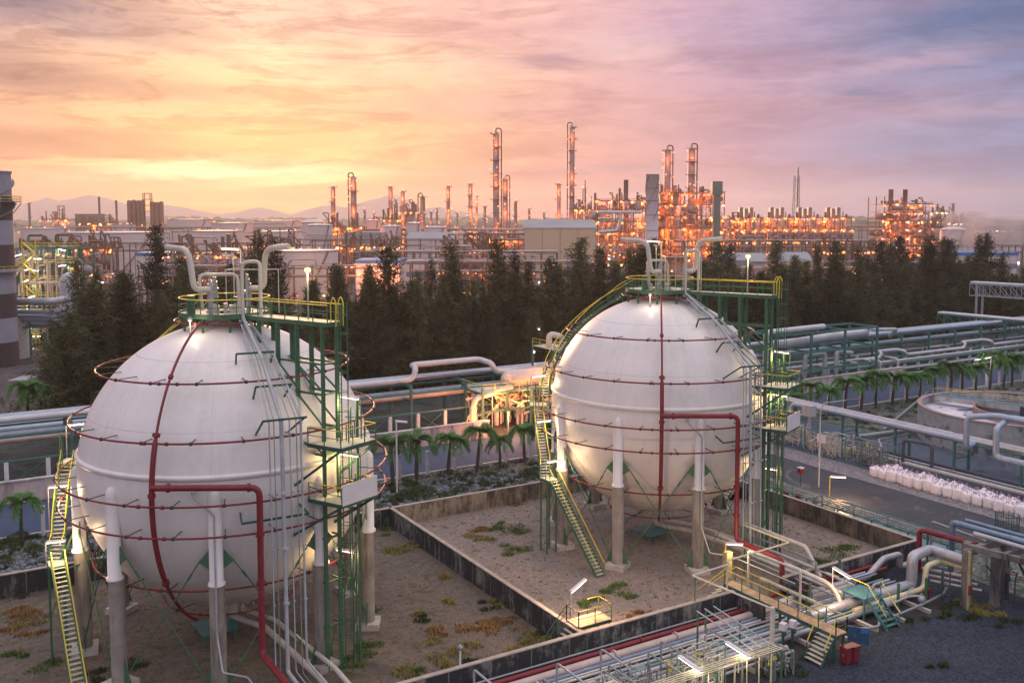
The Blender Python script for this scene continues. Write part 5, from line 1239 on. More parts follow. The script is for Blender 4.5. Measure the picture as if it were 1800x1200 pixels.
lpipe(115.2,2.8,.22,'pale_clad','thin pale pipe on low supports behind the palms on the right',128,236,[(138,146)],.8,1.2)
for k, x in enumerate((133,137,141,147,152)):
    pipe([(x,114,0),(x,114,3.3),(x+.4,117.5,3.3),(x+.4,117.5,.5)], .24, 'pale_clad', ordn(k).capitalize()+' pale hoop pipe from the left behind the right hand palms', 'pipe_hoop', .6, 10, 'hoop pipes behind the right hand palms')
# braced white posts in front of the rack
e0 = empty('white_post', (0,117.2,0), 'x', 'post', 'white posts of the low fence in front of the long rack')
b = MB(); b.bb(-.22,116.98,0,.22,117.42,3.1); b.build('shaft', 'white_post' if 'white_post' in M else mat('white_post', (.60,.59,.60), .8, var=.12, stain=(.30,.27,.26), stain_s=1, vert=.2).name, e0)
rx = [x for x in [-16+4.15*k for k in range(60)] if x < 80 or x > 112]
for i, x in enumerate(rx):
    o = e0 if i == 0 else copy_tree(e0); o.location = (x,117.2,0); o['label'] = 'pale square post under the long rack, %s from the left' % ordn(i)
b = MB(); b.bb(-17,117.1,3.1,80,117.3,3.3)
for i in range(23):
    x = -16+4.15*i
    if i % 2: b.bar((x,117.2,.2),(x+4.15,117.2,3.1),.08); b.bar((x,117.2,3.1),(x+4.15,117.2,.2),.08)
tag(b.build('cross_bracing', 'rack_green', None, (0,117,0)), 'green rail with crossed braces linking the pale posts of the long rack', 'bracing')
b = MB(); b.bb(112,117.1,3.1,236,117.3,3.3); tag(b.build('post_beam', 'rack_green', None, (112,117,0)), 'green beam on the pale posts behind the right hand palms', 'beam')
# box framed pipe bridge behind the right tank
e = empty('frame_bridge', (138,116,0), 'two storey green frame full of ducts behind the palms right of the right tank', 'frame')
b = MB()
for k in range(4):
    x = 118.5+k*8.6
    for y in (112.8,119): b.bar((x,y,0),(x,y,10),.36)
    for z in (10,6.6): b.bar((x,112.8,z),(x,119,z),.3)
for y in (112.8,119):
    for z in (10,6.6,3.6): b.bar((118.5,y,z),(144.3,y,z),.26,.36)
b.build('steel_frame', 'rack_green', e)
b = MB(); b.tube([(119,115,8.2),(124,115,8.2),(133,115,8.6),(144,115,8.8)], .7, 12, .8); b.cut(); b.tube([(117,113.6,2),(117,113.6,10.6),(131,113.6,10.8)], .5, 12, .9); b.cut(); b.tube([(127,114,2),(127,114,6),(132,114,6),(132,114,2)], .4, 10, .8)
b.cut(); b.tube([(135,114,2),(135,114,6),(139,114,5.5)], .4, 10, .8); b.cut(); b.tube([(144,114,9.4),(154,116,8.6),(156,119,6.8)], .35, 10, .8)
b.build_each('duct', 'pale_clad', e)
# two truss pipe bridges coming from the right edge
for (pa, pb, z, lab, hh) in (((196,136),(199,90),7.5,'lower truss pipe bridge entering from the right edge beyond the palms',2.6), ((214,140),(219,96),13.6,'upper pipe bridge on a tall trestle at the right edge in front of the trees',2.8)):
    e = empty('truss_bridge', (pa[0],pa[1],0), lab, 'pipe bridge', 'truss pipe bridges at the right edge'); b = MB(); A = Vector((*pa,z)); Bv = Vector((*pb,z)); s_ = Vector((1.2,0,0))
    for sg in (-1,1):
        for dz_ in (0,-hh): b.bar(A+s_*sg+Vector((0,0,dz_)), Bv+s_*sg+Vector((0,0,dz_)), .26)
        for k in range(18):
            p = A.lerp(Bv,k/18)+s_*sg; q = A.lerp(Bv,(k+1)/18)+s_*sg; b.bar(p, q-Vector((0,0,hh)), .13); b.bar(p, p-Vector((0,0,hh)), .13)
    for t in (.04,.5,.96):
        p = A.lerp(Bv,t)
        for sg in (-1,1): b.bar(p+s_*sg, Vector((p.x+s_.x*sg,p.y,0)), .4)
    b.build('truss', 'rack_green' if z < 10 else 'grey_pipe', e)
    b = MB()
    for k in range(3): b.cut(); b.tube([A+Vector((-.8+.8*k,0,.3)), Bv+Vector((-.8+.8*k,0,.3))], .3, 10)
    b.build_each('bridge_pipe', 'pale_clad', e)
# vessel skid with the orange lamp
e = empty('vessel_skid', (62,106,0), 'orange lit steel skid with a horizontal vessel and pipes, left of the right tank', 'process skid')
VX, VY = 71.5, 118.0
def vp(x, y, z): return Vector((VX+x, VY+y, z))
b = MB()
for x in (-8,-4,0,4,8):
    for y in (-3,3): b.bar(vp(x,y,0), vp(x,y,6.0 if abs(x) > 5 else 5.2), .3)
for z in (2.6,5.2):
    for y in (-3,3): b.bar(vp(-8,y,z), vp(8,y,z), .24)
    for x in (-8,-4,0,4,8): b.bar(vp(x,-3,z), vp(x,3,z), .22)
for x in (4,8):
    for y in (-3,3): b.bar(vp(x,y,5), vp(x,y,10.5), .26)
for y in (-3,3): b.bar(vp(4,y,10.5), vp(8,y,10.5), .2)
b.build('steel_frame', 'rack_green', e)
b = MB(); b.bb(VX-8,VY-3,5.3,VX+8,VY+3,5.38); b.build('deck', 'galv_tread', e)
b = MB(); b.bb(VX+4,VY-3,10.5,VX+8,VY+3,10.58); b.build('upper_deck', 'galv_tread', e)
b = MB(); L1 = vp(-2.8,-1,6.5); L2_ = vp(6.5,-1,6.5); b.tube([L1-Vector((.8,0,0)), L1-Vector((.6,0,0)), L1-Vector((.25,0,0)), L1, L2_, L2_+Vector((.4,0,0)), L2_+Vector((.8,0,0))], [.4,.9,1.25,1.4,1.4,1.1,.4], 24); b.build('vessel', 'pale_pipe', e)
b = MB(); 
for x in (-1,4): b.bb(VX+x-.25,VY-2.2,5.38,VX+x+.25,VY+.2,6.3)
b.build('saddle', 'footing', e)
b = MB(); rr = random.Random(31)
for k in range(46):
    x, y, z = rr.uniform(-8,8), rr.uniform(-3,3), rr.uniform(.5,5); r = rr.choice((.07,.1,.16,.2))
    b.tube([vp(x,y,.2), vp(x,y,z), vp(x+rr.uniform(-3,3),y,z), vp(x+rr.uniform(-3,3),y,rr.uniform(.3,5))], r, 7, .25)
b.build('small_pipes', 'pale_pipe', e)
b = MB()
b.tube([vp(-9.2,-2.6,.8), vp(-9.2,-2.6,4.6), vp(-3,-2.6,5.8)], .42, 12, 1.0); b.cut(); b.tube([vp(5,0,10.6), vp(5,0,12.6), vp(7.4,0,12.0), vp(7.4,0,10.6)], .45, 12, .8)
b.build_each('bend_pipe', 'pale_pipe', e)
tr = MB(); rail(tr, tr, [vp(-8,-3,5.4), vp(8,-3,5.4), vp(8,3,5.4)], 1.1, 2); rail(tr, tr, [vp(-8,3,5.4), vp(-8,-3,5.4)], 1.1, 2); rail(tr, tr, [vp(4,-3,10.6), vp(8,-3,10.6)], 1.1, 2); rail(tr, tr, [vp(4,-3,10.6), vp(4,3,10.6)], 1.1, 2)
tr.build('hand_rail', 'yellow_paint', e)
for (x, y, z, m, pwr, c_) in ((-6,-3.4,4.6,'bulb_amber',900,(1,.42,.10)), (-1,-3.4,4.4,'bulb_amber',700,(1,.42,.10)), (4.5,-3.6,9.6,'bulb_amber',900,(1,.42,.12)), (6,-3.4,3.6,'bulb_yellow',500,(1,.6,.2)), (-10.5,-3.8,2.2,'bulb_orange',700,(1,.35,.08))):
    b = MB(); b.ball(vp(x,y,z), .2, 10); b.bar(vp(x,y,z+.1), vp(x,y+.5,z+.3), .05); b.build('lamp_bulb', m, e); lamp('light', vp(x,y-.5,z), pwr*1.5, (1, c_[1]*.72, c_[2]*.7), e, .4)
# misc poles
flood('yard_lamp', 'bright pole lamp at the foot of the trees left of the right tank', (95.5,151,0), 8.6, 'bulb_white', 350, (1,.85,.7), r=.28)
flood('yard_lamp', 'bright pole lamp above the stairs just left of the right tank', (80.6,129,0), 8.2, 'bulb_white', 300, (1,.85,.7), r=.26)
e = empty('lamp_pole', (41.0,94,0), 'thin pale pole with a white lamp head at the corner of the left landing', 'lamp pole')
b = MB(); pb_ = gp(698,868); b.cyl((pb_.x,pb_.y,0),(pb_.x,pb_.y,8.0),.09,8); b.build('pole', 'white_paint', e)
b = MB(); b.bar((pb_.x-.1,pb_.y,8.05),(pb_.x+1.1,pb_.y-.4,7.9),.4,.16); b.build('lamp_head', 'white_paint', e); e.location = (41.0,94,0)
# parked vehicle at the left edge
e = empty('parked_van', (2.5,115.0,0), 'white van with a blue roof, half cut by the left edge behind the palms', 'van')
vx, vy = 2.2, 114.9
b = MB(); b.prism([(vx-2.4,vy-.95),(vx+2.4,vy-.95),(vx+2.4,vy+.95),(vx-2.4,vy+.95)], .45, 1.25); b.prism([(vx-2.3,vy-.88),(vx+1.7,vy-.88),(vx+1.7,vy+.88),(vx-2.3,vy+.88)], 1.25, 1.95); b.build('body', 'white_paint', e)
b = MB(); b.prism([(vx-2.32,vy-.9),(vx+1.72,vy-.9),(vx+1.72,vy+.9),(vx-2.32,vy+.9)], 1.95, 2.06); b.build('roof', 'blue_paint', e)
b = MB(); b.bb(vx-1.9,vy-.9,1.32,vx+1.5,vy-.885,1.82); b.build('window', 'glass_dark', e)
for x in (-1.5,1.5):
    for y in (-.95,.95): b = MB(); b.cyl((vx+x,vy+y-.1,.35),(vx+x,vy+y+.1,.35),.35,16); b.build('wheel', 'rubber', e)

e = empty('wall_lamp', (64.5,109.6,0), 'orange lamp on a short post before the end of the pale wall', 'lamp')
b = MB(); b.bar((64.5,109.6,0),(64.5,109.6,3.4),.1); b.build('pole', 'steel', e)
b = MB(); b.ball((64.5,109.6,3.5),.2,10); b.build('bulb', 'bulb_amber', e); lamp('light', (63.8,109.0,3.3), 2600, (1,.38,.16), e, .4)
# extra thin pipes in the trench right of the footbridge
for k in range(9):
    y = 50.2-.58*k; z = .45+.12*(k % 3)
    pipe([(51.9,y,z),(60.2+.3*k,y,z),(60.6+.3*k,y,z+.5),(63.6,y,z+.5)], (.08,.12,.06)[k % 3], ('grey_pipe','silver_blue','galv','teal_pipe')[k % 4], 'slim parallel pipe in the trench right of the footbridge, %s from the wall' % ordn(k), fil=.15, n=8, group='slim pipes in the trench right of the footbridge')

for k in range(13):
    y = 113.2+1.25*k; z = (.6,1.3,2.2,.9)[k % 4]; xa = 98+rr.uniform(0,12)
    lp_ = [(rr.uniform(120,150), 0), (rr.uniform(165,200), 0)]; lp_ = [(a, a+rr.uniform(5,9)) for a, _ in lp_] if k % 3 == 0 else []
    lpipe(y, z, (.12,.2,.28,.16)[k % 4], ('silver_blue','grey_pipe','teal_pipe','silver_cladding','galv')[k % 5], 'low pipe behind the right hand palms, %s counted from the palms' % ordn(k), xa, 236, lp_, 1.0, .8)
# ================= palms =================
mat('palm_leaf', (.065,.17,.038), .6, var=.35, vs=1.5, rndv=.25)
mat('casuarina', (.066,.070,.034), .9, var=.5, vs=.5, rndv=.55, spec=.1)
def make_palm(seed):
    rr = random.Random(seed); e = empty('palm_tree', (0,0,0), 'x', 'palm tree', 'palms lining the back road')
    H = rr.uniform(3.0, 3.9); b = MB(); b.tube([(0,0,0),(.03,.02,H*.3),(-.02,.04,H*.7),(0,0,H),(0,0,H+.7)], [.17,.20,.17,.13,.10], 9); b.build('trunk', 'palm_trunk', e)
    b = MB(); n = 10
    for k in range(n):
        a = 2*pi*k/n+rr.uniform(-.25,.25); L_ = rr.uniform(2.3, 3.1); hi = rr.uniform(.55, 1.25) if k % 3 else rr.uniform(1.3, 1.7); P = []
        for i in range(11):
            t = i/10; r = L_*(t*(1-.22*t))+.02; z = H+.6+hi*1.55*t-(1.6+hi*1.0)*t*t*(.55+.5*t)
            P.append(Vector((r*cos(a), r*sin(a), z)))
        b.tube(P, [.035*(1-.8*i/10)+.006 for i in range(11)], 4)
        for i in range(1, 11):
            for sub in (0, .25, .5, .75):
                if i == 10 and sub: break
                q = P[i].lerp(P[min(i+1, 10)], sub); d = (P[min(i+1,10)]-P[i-1]).normalized(); s_ = d.cross(Vector((0,0,1))).normalized(); u_ = s_.cross(d)
                ll = .62*sin(pi*min(1, .12+.80*(i+sub)/11))+.10
                for j in range(6):
                    g = 2*pi*j/6+rr.uniform(-.4,.4); t_ = q+(s_*cos(g)*.8+u_*sin(g)*.55)*ll+d*(ll*.65)-Vector((0,0,.12*ll)); w_ = (d*.5+Vector((rr.uniform(-.3,.3),rr.uniform(-.3,.3),.3)))*.10
                    b.add([q-w_, q+w_, t_], [(0,1,2)])
    b.build('fronds', 'palm_leaf', e); return e
pl = [make_palm(s_) for s_ in (1,2,3,4)]; used = [0]*4
rr = random.Random(17); ip = 0
posts = empty('marker_post', (0,0,0), 'x', 'post', 'white posts between the palms')
b = MB(); b.bb(-.17,-.17,0,.17,.17,2.75); b.bb(-.2,-.2,2.7,.2,.2,2.8); b.build('shaft', 'white_post', posts)
pu = 0; pxs = [1.2,5.0]+[41.7+3.55*k for k in range(7)]+[95+3.7*k for k in range(27)]
for i, x in enumerate(pxs):
    if 66 < x < 92: continue
    if i < 2: lab = '%s palm at the left edge of the photo, beyond the compound wall' % ('leftmost', 'second')[i]
    elif i < 9: lab = 'palm in the row along the back road between the tanks, %s from the left' % ordn(i-2)
    else: lab = 'palm in the long row right of the right tank, %s from the left' % ordn(i-9)
    s_ = i % 4; o = pl[s_] if not used[s_] else copy_tree(pl[s_]); used[s_] = 1
    o.rotation_euler.x = rr.uniform(-.07,.07); o.rotation_euler.y = rr.uniform(-.07,.07); sc_ = rr.uniform(.88, 1.3); o.location = (x+rr.uniform(-.3,.3), 97.1+rr.uniform(-.3,.3), 0); o.scale = (sc_,)*3; o.rotation_euler.z = rr.uniform(0, 6); o['label'] = lab
    o = posts if not pu else copy_tree(posts); pu = 1
    o.location = (x+1.85, 98.7, 0)
    o['label'] = ('white post at the left edge beside the palms, %s' % ('nearer the edge', 'farther from it')[i]) if i < 2 else ('white post between the palms of the back road, %s from the left' % ordn(i-2) if i < 9 else 'white post among the right hand palms, %s from the left' % ordn(i-9))
# big fan palms by the trees, left
for k, (px_, py_) in enumerate(((50,755),(75,752))):
    o = copy_tree(pl[k+1]); p = gp(px_, py_); o.location = (p.x, p.y, 0); o.scale = (1.35,)*3; o['label'] = ('dark bushy palm in front of the tree belt at the left, before the white duct', 'dark bushy palm right beside another at the left tree belt')[k]; o['group'] = 'palms by the tree belt'
# shrubs on the verge
def make_shrub(seed):
    rr = random.Random(seed); e = MB()
    for k in range(900):
        a = rr.uniform(0, 2*pi); u = rr.uniform(-.2, 1); r = rr.uniform(.5, 1)**.5; s_ = sqrt(max(0,1-u*u)); c_ = Vector((r*s_*cos(a)*(1+.3*sin(3*a+seed)), r*s_*sin(a), max(.02, r*u*.75)))
        d = Vector((rr.uniform(-1,1), rr.uniform(-1,1), rr.uniform(-.4,1))).normalized()*.16; w_ = Vector((rr.uniform(-1,1), rr.uniform(-1,1), rr.uniform(-1,1))).normalized()*.06
        e.add([c_-w_, c_+w_, c_+d], [(0,1,2)])
    return e.build('shrub', 'shrub_leaf')
mat('shrub_leaf', (.045,.075,.022), .85, var=.4, vs=2, rndv=.3)
sh = [make_shrub(s_) for s_ in (1,2,3)]
SP = [(742,868,1.5),(710,875,1.2),(722,852,.9),(850,852,.9),(930,838,1.3),(945,830,1.1),(690,862,.8),(808,862,.8),(862,836,.8),(695,880,.9),(775,872,.7),(14,960,1.3),(35,945,1.0),(60,968,.9),(5,985,.8)]
for i, (x, y, s_) in enumerate(SP):
    o = sh[i % 3] if i < 3 else sh[i % 3].copy()
    if i >= 3: col.objects.link(o)
    p = gp(x, y); o.location = (p.x, p.y, 0); o.scale = (s_, s_, s_*.8); o.rotation_euler.z = i*1.3
    tag(o, 'low green shrub on the stony strip %s' % ('behind the dividing wall between the tanks' if i < 11 else 'at the left edge by the palms'), 'shrub', 'low shrubs on the stony strip '+('between the tanks' if i < 11 else 'at the left edge'))
# ================= casuarina belt =================
def make_tree(seed, H=24, lean=.0, thin=1.0):
    rr = random.Random(seed); e = empty('casuarina_tree', (0,0,0), 'x', 'tree', 'dark casuarina trees in the belt behind the tanks')
    b = MB(); P = []; x = y = 0
    for i in range(9): P.append((x, y, H*i/8)); x += rr.uniform(-.35,.35)+lean; y += rr.uniform(-.35,.35)
    b.tube(P, [.30*(1-i/8.4)+.02 for i in range(9)], 7)
    f = MB(); nb = 135
    def tr_at(z):
        t = z/H*8; i = min(7, int(t)); a = Vector(P[i]); return a.lerp(Vector(P[i+1]), t-i)
    for k in range(nb):
        t = (k+rr.random())/nb; z = H*(.05+.95*t**.92); c0 = tr_at(min(z, H*.999)); a = rr.uniform(0, 2*pi)
        R_ = (6.6*(1-t)**1.15+.5)*rr.uniform(.35, 1.25)*thin
        if 0.15 < t < .93 and rr.random() < .16: R_ *= 1.5
        up = rr.uniform(.0, 1.0)+.5*t; d = Vector((cos(a), sin(a), up)).normalized(); tip = c0+d*R_
        if R_ > 1.3: b.tube([c0, c0+d*R_*.5, tip], [.06,.035,.012], 4, caps=False)
        m = int((10+R_*17)*(1 if t < .6 else .8))
        for j in range(m):
            u = rr.uniform(.2, 1.05); q = c0+d*(R_*u)+Vector((rr.gauss(0,.5), rr.gauss(0,.5), rr.gauss(0,.42)))
            l = rr.uniform(.45, .95); dd = (d*rr.uniform(.2,1)+Vector((rr.gauss(0,.6), rr.gauss(0,.6), rr.uniform(-.7,.6)))).normalized()*l
            w_ = dd.cross(Vector((rr.gauss(0,1), rr.gauss(0,1), rr.gauss(0,1)))).normalized()*rr.uniform(.05,.11)
            f.add([q-w_, q+w_, q+dd+w_*.3, q+dd-w_*.3], [(0,1,2,3)])
    for j in range(60):
        z = H*rr.uniform(.86, 1.03); q = tr_at(min(z, H*.999))+Vector((rr.gauss(0,.12), rr.gauss(0,.12), 0)); dd = Vector((rr.gauss(0,.3), rr.gauss(0,.3), .8))*rr.uniform(.5,1.1); w_ = Vector((.05,.03,0))
        f.add([q-w_, q+w_, q+dd], [(0,1,2)])
    b.build('trunk', 'trunk_bark', e); f.build('crown', 'casuarina', e); return e
tp = [make_tree(s_, 24, ln, th) for s_, th, ln in ((1,1.0,.1),(2,.8,-.12),(3,1.15,0),(4,.62,.15),(5,.95,-.05),(6,1.25,.08),(7,.72,0),(8,1.05,-.15))]; used = [0]*8
rr = random.Random(23)
def tree_h(x): # height profile along the belt
    pts = [(-30,20),(4,22),(20,26),(40,25.5),(60,24.5),(90,23),(120,23.5),(150,22),(190,21.5),(240,23)]
    for (a, ha), (b_, hb) in zip(pts, pts[1:]):
        if x <= b_: return ha+(hb-ha)*(x-a)/(b_-a)
    return pts[-1][1]
cnt = 0
for row in range(5):
    x = -6+rr.uniform(0,3)+(row == 0)*14
    while x < 252:
        y = 146+row*6.5+rr.uniform(-1.8,1.8)
        q_ = Vector((x,y,0))-Vector((0,0,CH)); px_ = PX+F*q_.dot(RT)/q_.dot(FW)
        if px_ < 92: x += 3; continue
        hh = tree_h(x)*rr.choice((1.06,.84,.92,.72,.78,.62,.68,.55))*(.78 if row == 0 else 1)*rr.uniform(.92,1.04)*(.72 if px_ < 135 else 1)
        s_ = rr.randrange(8); o = tp[s_] if not used[s_] else copy_tree(tp[s_]); used[s_] = 1
        k = hh/24; o.location = (x, y, -.05); o.scale = (k*rr.uniform(.8,1.5), k*rr.uniform(.8,1.5), k); o.rotation_euler.z = rr.uniform(0, 6.28)
        zone = 'behind the left tank' if x < 48 else ('between the two tanks' if x < 92 else ('behind the right tank' if x < 125 else 'right of the right tank'))
        o['label'] = '%s dark casuarina in the tree belt %s, %s row' % ('tall' if hh > 21 else ('middling' if hh > 17.5 else 'shorter'), zone, ('front','second','third','fourth','back')[row])
        o['group'] = 'casuarinas %s, %s row' % (zone, ('front','second','third','fourth','back')[row])
        x += rr.uniform(2.8, 5.2)+row*.3; cnt += 1
# some undergrowth hiding the belt's foot
b = MB(); rr = random.Random(41)
for k in range(16000):
    x = rr.uniform(-30, 250); y = 143.5+rr.random()**2*14; z = rr.uniform(0, 1)**1.5*7.0*(.6+.4*sin(x*.4)**2); d = Vector((rr.gauss(0,.5), rr.gauss(0,.5), rr.uniform(-.2,1)))*.8; w_ = Vector((rr.gauss(0,1), rr.gauss(0,1), rr.gauss(0,1))).normalized()*.16
    q = Vector((x,y,z)); b.add([q-w_, q+w_, q+d], [(0,1,2)])
o = b.build('undergrowth', 'casuarina'); o['kind'] = 'stuff'
# ================= refinery beyond the trees =================
def XY(x, D): return dp(x, 378, D)
def Z(y, D): return dp(PX, y, D).z
U, Vf = RT, FH
def at(x, D, du=0, dv=0, z=0):
    p = XY(x, D); return Vector((p.x, p.y, 0))+U*du+Vf*dv+Vector((0,0,z))
def ob(b, c, su, sv, z0, z1):  # box oriented to the view axes of the plant row
    V = [c+U*(i*su/2)+Vf*(j*sv/2)+Vector((0,0,z-c.z)) for z in (z0, z1) for i, j in ((-1,-1),(1,-1),(1,1),(-1,1))]
    return b.add(V, [(0,3,2,1),(4,5,6,7),(0,1,5,4),(1,2,6,5),(2,3,7,6),(3,0,4,7)])
BM = {}
def bulb(parent, p, m, r=.5):
    "one lamp bulb, mesh shared"
    key = (m, r)
    if key not in BM:
        me = bpy.data.meshes.new('lamp_bulb'); b = MB(); b.ball((0,0,0), r, 6); me.from_pydata(b.v, [], b.f); me.materials.append(M[m]); BM[key] = me
    o = bpy.data.objects.new('lamp_bulb', BM[key]); col.objects.link(o); o.parent = parent; o.location = Vector(p)-Vector(ORG[parent.name]); return o
OB = ('bulb_orange','bulb_amber','bulb_orange','bulb_pink')
def stank(x0, x1, yt, D, label, roof='flat', stair=True, m='tank_white'):
    xc = (x0+x1)/2; c = at(xc, D); r = (x1-x0)/2*D/F; h = Z(yt, D-r*.6)
    e = empty('storage_tank', c, label, 'storage tank', 'round storage tanks of the refinery')
    b = MB(); b.lathe([(r,0),(r,h)], c, 48); b.build('shell', m, e)
    b = MB(); hr = {'flat':.02,'dome':.28,'cone':.14}[roof]*r
    b.lathe([(r+.1,h),(r*.8,h+hr*.45),(r*.45,h+hr*.85),(.01,h+hr)] if roof != 'flat' else [(r+.15,h),(.01,h+.4)], c, 48); b.build('roof', 'tank_roof', e)
    b = MB(); b.ring((c.x,c.y,h), r+.2, .16, 48, 5); b.ring((c.x,c.y,h*.75), r+.1, .1, 48, 5); b.build('rim', 'steel', e)
    if stair:
        b = MB(); a0 = atan2(-c.y, -c.x)
        P = [Vector((c.x+(r+.5)*cos(a0-.2+.9*i/12), c.y+(r+.5)*sin(a0-.2+.9*i/12), h*i/12)) for i in range(13)]
        for i in range(12): b.bar(P[i], P[i+1], .7, .35)
        b.build('spiral_stair', 'rust_steel', e)
        rs = random.Random(int(x0))
        for k in range(int(4+r*.25)): a = a0+rs.uniform(-1.2,1.2); bulb(e, (c.x+(r+.8)*cos(a), c.y+(r+.8)*sin(a), rs.choice((h+.8, 3.0, h+.8, h*.5))), rs.choice(OB), .36)
    return e
def tower(x, yt, D, w_px, label, loop=0, yb=None, seed=0, nl=None, m='column_steel', lights=True, group='tall distillation columns'):
    rr = random.Random(seed+int(x)); c = at(x, D); h = Z(yt, D); r = w_px/2*D/F; r = r*.62
    e = empty('distillation_column', c, label, 'column', group)
    b = MB(); b.lathe([(r*1.15,0),(r*1.15,h*.30),(r,h*.34),(r,h-r),(r*.7,h-r*.35),(r*.2,h),(.01,h)], c, 18); b.build('shell', m, e)
    k = max(3, int(h/9)); b = MB()
    for i in range(k):
        z = h*(.18+.80*i/(k-1)) if k > 1 else h*.8; a0 = rr.uniform(0, 6); b.lathe([(r,z),(r*1.9,z),(r*1.9,z+.25),(r,z+.25)], c, 14, False, a0=a0, a1=a0+rr.choice((2.4,3.6,5.5)), sharp=True)
        b.lathe([(r*1.9,z+.25),(r*1.9,z+1.3)], c, 14, False, a0=a0, a1=a0+2.4) if False else None
        for j in range(4): a = a0+j*.8; b.bar((c.x+r*1.85*cos(a), c.y+r*1.85*sin(a), z), (c.x+r*1.85*cos(a), c.y+r*1.85*sin(a), z+1.3), .12)
    b.build('platforms', 'far_steel', e)
    b = MB(); q = c-Vf*r*1.3+U*r*.7; b.bar(q, q+Vector((0,0,h*.96)), .5, .25)
    b.build('ladder', 'far_steel', e)
    if loop:
        b = MB(); pr_ = max(.3, r*.22); s_ = loop
        b.tube([c+Vector((0,0,h-r*.3)), c+Vector((0,0,h+r*.9)), c+U*(s_*r*1.7)+Vector((0,0,h+r*.9)), c+U*(s_*r*1.7)+Vector((0,0,h*.12))], pr_, 8, r*.8); b.build('overhead_pipe', 'far_steel', e)
    if lights:
        n = nl or int(4+h*.22)
        for i in range(n):
            z = h*(.05+.95*rr.random()**1.3); a = rr.uniform(-1.3, 1.3); p = c-Vf*(r*1.9*cos(a))+U*(r*1.9*sin(a))+Vector((0,0,z)); bulb(e, p, rr.choice(OB), .42 if D > 450 else .35)
        bulb(e, c+Vector((0,0,h+1)), 'bulb_pink', .4)
        for t in (.25,.6,.9) if h > 45 else (.4,): lamp('light', c-Vf*(r*1.9+2)+Vector((0,0,h*t)), 2600, (1,.22,.05), e, .6)
    return e
def unit(x0, x1, yt, D, dep, fl, label, seed, nb=60, lp=6000, nx=None, rooftop=True, colr=(1,.21,.035), name='process_unit', bm=OB, dens=1.0, group='orange lit process units', mfr='far_steel'):
    rr = random.Random(seed); xc = (x0+x1)/2; c = at(xc, D); wd = (x1-x0)*D/F; h = Z(yt, D-dep/2); fh = h/fl; nx = nx or max(3, int(wd/7))
    e = empty(name, c, label, 'process unit', group)
    P = lambda u, v, z: c+U*u+Vf*v+Vector((0,0,z))
    b = MB(); us = [-wd/2+wd*i/nx for i in range(nx+1)]; vs = (-dep/2, 0, dep/2)
    tops = [h*(1 if rr.random() < .7 else rr.choice((.8,1.12))) for _ in us]
    for u, tt in zip(us, tops):
        for v in vs: b.bar(P(u,v,0), P(u,v,tt), .45)
    for f in range(1, fl+1):
        z = f*fh-.2
        for v in vs: b.bar(P(us[0],v,z), P(us[-1],v,z), .35, .45)
        for u in us: b.bar(P(u,vs[0],z), P(u,vs[-1],z), .3, .4)
    for i in range(nx):
        for f in range(fl):
            if rr.random() < .35: b.bar(P(us[i],vs[0],f*fh), P(us[i+1],vs[0],(f+1)*fh), .22)
    b.build('steel_frame', mfr, e)
    for f in range(1, fl+1):
        b = MB(); z = f*fh
        for i in range(nx):
            if rr.random() < .8: ob(b, P((us[i]+us[i+1])/2, rr.choice((0,-dep/4,dep/4)), 0), wd/nx*.98, dep*rr.choice((.5,.9)), z, z+.15)
        if b.f: b.build('deck', mfr, e)
        b = MB()
        b.bar(P(us[0],vs[0]-.3,z+1.1), P(us[-1],vs[0]-.3,z+1.1), .12); b.bar(P(us[0],vs[0]-.3,z+.6), P(us[-1],vs[0]-.3,z+.6), .08)
        for i in range(nx*3): u = -wd/2+wd*i/(nx*3); b.bar(P(u,vs[0]-.3,z), P(u,vs[0]-.3,z+1.1), .08)
        b.build('guard_rail', mfr, e)
    nv = int(nx*fl*.55*dens)
    for k in range(nv):
        i = rr.randrange(nx); f = rr.randrange(fl); u = (us[i]+us[i+1])/2; v = rr.uniform(-dep*.35, dep*.2); z = f*fh; R_ = rr.uniform(.22,.38)*fh; b = MB()
        if rr.random() < .5: l = wd/nx*rr.uniform(.4,.9); a, q = P(u-l,v,z+fh*.5), P(u+l,v,z+fh*.5); d = (q-a).normalized(); b.tube([a-d*R_*.5, a-d*R_*.2, a, q, q+d*R_*.2, q+d*R_*.5], [R_*.3,R_*.85,R_,R_,R_*.85,R_*.3], 12)
        else: b.lathe([(R_,z+.3),(R_,z+fh*.8),(R_*.5,z+fh*.92),(.01,z+fh*.95)], P(u,v,0), 12)
        b.build('vessel', rr.choice(('column_steel','far_pipe','column_steel','rust_steel')), e)
    for f in range(fl):  # panels added inside the frame to catch the orange lamp light
        b = MB()
        for i in range(nx):
            if rr.random() < .42: ob(b, P((us[i]+us[i+1])/2, dep*.12, 0), wd/nx*rr.uniform(.4,.9), .3, f*fh+.3, f*fh+fh*rr.uniform(.45,.8))
        if b.f: b.build('light_catch_panel', 'rust_steel', e)
    b = MB()
    for k in range(int(nx*fl*4.5*dens)):
        u, v = rr.uniform(-wd/2, wd/2), rr.choice((-dep/2-.8, -dep*.3, 0)); z = rr.uniform(0, h*.85); r = rr.choice((.14,.2,.32,.45)); l = rr.uniform(2,10)*rr.choice((-1,1)); u2 = max(-wd/2, min(wd/2, u+l))
        if rr.random() < .5: b.tube([P(u,v,z), P(u,v,min(h,z+rr.uniform(3,12)))], r, 6)
        else: b.tube([P(u,v,z), P(u,v,z+rr.uniform(1,5)), P(u2,v,z+1), P(u2,v,z-rr.uniform(0,3))], r, 6, .5)
    b.build('pipework', 'far_pipe', e)
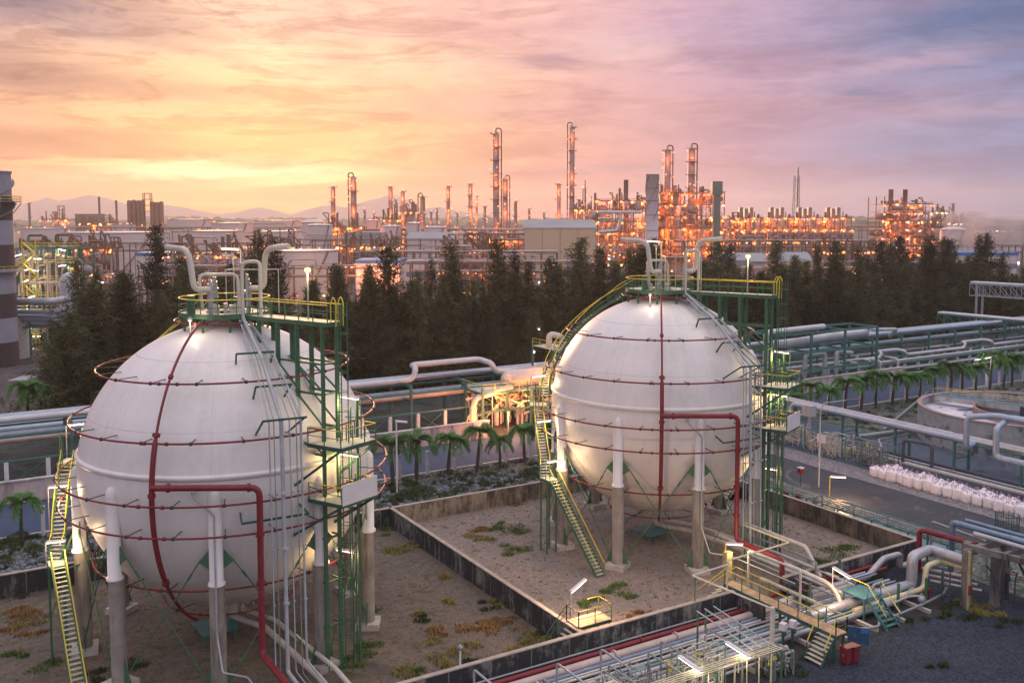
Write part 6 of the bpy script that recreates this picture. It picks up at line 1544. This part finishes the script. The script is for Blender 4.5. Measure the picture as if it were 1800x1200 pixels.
    if rooftop:
        b = MB()
        for k in range(nx*3):
            u = rr.uniform(-wd/2, wd/2); hh = rr.uniform(1, fh*.8); v = rr.uniform(-dep/2, dep/2); 
            if rr.random() < .5: b.cyl(P(u,v,h), P(u,v,h+hh), rr.uniform(.2,.9), 8)
            else: b.tube([P(u,v,h), P(u,v,h+hh), P(u+rr.uniform(-4,4),v,h+hh), P(u+3,v,h)], .3, 6, .6)
        b.build('roof_equipment', 'far_steel', e)
    for k in range(min(100, int(nb*1.7))):
        f = rr.randrange(fl); u = us[rr.randrange(nx+1)]+rr.uniform(-1.2,1.2); bulb(e, P(u, -dep/2-rr.uniform(.3,1.5), (f+1)*fh-rr.uniform(.6,1.6)), rr.choice(bm), rr.choice((.42,.54,.68))*min(1, D/520))
    n1 = max(2, int(wd/13))
    for i in range(n1):
        for f in range(0, fl, 1 if fl < 4 else 1):
            u = -wd/2+wd*(i+.5)/n1+rr.uniform(-2,2)
            lamp('light', P(u, -dep*.12, f*fh+fh*.75), lp*rr.uniform(.6,1.4), colr, e, .8)
    return e
def stack(x, yt, D, w_px, label, ybase=None, m='column_steel', strake=False, name='chimney', lit=False, z0=0, tilt=0, cat='chimney'):
    c = at(x, D); h = Z(yt, D); r = w_px/2*D/F
    e = empty(name, c, label, cat, 'chimneys of the refinery')
    b = MB(); b.lathe([(r*1.15,z0),(r*1.02,h*.4),(r,h-.3),(r*1.08,h-.3),(r*1.08,h),(r*.9,h),(r*.9,h-1.5)], c, 20); b.build('shell', m, e)
    b = MB()
    for t in (.45,.6,.74,.86): b.ring((c.x,c.y,h*t), r*1.08, .12, 20, 5)
    b.build('bands', 'far_steel', e)
    if strake:
        for ph in (0, pi*2/3, pi*4/3):
            b = MB(); P = [Vector((c.x+r*1.06*cos(ph+3.6*i/40), c.y+r*1.06*sin(ph+3.6*i/40), h*(.55+.44*i/40))) for i in range(41)]
            for p, q in zip(P, P[1:]): b.bar(p, q, .08, r*.09, (p-Vector((c.x,c.y,p.z))))
            b.build('strake', 'dark_pipe', e)
    return e
# storage tanks
stank(118,290,409,420,'broad white storage tank behind the trees left of the left tank vents')
stank(40,126,402,520,'white storage tank partly hidden by the steel tower at the left edge')
stank(337,425,406,455,'white storage tank right above the left vent pipe of the left tank')
stank(372,444,392,620,'pale storage tank behind the vents of the left tank, with a flat roof','flat')
stank(296,372,386,700,'broad pale tank in front of the silos row, to their right','flat')
stank(448,530,388,760,'low broad tank near the horizon below the brightest sky','flat')
stank(531,573,391,600,'white tank with a domed roof left of the leftmost column','dome')
stank(540,584,396,520,'white tank in front of the dome roofed tank','cone')
stank(448,520,407,450,'low white tank behind the right vent pipe of the left tank','flat')
stank(640,668,388,640,'small white tank right of the column with the tall pipe loop','cone')
stank(714,740,393,560,'small white tank with a domed roof between slender columns','dome')
stank(745,785,400,520,'tank with a conical roof lit orange, centre left','cone')
stank(668,705,398,560,'pale tank left of the small domed one','cone')
stank(484,592,441,330,'pale square looking tank behind the walkway lamp of the left tank','flat')
stank(1655,1700,404,520,'white dome roofed tank right of the lone lit tower','dome')
stank(1700,1790,408,560,'broad white tank behind the steam at the right','flat')
stank(196,236,395,640,'small tank in front of the silos row, left one','flat')
mat('silo_brown', (.22,.11,.08), .8, var=.15, vs=.1)
# silos at the left
def silos(x0, x1, yt, D, n, label):
    e = empty('silo_block', at((x0+x1)/2, D), label, 'silos', 'silo blocks near the horizon'); wd = (x1-x0)*D/F; r = wd/n/2*.98
    for i in range(n):
        if i == n//2: continue
        b = MB(); c = at((x0+x1)/2, D, -wd/2+wd*(i+.5)/n); h = Z(yt+(6 if i > n//2 else 3)-(i % 2), D); b.lathe([(r,0),(r,h-r*.5),(r*.7,h-r*.1),(r*.3,h),(.01,h)], c, 14); b.build('silo', 'silo_brown', e)
    b = MB(); c = at((x0+x1)/2, D, wd*.5/n); h = Z(yt-9, D)
    for i in (-1,1):
        for j in (-1,1): b.bar(c+U*(i*r*1.6)+Vf*(j*r), c+U*(i*r*1.6)+Vf*(j*r)+Vector((0,0,h)), .6)
    for k in range(7):
        z = h*(.3+.1*k)+h*.1
        for j in (-1,1): b.bar(c+U*(-r*1.6)+Vf*(j*r)+Vector((0,0,z)), c+U*(r*1.6)+Vf*(j*r)+Vector((0,0,z)), .5)
    b.build('lift_tower', 'far_steel', e)
    rr = random.Random(int(x0))
    for k in range(12): bulb(e, at((x0+x1)/2, D, rr.uniform(-wd/2,wd/2), -r*1.5, rr.uniform(2, h*.5)), rr.choice(OB), .5)
    return e
silos(224,288,349,760,8,'brown block of tall silos with a lift tower, above the trees at the left')
silos(96,114,371,900,3,'small dark silo block near the mountains at the left')
def shed(x0, x1, yt, yb, D, label, m, rm, roof='gable', dep=None, band=None, doors=3, lit=False, name='warehouse'):
    c = at((x0+x1)/2, D); wd = (x1-x0)*D/F; h = Z(yt, D); dep = dep or wd*.6; e = empty(name, c, label, 'building', 'sheds and buildings of the refinery')
    b = MB(); cc = c+Vf*dep/2; ob(b, cc, wd, dep, 0, h*.93); b.build('walls', m, e)
    b = MB(); 
    if roof == 'gable':
        V = [cc+U*(i*wd/2*1.02)+Vf*(j*dep/2*1.02)+Vector((0,0,h*.93)) for i, j in ((-1,-1),(1,-1),(1,1),(-1,1))]+[cc+U*(-wd/2*1.02)+Vector((0,0,h*1.08)), cc+U*(wd/2*1.02)+Vector((0,0,h*1.08))]
        b.add(V, [(0,1,5,4),(3,4,5,2),(0,4,3),(1,2,5),(0,3,2,1)])
    else: ob(b, cc, wd*1.02, dep*1.02, h*.935, h)
    b.build('roof', rm, e)
    for k in range(doors):
        b = MB(); u = -wd/2+wd*(k+.5)/doors; ob(b, c+U*u-Vf*.08, wd/doors*.30, .12, .1, h*.42); b.build('door', 'steel', e)
    if band: b = MB(); ob(b, c-Vf*.06, wd*.98, .12, h*.62, h*.74); b.build('window_band', band, e)
    b = MB()
    for k in range(5): ob(b, c+U*(-wd/2+wd*k/4*.995+.05)-Vf*.05, .25, .12, 0, h*.93)
    b.build('wall_ribs', 'steel', e)
    if lit:
        for k in range(3):
            p = c+U*(-wd/2+wd*(k+.5)/3)-Vf*3+Vector((0,0,h*.7)); bulb(e, p, 'bulb_amber', .3); lamp('light', p, 1800, (1,.30,.14), e, .5)
    return e
shed(922,1048,394,440,455,'large beige warehouse left of the biggest lit unit','beige_wall','roof_grey','gable',40,doors=4)
shed(624,702,457,497,300,'blue roofed building with pink lit walls behind the trees','tank_white','blue_paint','flat',16,doors=4,lit=True)
shed(711,764,459,482,330,'small white building with a blue stripe behind the trees','tank_white','roof_grey','flat',14,band='blue_paint')
shed(606,670,408,423,520,'long low grey shed between the left columns','roof_grey','roof_grey','flat',20)
shed(715,800,414,430,480,'long low grey roofed shed in the centre left','tank_white','roof_grey','gable',20)
shed(1366,1432,452,490,300,'beige building with a dark teal front behind the trees, right of the right tank','beige_wall','roof_grey','gable',14)
shed(1270,1355,452,480,330,'dark roofed building just above the right tank walkway lamp','roof_grey','roof_grey','gable',14)
shed(1678,1792,444,476,360,'white building with a bright blue roof at the right','tank_white','blue_paint','flat',18,band='steel')
shed(1560,1660,462,482,330,'long pale low building behind the trees at the right','tank_white','roof_grey','flat',14,band='steel')
shed(132,160,376,390,900,'dark boxy plant building near the mountains','far_steel','far_steel','flat',30)
shed(235,310,444,470,330,'low building with a blue roof behind the trees at the left','tank_white','blue_paint','flat',14,doors=4)
# columns
tower(586,327,620,13,'leftmost slender column with ladders, near the bright sky',0,seed=1)
tower(622,309,600,17,'broad column with a tall pipe loop on its left side',-1,seed=2)
tower(687,327,700,12,'slender column with pink lights, third from the left',0,seed=3)
tower(708,335,620,12,'slender grey column just right of the third one',0,seed=4)
tower(743,344,620,15,'column with an overhead pipe loop facing left, centre left',-1,seed=5)
tower(788,326,640,11,'slim lone lit column in the centre left',0,seed=6)
tower(827,322,760,12,'slim column with a thin stack beside it, left of the tallest pair',0,seed=7)
tower(838,344,760,6,'thin short column close to the slim one left of the tallest pair',0,seed=8)
tower(872,231,600,18,'very tall column with a pipe loop, the taller of the pair in the centre',1,seed=9,nl=26)
tower(888,313,570,15,'lower column of the central pair, touching the tallest',1,seed=10,nl=16)
tower(906,353,700,10,'short column just right of the central pair',0,seed=11)
tower(982,322,640,11,'plain grey column left of the tallest lit column',0,seed=12,nl=5)
tower(1005,220,720,15,'tallest column of all, strung with orange lights, centre right',-1,seed=13,nl=30)
tower(1172,261,640,18,'left one of the two fat columns rising above the biggest unit',1,seed=14,nl=14)
tower(1214,258,640,19,'right one of the two fat columns rising above the biggest unit',1,seed=15,nl=14)
tower(768,366,900,7,'tiny column near the horizon in the centre left',0,seed=16)
tower(52,356,700,7,'thin tower beside the steel chimney at the left edge',0,seed=17,lights=False)
tower(726,354,700,12,'short broad lit column between two slender ones',0,seed=18,nl=14)
tower(1674,357,800,7,'dark slim tower with no lights near the steam at the right',0,seed=19,lights=False,m='steel')
tower(641,368,800,7,'tiny lit column left of the third slender column',0,seed=31,group='small far columns')
tower(657,374,800,6,'tiny lit column, right one of a low pair in the left centre',0,seed=32,group='small far columns')
tower(697,350,760,8,'small lit column squeezed between the third and fourth slender columns',0,seed=33,group='small far columns')
tower(758,372,820,7,'tiny lit column right of the one with the left facing loop',0,seed=34,group='small far columns')
tower(804,374,820,6,'tiny lit column right of the slim lone one',0,seed=35,group='small far columns')
tower(852,362,780,8,'small lit column just left of the tallest central column',0,seed=36,group='small far columns')
tower(930,366,800,7,'tiny lit column above the left end of the beige warehouse',0,seed=37,group='small far columns')
tower(956,372,820,6,'tiny lit column above the middle of the beige warehouse',0,seed=38,group='small far columns')
tower(1018,350,740,9,'short lit column hugging the tallest column on its right',0,seed=39,nl=14,group='small far columns')
# lattice masts and flares
def mast(x, yt, D, w_px, label, pipe_=True, lit=0, name='flare_tower', m='steel'):
    c = at(x, D); h = Z(yt, D); w_ = w_px*D/F/2; e = empty(name, c, label, 'tower', 'lattice masts'); b = MB(); C4 = [(-1,-1),(1,-1),(1,1),(-1,1)]; n = 12
    pt = lambda i, k: c+U*(C4[i][0]*w_*(1-.45*k/n))+Vf*(C4[i][1]*w_*(1-.45*k/n))+Vector((0,0,h*.9*k/n))
    for k in range(n):
        for i in range(4):
            b.bar(pt(i,k), pt(i,k+1), .35); b.bar(pt(i,k), pt((i+1)%4,k+1), .2); b.bar(pt(i,k), pt((i+1)%4,k), .2)
    b.build('lattice', m, e)
    if pipe_: b = MB(); b.cyl(c+U*(w_*.3), c+U*(w_*.3)+Vector((0,0,h)), max(.4, w_*.22), 8); b.build('flare_pipe', m, e)
    rr = random.Random(int(x))
    for k in range(lit): bulb(e, c-Vf*(w_+.5)+U*rr.uniform(-w_,w_)+Vector((0,0,h*rr.random())), rr.choice(OB), .5)
    return e
mast(1399,294,760,13,'dark lattice flare tower rising alone above the row of furnaces')
mast(1027,317,760,8,'lattice mast thick with orange lights beside the tallest column',True,26,'lattice_mast','far_steel')
mast(1038,345,760,6,'short lattice mast with orange lights right of the tallest column',True,14,'lattice_mast','far_steel')
stack(1046,339,780,4,'thin chimney just left of the biggest unit')
stack(175,346,850,3.5,'thin dark chimney left of the silos, farther left one')
stack(205,352,850,3.5,'thin dark chimney left of the silos, nearer one')
stack(1100,316,610,8,'plain grey chimney on the left shoulder of the biggest unit')
stack(1089,331,610,4,'thin dark chimney beside the plain grey one')
stack(1146,306,470,22,'pale chimney with spiral strakes in front of the biggest unit',m='pale_stack' if 'pale_stack' in M else mat('pale_stack', (.72,.64,.66), .7, var=.1, vs=.1).name, strake=True)
stack(1163,326,640,6,'small chimney left of the left fat column')
stack(1186,326,640,6,'small chimney between the two fat columns')
stack(1232,328,640,6,'small chimney right of the right fat column')
stack(1565,333,640,8,'left one of the twin chimneys on the lone lit tower')
stack(1590,333,640,8,'right one of the twin chimneys on the lone lit tower')
# duct column right of biggest unit
e = empty('duct_stack', at(1259,560), 'dark green square duct column with a flared head right of the biggest unit', 'chimney')
b = MB(); c = at(1259,560); ob(b, c, 4.0, 4.0, 0, Z(343,560)); b.build('duct', 'duct_green' if 'duct_green' in M else mat('duct_green', (.14,.16,.14), .6, var=.2, vs=.1).name, e)
b = MB(); ob(b, c, 6.0, 5.0, Z(343,560), Z(319,560)); b.build('head', 'duct_green', e)
# units
unit(1048,1150,352,600,26,6,'left wing of the biggest orange lit unit, with grey pipe loops in front',101,nb=70,lp=6500)
unit(1150,1264,338,610,30,6,'main block of the biggest orange lit unit, behind the spiral chimney',102,nb=85,lp=8000)
unit(1540,1622,358,620,28,7,'lone orange lit tower block with twin chimneys at the right',103,nb=70,lp=6500)
unit(1262,1318,386,600,22,4,'low lit unit between the biggest unit and the furnaces',104,nb=30)
unit(1010,1046,368,740,22,4,'cluster of lit steelwork around the foot of the tallest column',105,nb=46,lp=5000)
unit(706,736,372,690,16,3,'small lit steel structure among the slender columns',106,nb=26,lp=4500)
unit(664,704,385,680,16,2,'low lit steelwork at the feet of the left slender columns',107,nb=26,lp=4500)
unit(575,640,399,560,14,2,'low lit steelwork at the feet of the two leftmost columns',108,nb=20,lp=4500)
unit(1626,1668,400,600,20,3,'low dim steelwork right of the lone lit tower block',109,nb=14,lp=700)
unit(82,126,386,850,20,2,'low lit plant near the small silo block at the left',110,nb=30,lp=4500)
unit(150,220,392,800,20,2,'low plant with yellow lights before the thin chimneys at the left',111,nb=34,lp=4500,bm=('bulb_yellow','bulb_amber','bulb_orange'))
unit(850,905,420,540,16,3,'lit steelwork wrapped round the feet of the central pair of columns',112,nb=30,lp=5000)
unit(1640,1662,372,800,16,4,'small distant plant with yellow green lights at the right',113,nb=26,lp=900,bm=('bulb_yellow','bulb_yellow','bulb_amber'))
unit(1662,1692,392,760,14,2,'low distant plant with yellow lights beside the dark slim tower',114,nb=18,lp=700,bm=('bulb_yellow','bulb_pink'))
unit(900,960,418,600,14,2,'low rack like steelwork left of the beige warehouse',115,nb=16,lp=700)
unit(128,205,436,360,10,2,'low steelwork with small lights behind the left trees, in front of the broad white tank',131,nb=16,lp=700,nx=6)
unit(300,420,446,330,10,2,'low pipework with small lights above the left tank vents',132,nb=22,lp=700,nx=8)
unit(440,520,430,400,10,2,'low pipework with small lights behind the right vent pipe of the left tank',133,nb=18,lp=700,nx=6)
unit(768,860,438,380,12,2,'low tangle of pipes with small lights in the centre beyond the trees',134,nb=24,lp=900,nx=8)
unit(600,700,432,430,12,2,'low tangle of pipes with small lights beneath the leftmost columns',135,nb=22,lp=900,nx=8)
unit(1440,1530,440,420,10,2,'low pipework with small lights between the furnaces and the lone lit tower',136,nb=20,lp=900,nx=7)
unit(1590,1610,352,622,14,2,'narrow top stage','137',nb=8,lp=1500,nx=2) if False else None
# furnaces: one built, three copied
f0 = unit(1318,1362,382,600,20,4,'cracking furnace',120,nb=34,lp=6500,name='cracking_furnace',group='row of cracking furnaces')
c = at(1340,600); b = MB(); h_ = Z(382,590)
for k in range(3): b.cut(); q = c+U*(-3.6+3.2*k); ob(b, q, 2.3, 3, h_, h_+6.2-(k % 2)*.8)
b.build_each('flue', 'column_steel', f0)
b = MB(); ob(b, c+Vector((0,0,0)), 11, 7, 3, h_*.66); b.build('fire_box', 'beige_wall', f0)
fl_ = [f0]
for k in range(3): fl_.append(copy_tree(f0))
for k, (o, x) in enumerate(zip(fl_, (1312,1366,1415,1465))):
    p = at(x, 600); o.location = (p.x, p.y, 0); o['label'] = ('leftmost','second','third','rightmost')[k]+' orange lit cracking furnace of the row behind the trees'
# the grey pipe loops in front of the biggest unit's left wing
e = empty('pipe_loops', at(1075,560), 'pale looping pipes in front of the left wing of the biggest unit', 'pipes')
q = lambda x, y, D=560: at(x, D, 0, 0, Z(y, D)); b = MB(); b.tube([q(1050,373), q(1128,373)], .8, 8); b.cut(); b.tube([q(1052,384), q(1076,384), q(1076,375)], .7, 8, 1); b.cut(); b.tube([q(1084,381), q(1092,383), q(1086,405), q(1052,408)], .9, 8, 1.5); b.cut(); b.tube([q(1050,427), q(1045,429)], 1.8, 10)
b.build_each('pipe_run', 'pale_clad', e)
# racks across the plant
def frack(xa, xb, D, y0, label, n=5, rr_=.45, posts=10):
    e = empty('pipe_rack', at((xa+xb)/2, D), label, 'pipe rack', 'pipe racks beyond the trees'); z = Z(y0, D); b = MB(); A = at(xa, D); Bq = at(xb, D)
    for i in range(posts+1):
        p = A.lerp(Bq, i/posts); b.bar(p, p+Vector((0,0,z)), .4); p2 = p+Vf*6; b.bar(p2, p2+Vector((0,0,z)), .4)
        for zz in (z-.3, z-3): 
            if zz > 1: b.bar(p+Vector((0,0,zz)), p2+Vector((0,0,zz)), .35)
    for zz in (z-.3, z-3):
        if zz > 1: b.bar(A+Vector((0,0,zz)), Bq+Vector((0,0,zz)), .35)
    b.build('steel_frame', 'far_steel', e); b = MB(); rr = random.Random(int(xa+D))
    for k in range(n):
        b.cut(); v = 5.5*k/n+.4; zz = z+.4 if k % 3 else z-2.6; r = rr_*rr.uniform(.4,1.2); pa, pb = A+Vf*v+Vector((0,0,zz)), Bq+Vf*v+Vector((0,0,zz)); pts = [pa]
        if rr.random() < .6:
            t = rr.uniform(.2,.7); m1, m2 = pa.lerp(pb,t), pa.lerp(pb,t+.12); pts += [m1, m1+Vector((0,0,2)), m2+Vector((0,0,2)), m2]
        pts.append(pb); b.tube(pts, r, 7, 1.0)
    b.build_each('pipe_run', 'far_pipe', e); return e
frack(80,445,370,428,'thin long pipe rack crossing in front of the white tanks at the left',4,.3)
frack(440,820,480,421,'long white pipe line crossing the plant in the centre left',3,.5,14)
frack(815,935,470,412,'raised pipe rack just left of the beige warehouse',4,.5,5)
frack(640,980,360,444,'pipe rack with many white pipes in the centre, behind the trees',7,.5,12)
frack(720,1040,300,462,'nearer pipe rack with white pipes in the centre, behind the trees',7,.45,12)
frack(240,640,300,470,'pipe rack behind the trees around the left tank vents',6,.4,12)
frack(1180,1560,470,424,'thin pipe line passing in front of the row of furnaces',3,.35,16)
frack(1560,1800,420,432,'thin pipe line at the right in front of the steam',4,.35,10)
frack(1250,1560,300,474,'pipe rack behind the trees right of the right tank',6,.4,12)
frack(1560,1800,280,488,'pipe rack behind the trees at the right edge',6,.4,10)
frack(40,240,260,500,'pipe rack behind the trees at the left',6,.4,8)
frack(560,960,560,404,'low distant pipe rack behind the sheds in the centre left',5,.5,14)
frack(60,600,620,400,'distant pipe rack among the white tanks at the left',4,.5,16)
frack(1490,1800,700,398,'distant pipe rack at the right near the horizon',5,.5,12)
# scattered yard lights
rr = random.Random(99); e0 = None
def ylight(x, D, hh, m, r, label, grp):
    p = at(x, D); e = empty('plant_light', p, label, 'lamp', grp)
    b = MB(); b.cyl(p, p+Vector((0,0,hh)), .12, 5); b.build('pole', 'steel', e); bulb(e, p+Vector((0,0,hh+r*.6)), m, r); return e
zones = ((40,300,'left of the silos'),(300,580,'behind the left tank'),(580,930,'among the slender columns'),(930,1260,'around the biggest unit'),(1260,1530,'around the furnaces'),(1530,1800,'near the steam at the right'))
for k in range(230):
    x = rr.uniform(30,1800); D = 280+rr.random()**.8*1500; hh = rr.uniform(5,11)
    if 930 < x < 1640 and D > 560: D = rr.uniform(300, 540)
    zn = [z for z in zones if z[0] <= x <= z[1] or z[0] <= x+10 <= z[1]][0]; far = 'far' if D > 900 else ('middle' if D > 520 else 'near')
    white = x > 1500 and rr.random() < .6 or rr.random() < .12
    m = rr.choice(('bulb_white','bulb_pink')) if white else rr.choice(OB+('bulb_amber','bulb_yellow'))
    cn = 'white' if white else 'orange'
    ylight(x, D, hh, m, .30+.0009*D*rr.uniform(.4,.9), 'small %s plant light %s, %s distance' % (cn, zn[2], far), '%s plant lights %s, %s distance' % (cn, zn[2], far))
# lit spots just behind the trees
for x, D, z, c_ in ((640,290,6,(1,.35,.12)),(815,300,5,(1,.45,.15)),(905,300,5,(1,.5,.12)),(545,300,5,(1,.6,.25)),(450,290,5,(1,.6,.3)),(1050,300,6,(1,.25,.12)),(1640,250,6,(1,.3,.12)),(1500,300,6,(1,.4,.15)),(1330,300,6,(1,.4,.15))):
    e = ylight(x, D, z, 'bulb_amber', .5, 'strong amber light behind the tree belt at %d metres' % D, 'strong amber lights behind the trees'); e['label'] = 'strong amber light glowing through the tree belt'; lamp('light', at(x, D, 0, -1, z+.5), 4000, c_, e, .5)
# ================= plant at the left edge =================
e = empty('banded_chimney', at(-12,190), 'huge chimney banded white and brown, cut by the left edge', 'chimney'); c = at(-18,190); hT = Z(301,190); r = 4.15
for k in range(8):
    z0, z1 = hT*(1-.125*(k+1)), hT*(1-.125*k); b = MB(); b.lathe([(r,z0),(r,z1)], c, 32); b.build('band', 'brown_band' if k % 2 else 'stack_white' if 'stack_white' in M else mat('stack_white', (.27,.27,.32), .6, var=.15, vs=.3).name, e)
b = MB(); b.lathe([(r*.92,hT-.4),(r*1.05,hT-.4),(r*1.05,hT),(r*.92,hT)], c, 32, False, sharp=True)
for ph in (0,2.1,4.2):
    P = [Vector((c.x+r*1.06*cos(ph+5*i/30), c.y+r*1.06*sin(ph+5*i/30), hT*(.72+.27*i/30))) for i in range(31)]
    for p, q in zip(P, P[1:]): b.bar(p, q, .1, .5, (p-Vector((c.x,c.y,p.z))))
b.build('strakes', 'steel', e)
for zz in (Z(355,190), Z(477,190)):
    b = MB(); b.lathe([(r,zz),(r+1.6,zz),(r+1.6,zz+.15),(r,zz+.15)], c, 32, False, sharp=True); b.build('platform', 'steel', e)
    tr = MB(); 
    for k in range(2): tr.ring((c.x,c.y,zz+.6+.55*k), r+1.6, .05, 32, 5)
    for k in range(20): a = k*2*pi/20; tr.bar((c.x+(r+1.6)*cos(a),c.y+(r+1.6)*sin(a),zz),(c.x+(r+1.6)*cos(a),c.y+(r+1.6)*sin(a),zz+1.15),.07)
    tr.build('guard_rail', 'yellow_paint', e)
b = MB()
for k in range(10): a = k*.63; b.bar((c.x+r*cos(a),c.y+r*sin(a),Z(375,190)),(c.x+(r+1.5)*cos(a),c.y+(r+1.5)*sin(a),Z(357,190)),.18)
b.build('bracket', 'steel', e)
def tube_bulb(parent, p, d, L_, m='tube_white'):
    b = MB(); b.bar(Vector(p), Vector(p)+Vector(d).normalized()*L_, .28, .16); return b.build('tube_lamp', m, parent)
lu = unit(34,138,436,225,14,6,'yellow railed process tower with white tube lamps at the left edge',130,nb=0,lp=420,colr=(1,.78,.42),nx=5,group='plant at the left edge',mfr='rack_green')
rr = random.Random(8)
for (x, y) in ((57,455),(100,438),(35,447),(50,475),(112,466),(47,492),(5,510),(38,475),(165,494),(45,523),(52,534),(46,540),(46,558),(46,577),(49,591),(48,613),(46,628)):
    p = at(x, 214, 0, 0, Z(y, 214)); tube_bulb(lu, p, U*rr.choice((1,1,-1))+Vector((0,0,rr.uniform(-.3,.5))), 1.6)
    lamp('light', p-Vf*1.2-Vector((0,0,.5)), 130, (1,.80,.45), lu, .3)
b = MB()
for f in range(6):
    z = Z(436,218)*(f+1)/6
    for dz in (.6, 1.15): b.bar(at(34,217,0,0,z+dz), at(138,217,0,0,z+dz), .1)
b.build('yellow_rail', 'yellow_paint', lu)
b = MB(); p0 = at(38,212); 
for k in range(10):
    z0 = k*2.4; a, q = at(38,212,0,0,z0+.2), at(58,212,0,0,z0+2.5); 
    if k % 2: a, q = at(58,212,0,0,z0+.2), at(38,212,0,0,z0+2.5)
    b.bar(a, q, .9, .12); b.bar(a+Vector((0,0,1)), q+Vector((0,0,1)), .08)
for x in (36,60): b.bar(at(x,212), at(x,212,0,0,25), .25)
b.build('zigzag_stair', 'yellow_paint', lu)
b = MB(); c = at(12,200); b.lathe([(3.2,0),(3.2,9),(2.4,10.2),(.01,10.6)], c, 24); tag(b.build('cream_vessel', 'pale_pipe', None, c), 'squat cream vessel under the pipes at the left edge', 'vessel')
b = MB(); c = at(118,210); b.lathe([(2.1,0),(2.1,Z(492,210)),(1.5,Z(482,210)),(.01,Z(478,210))], c, 20); tag(b.build('grey_vessel', 'silver_cladding', None, c), 'tall grey vessel behind the leftmost trees', 'vessel')
for k, (y, r_, m) in enumerate(((530,.8,'silver_cladding'),(548,.5,'silver_blue'),(556,.5,'silver_blue'),(563,.5,'silver_blue'),(570,.5,'silver_blue'))):
    D = 196+k; pipe([at(-30,D,0,0,Z(y,D)), at(82,D,0,0,Z(y,D)), at(88,D,0,6,Z(y,D))], r_, m, ('top','second','third','fourth','lowest')[k]+' of five parallel pipes passing before the cream vessel at the left edge', group='parallel pipes at the left edge', n=10)
b = MB(); 
for x in (6,44,80): b.bar(at(x,199), at(x,199,0,0,Z(532,199)), .4)
b.bar(at(-10,199,0,0,Z(575,199)), at(84,199,0,0,Z(575,199)), .35); b.bar(at(-10,199,0,0,Z(540,199)), at(84,199,0,0,Z(540,199)), .3)
tag(b.build('pipe_support', 'rack_green', None, at(40,199)), 'green support frame under the five parallel pipes at the left edge', 'support')
shed(0,34,690,720,172,'small grey shelter with a yellow panel at the left edge under the trees','grey_pipe','roof_grey','flat',6,doors=1,name='shelter')
# steam plumes
sm_ = bpy.data.materials.new('steam'); sm_.use_nodes = True; t = sm_.node_tree; t.nodes.clear(); B2 = NB(t)
pv = t.nodes.new('ShaderNodeVolumePrincipled'); tcs = t.nodes.new('ShaderNodeTexCoord'); nz = B2.noise(tcs.outputs['Object'], .11, 4, .6, .4)
B2.put(pv.inputs['Density'], B2.m('MULTIPLY', B2.ramp(nz, [(.42,0.),(.68,1.)]), .16)); pv.inputs['Color'].default_value = (.85,.80,.86,1); pv.inputs['Anisotropy'].default_value = .3
om = t.nodes.new('ShaderNodeOutputMaterial'); t.links.new(pv.outputs[0], om.inputs['Volume']); M['steam'] = sm_
for x, D, w0, hh in ((1702,420,6,32),(1758,440,9,30),(1724,400,5,18)):
    c = at(x, D); b = MB(); b.lathe([(.01,0),(w0*.6,0),(w0*.8,hh*.3),(w0*1.3,hh*.6),(w0*1.8,hh*.85),(w0*1.2,hh),(.01,hh*1.02)], c, 20); o = b.build('steam', 'steam', None, c); o['kind'] = 'stuff'
# ================= haze =================
hm = bpy.data.materials.new('haze'); hm.use_nodes = True; t = hm.node_tree; t.nodes.clear()
pv = t.nodes.new('ShaderNodeVolumePrincipled'); pv.inputs['Density'].default_value = .00013; pv.inputs['Color'].default_value = (.93,.92,.94,1); pv.inputs['Anisotropy'].default_value = .4
om = t.nodes.new('ShaderNodeOutputMaterial'); t.links.new(pv.outputs[0], om.inputs['Volume']); M['haze'] = hm
b = MB(); b.bb(-5400,-5400,-2.0,5400,5400,175); o = b.build('haze', 'haze'); o['kind'] = 'stuff'
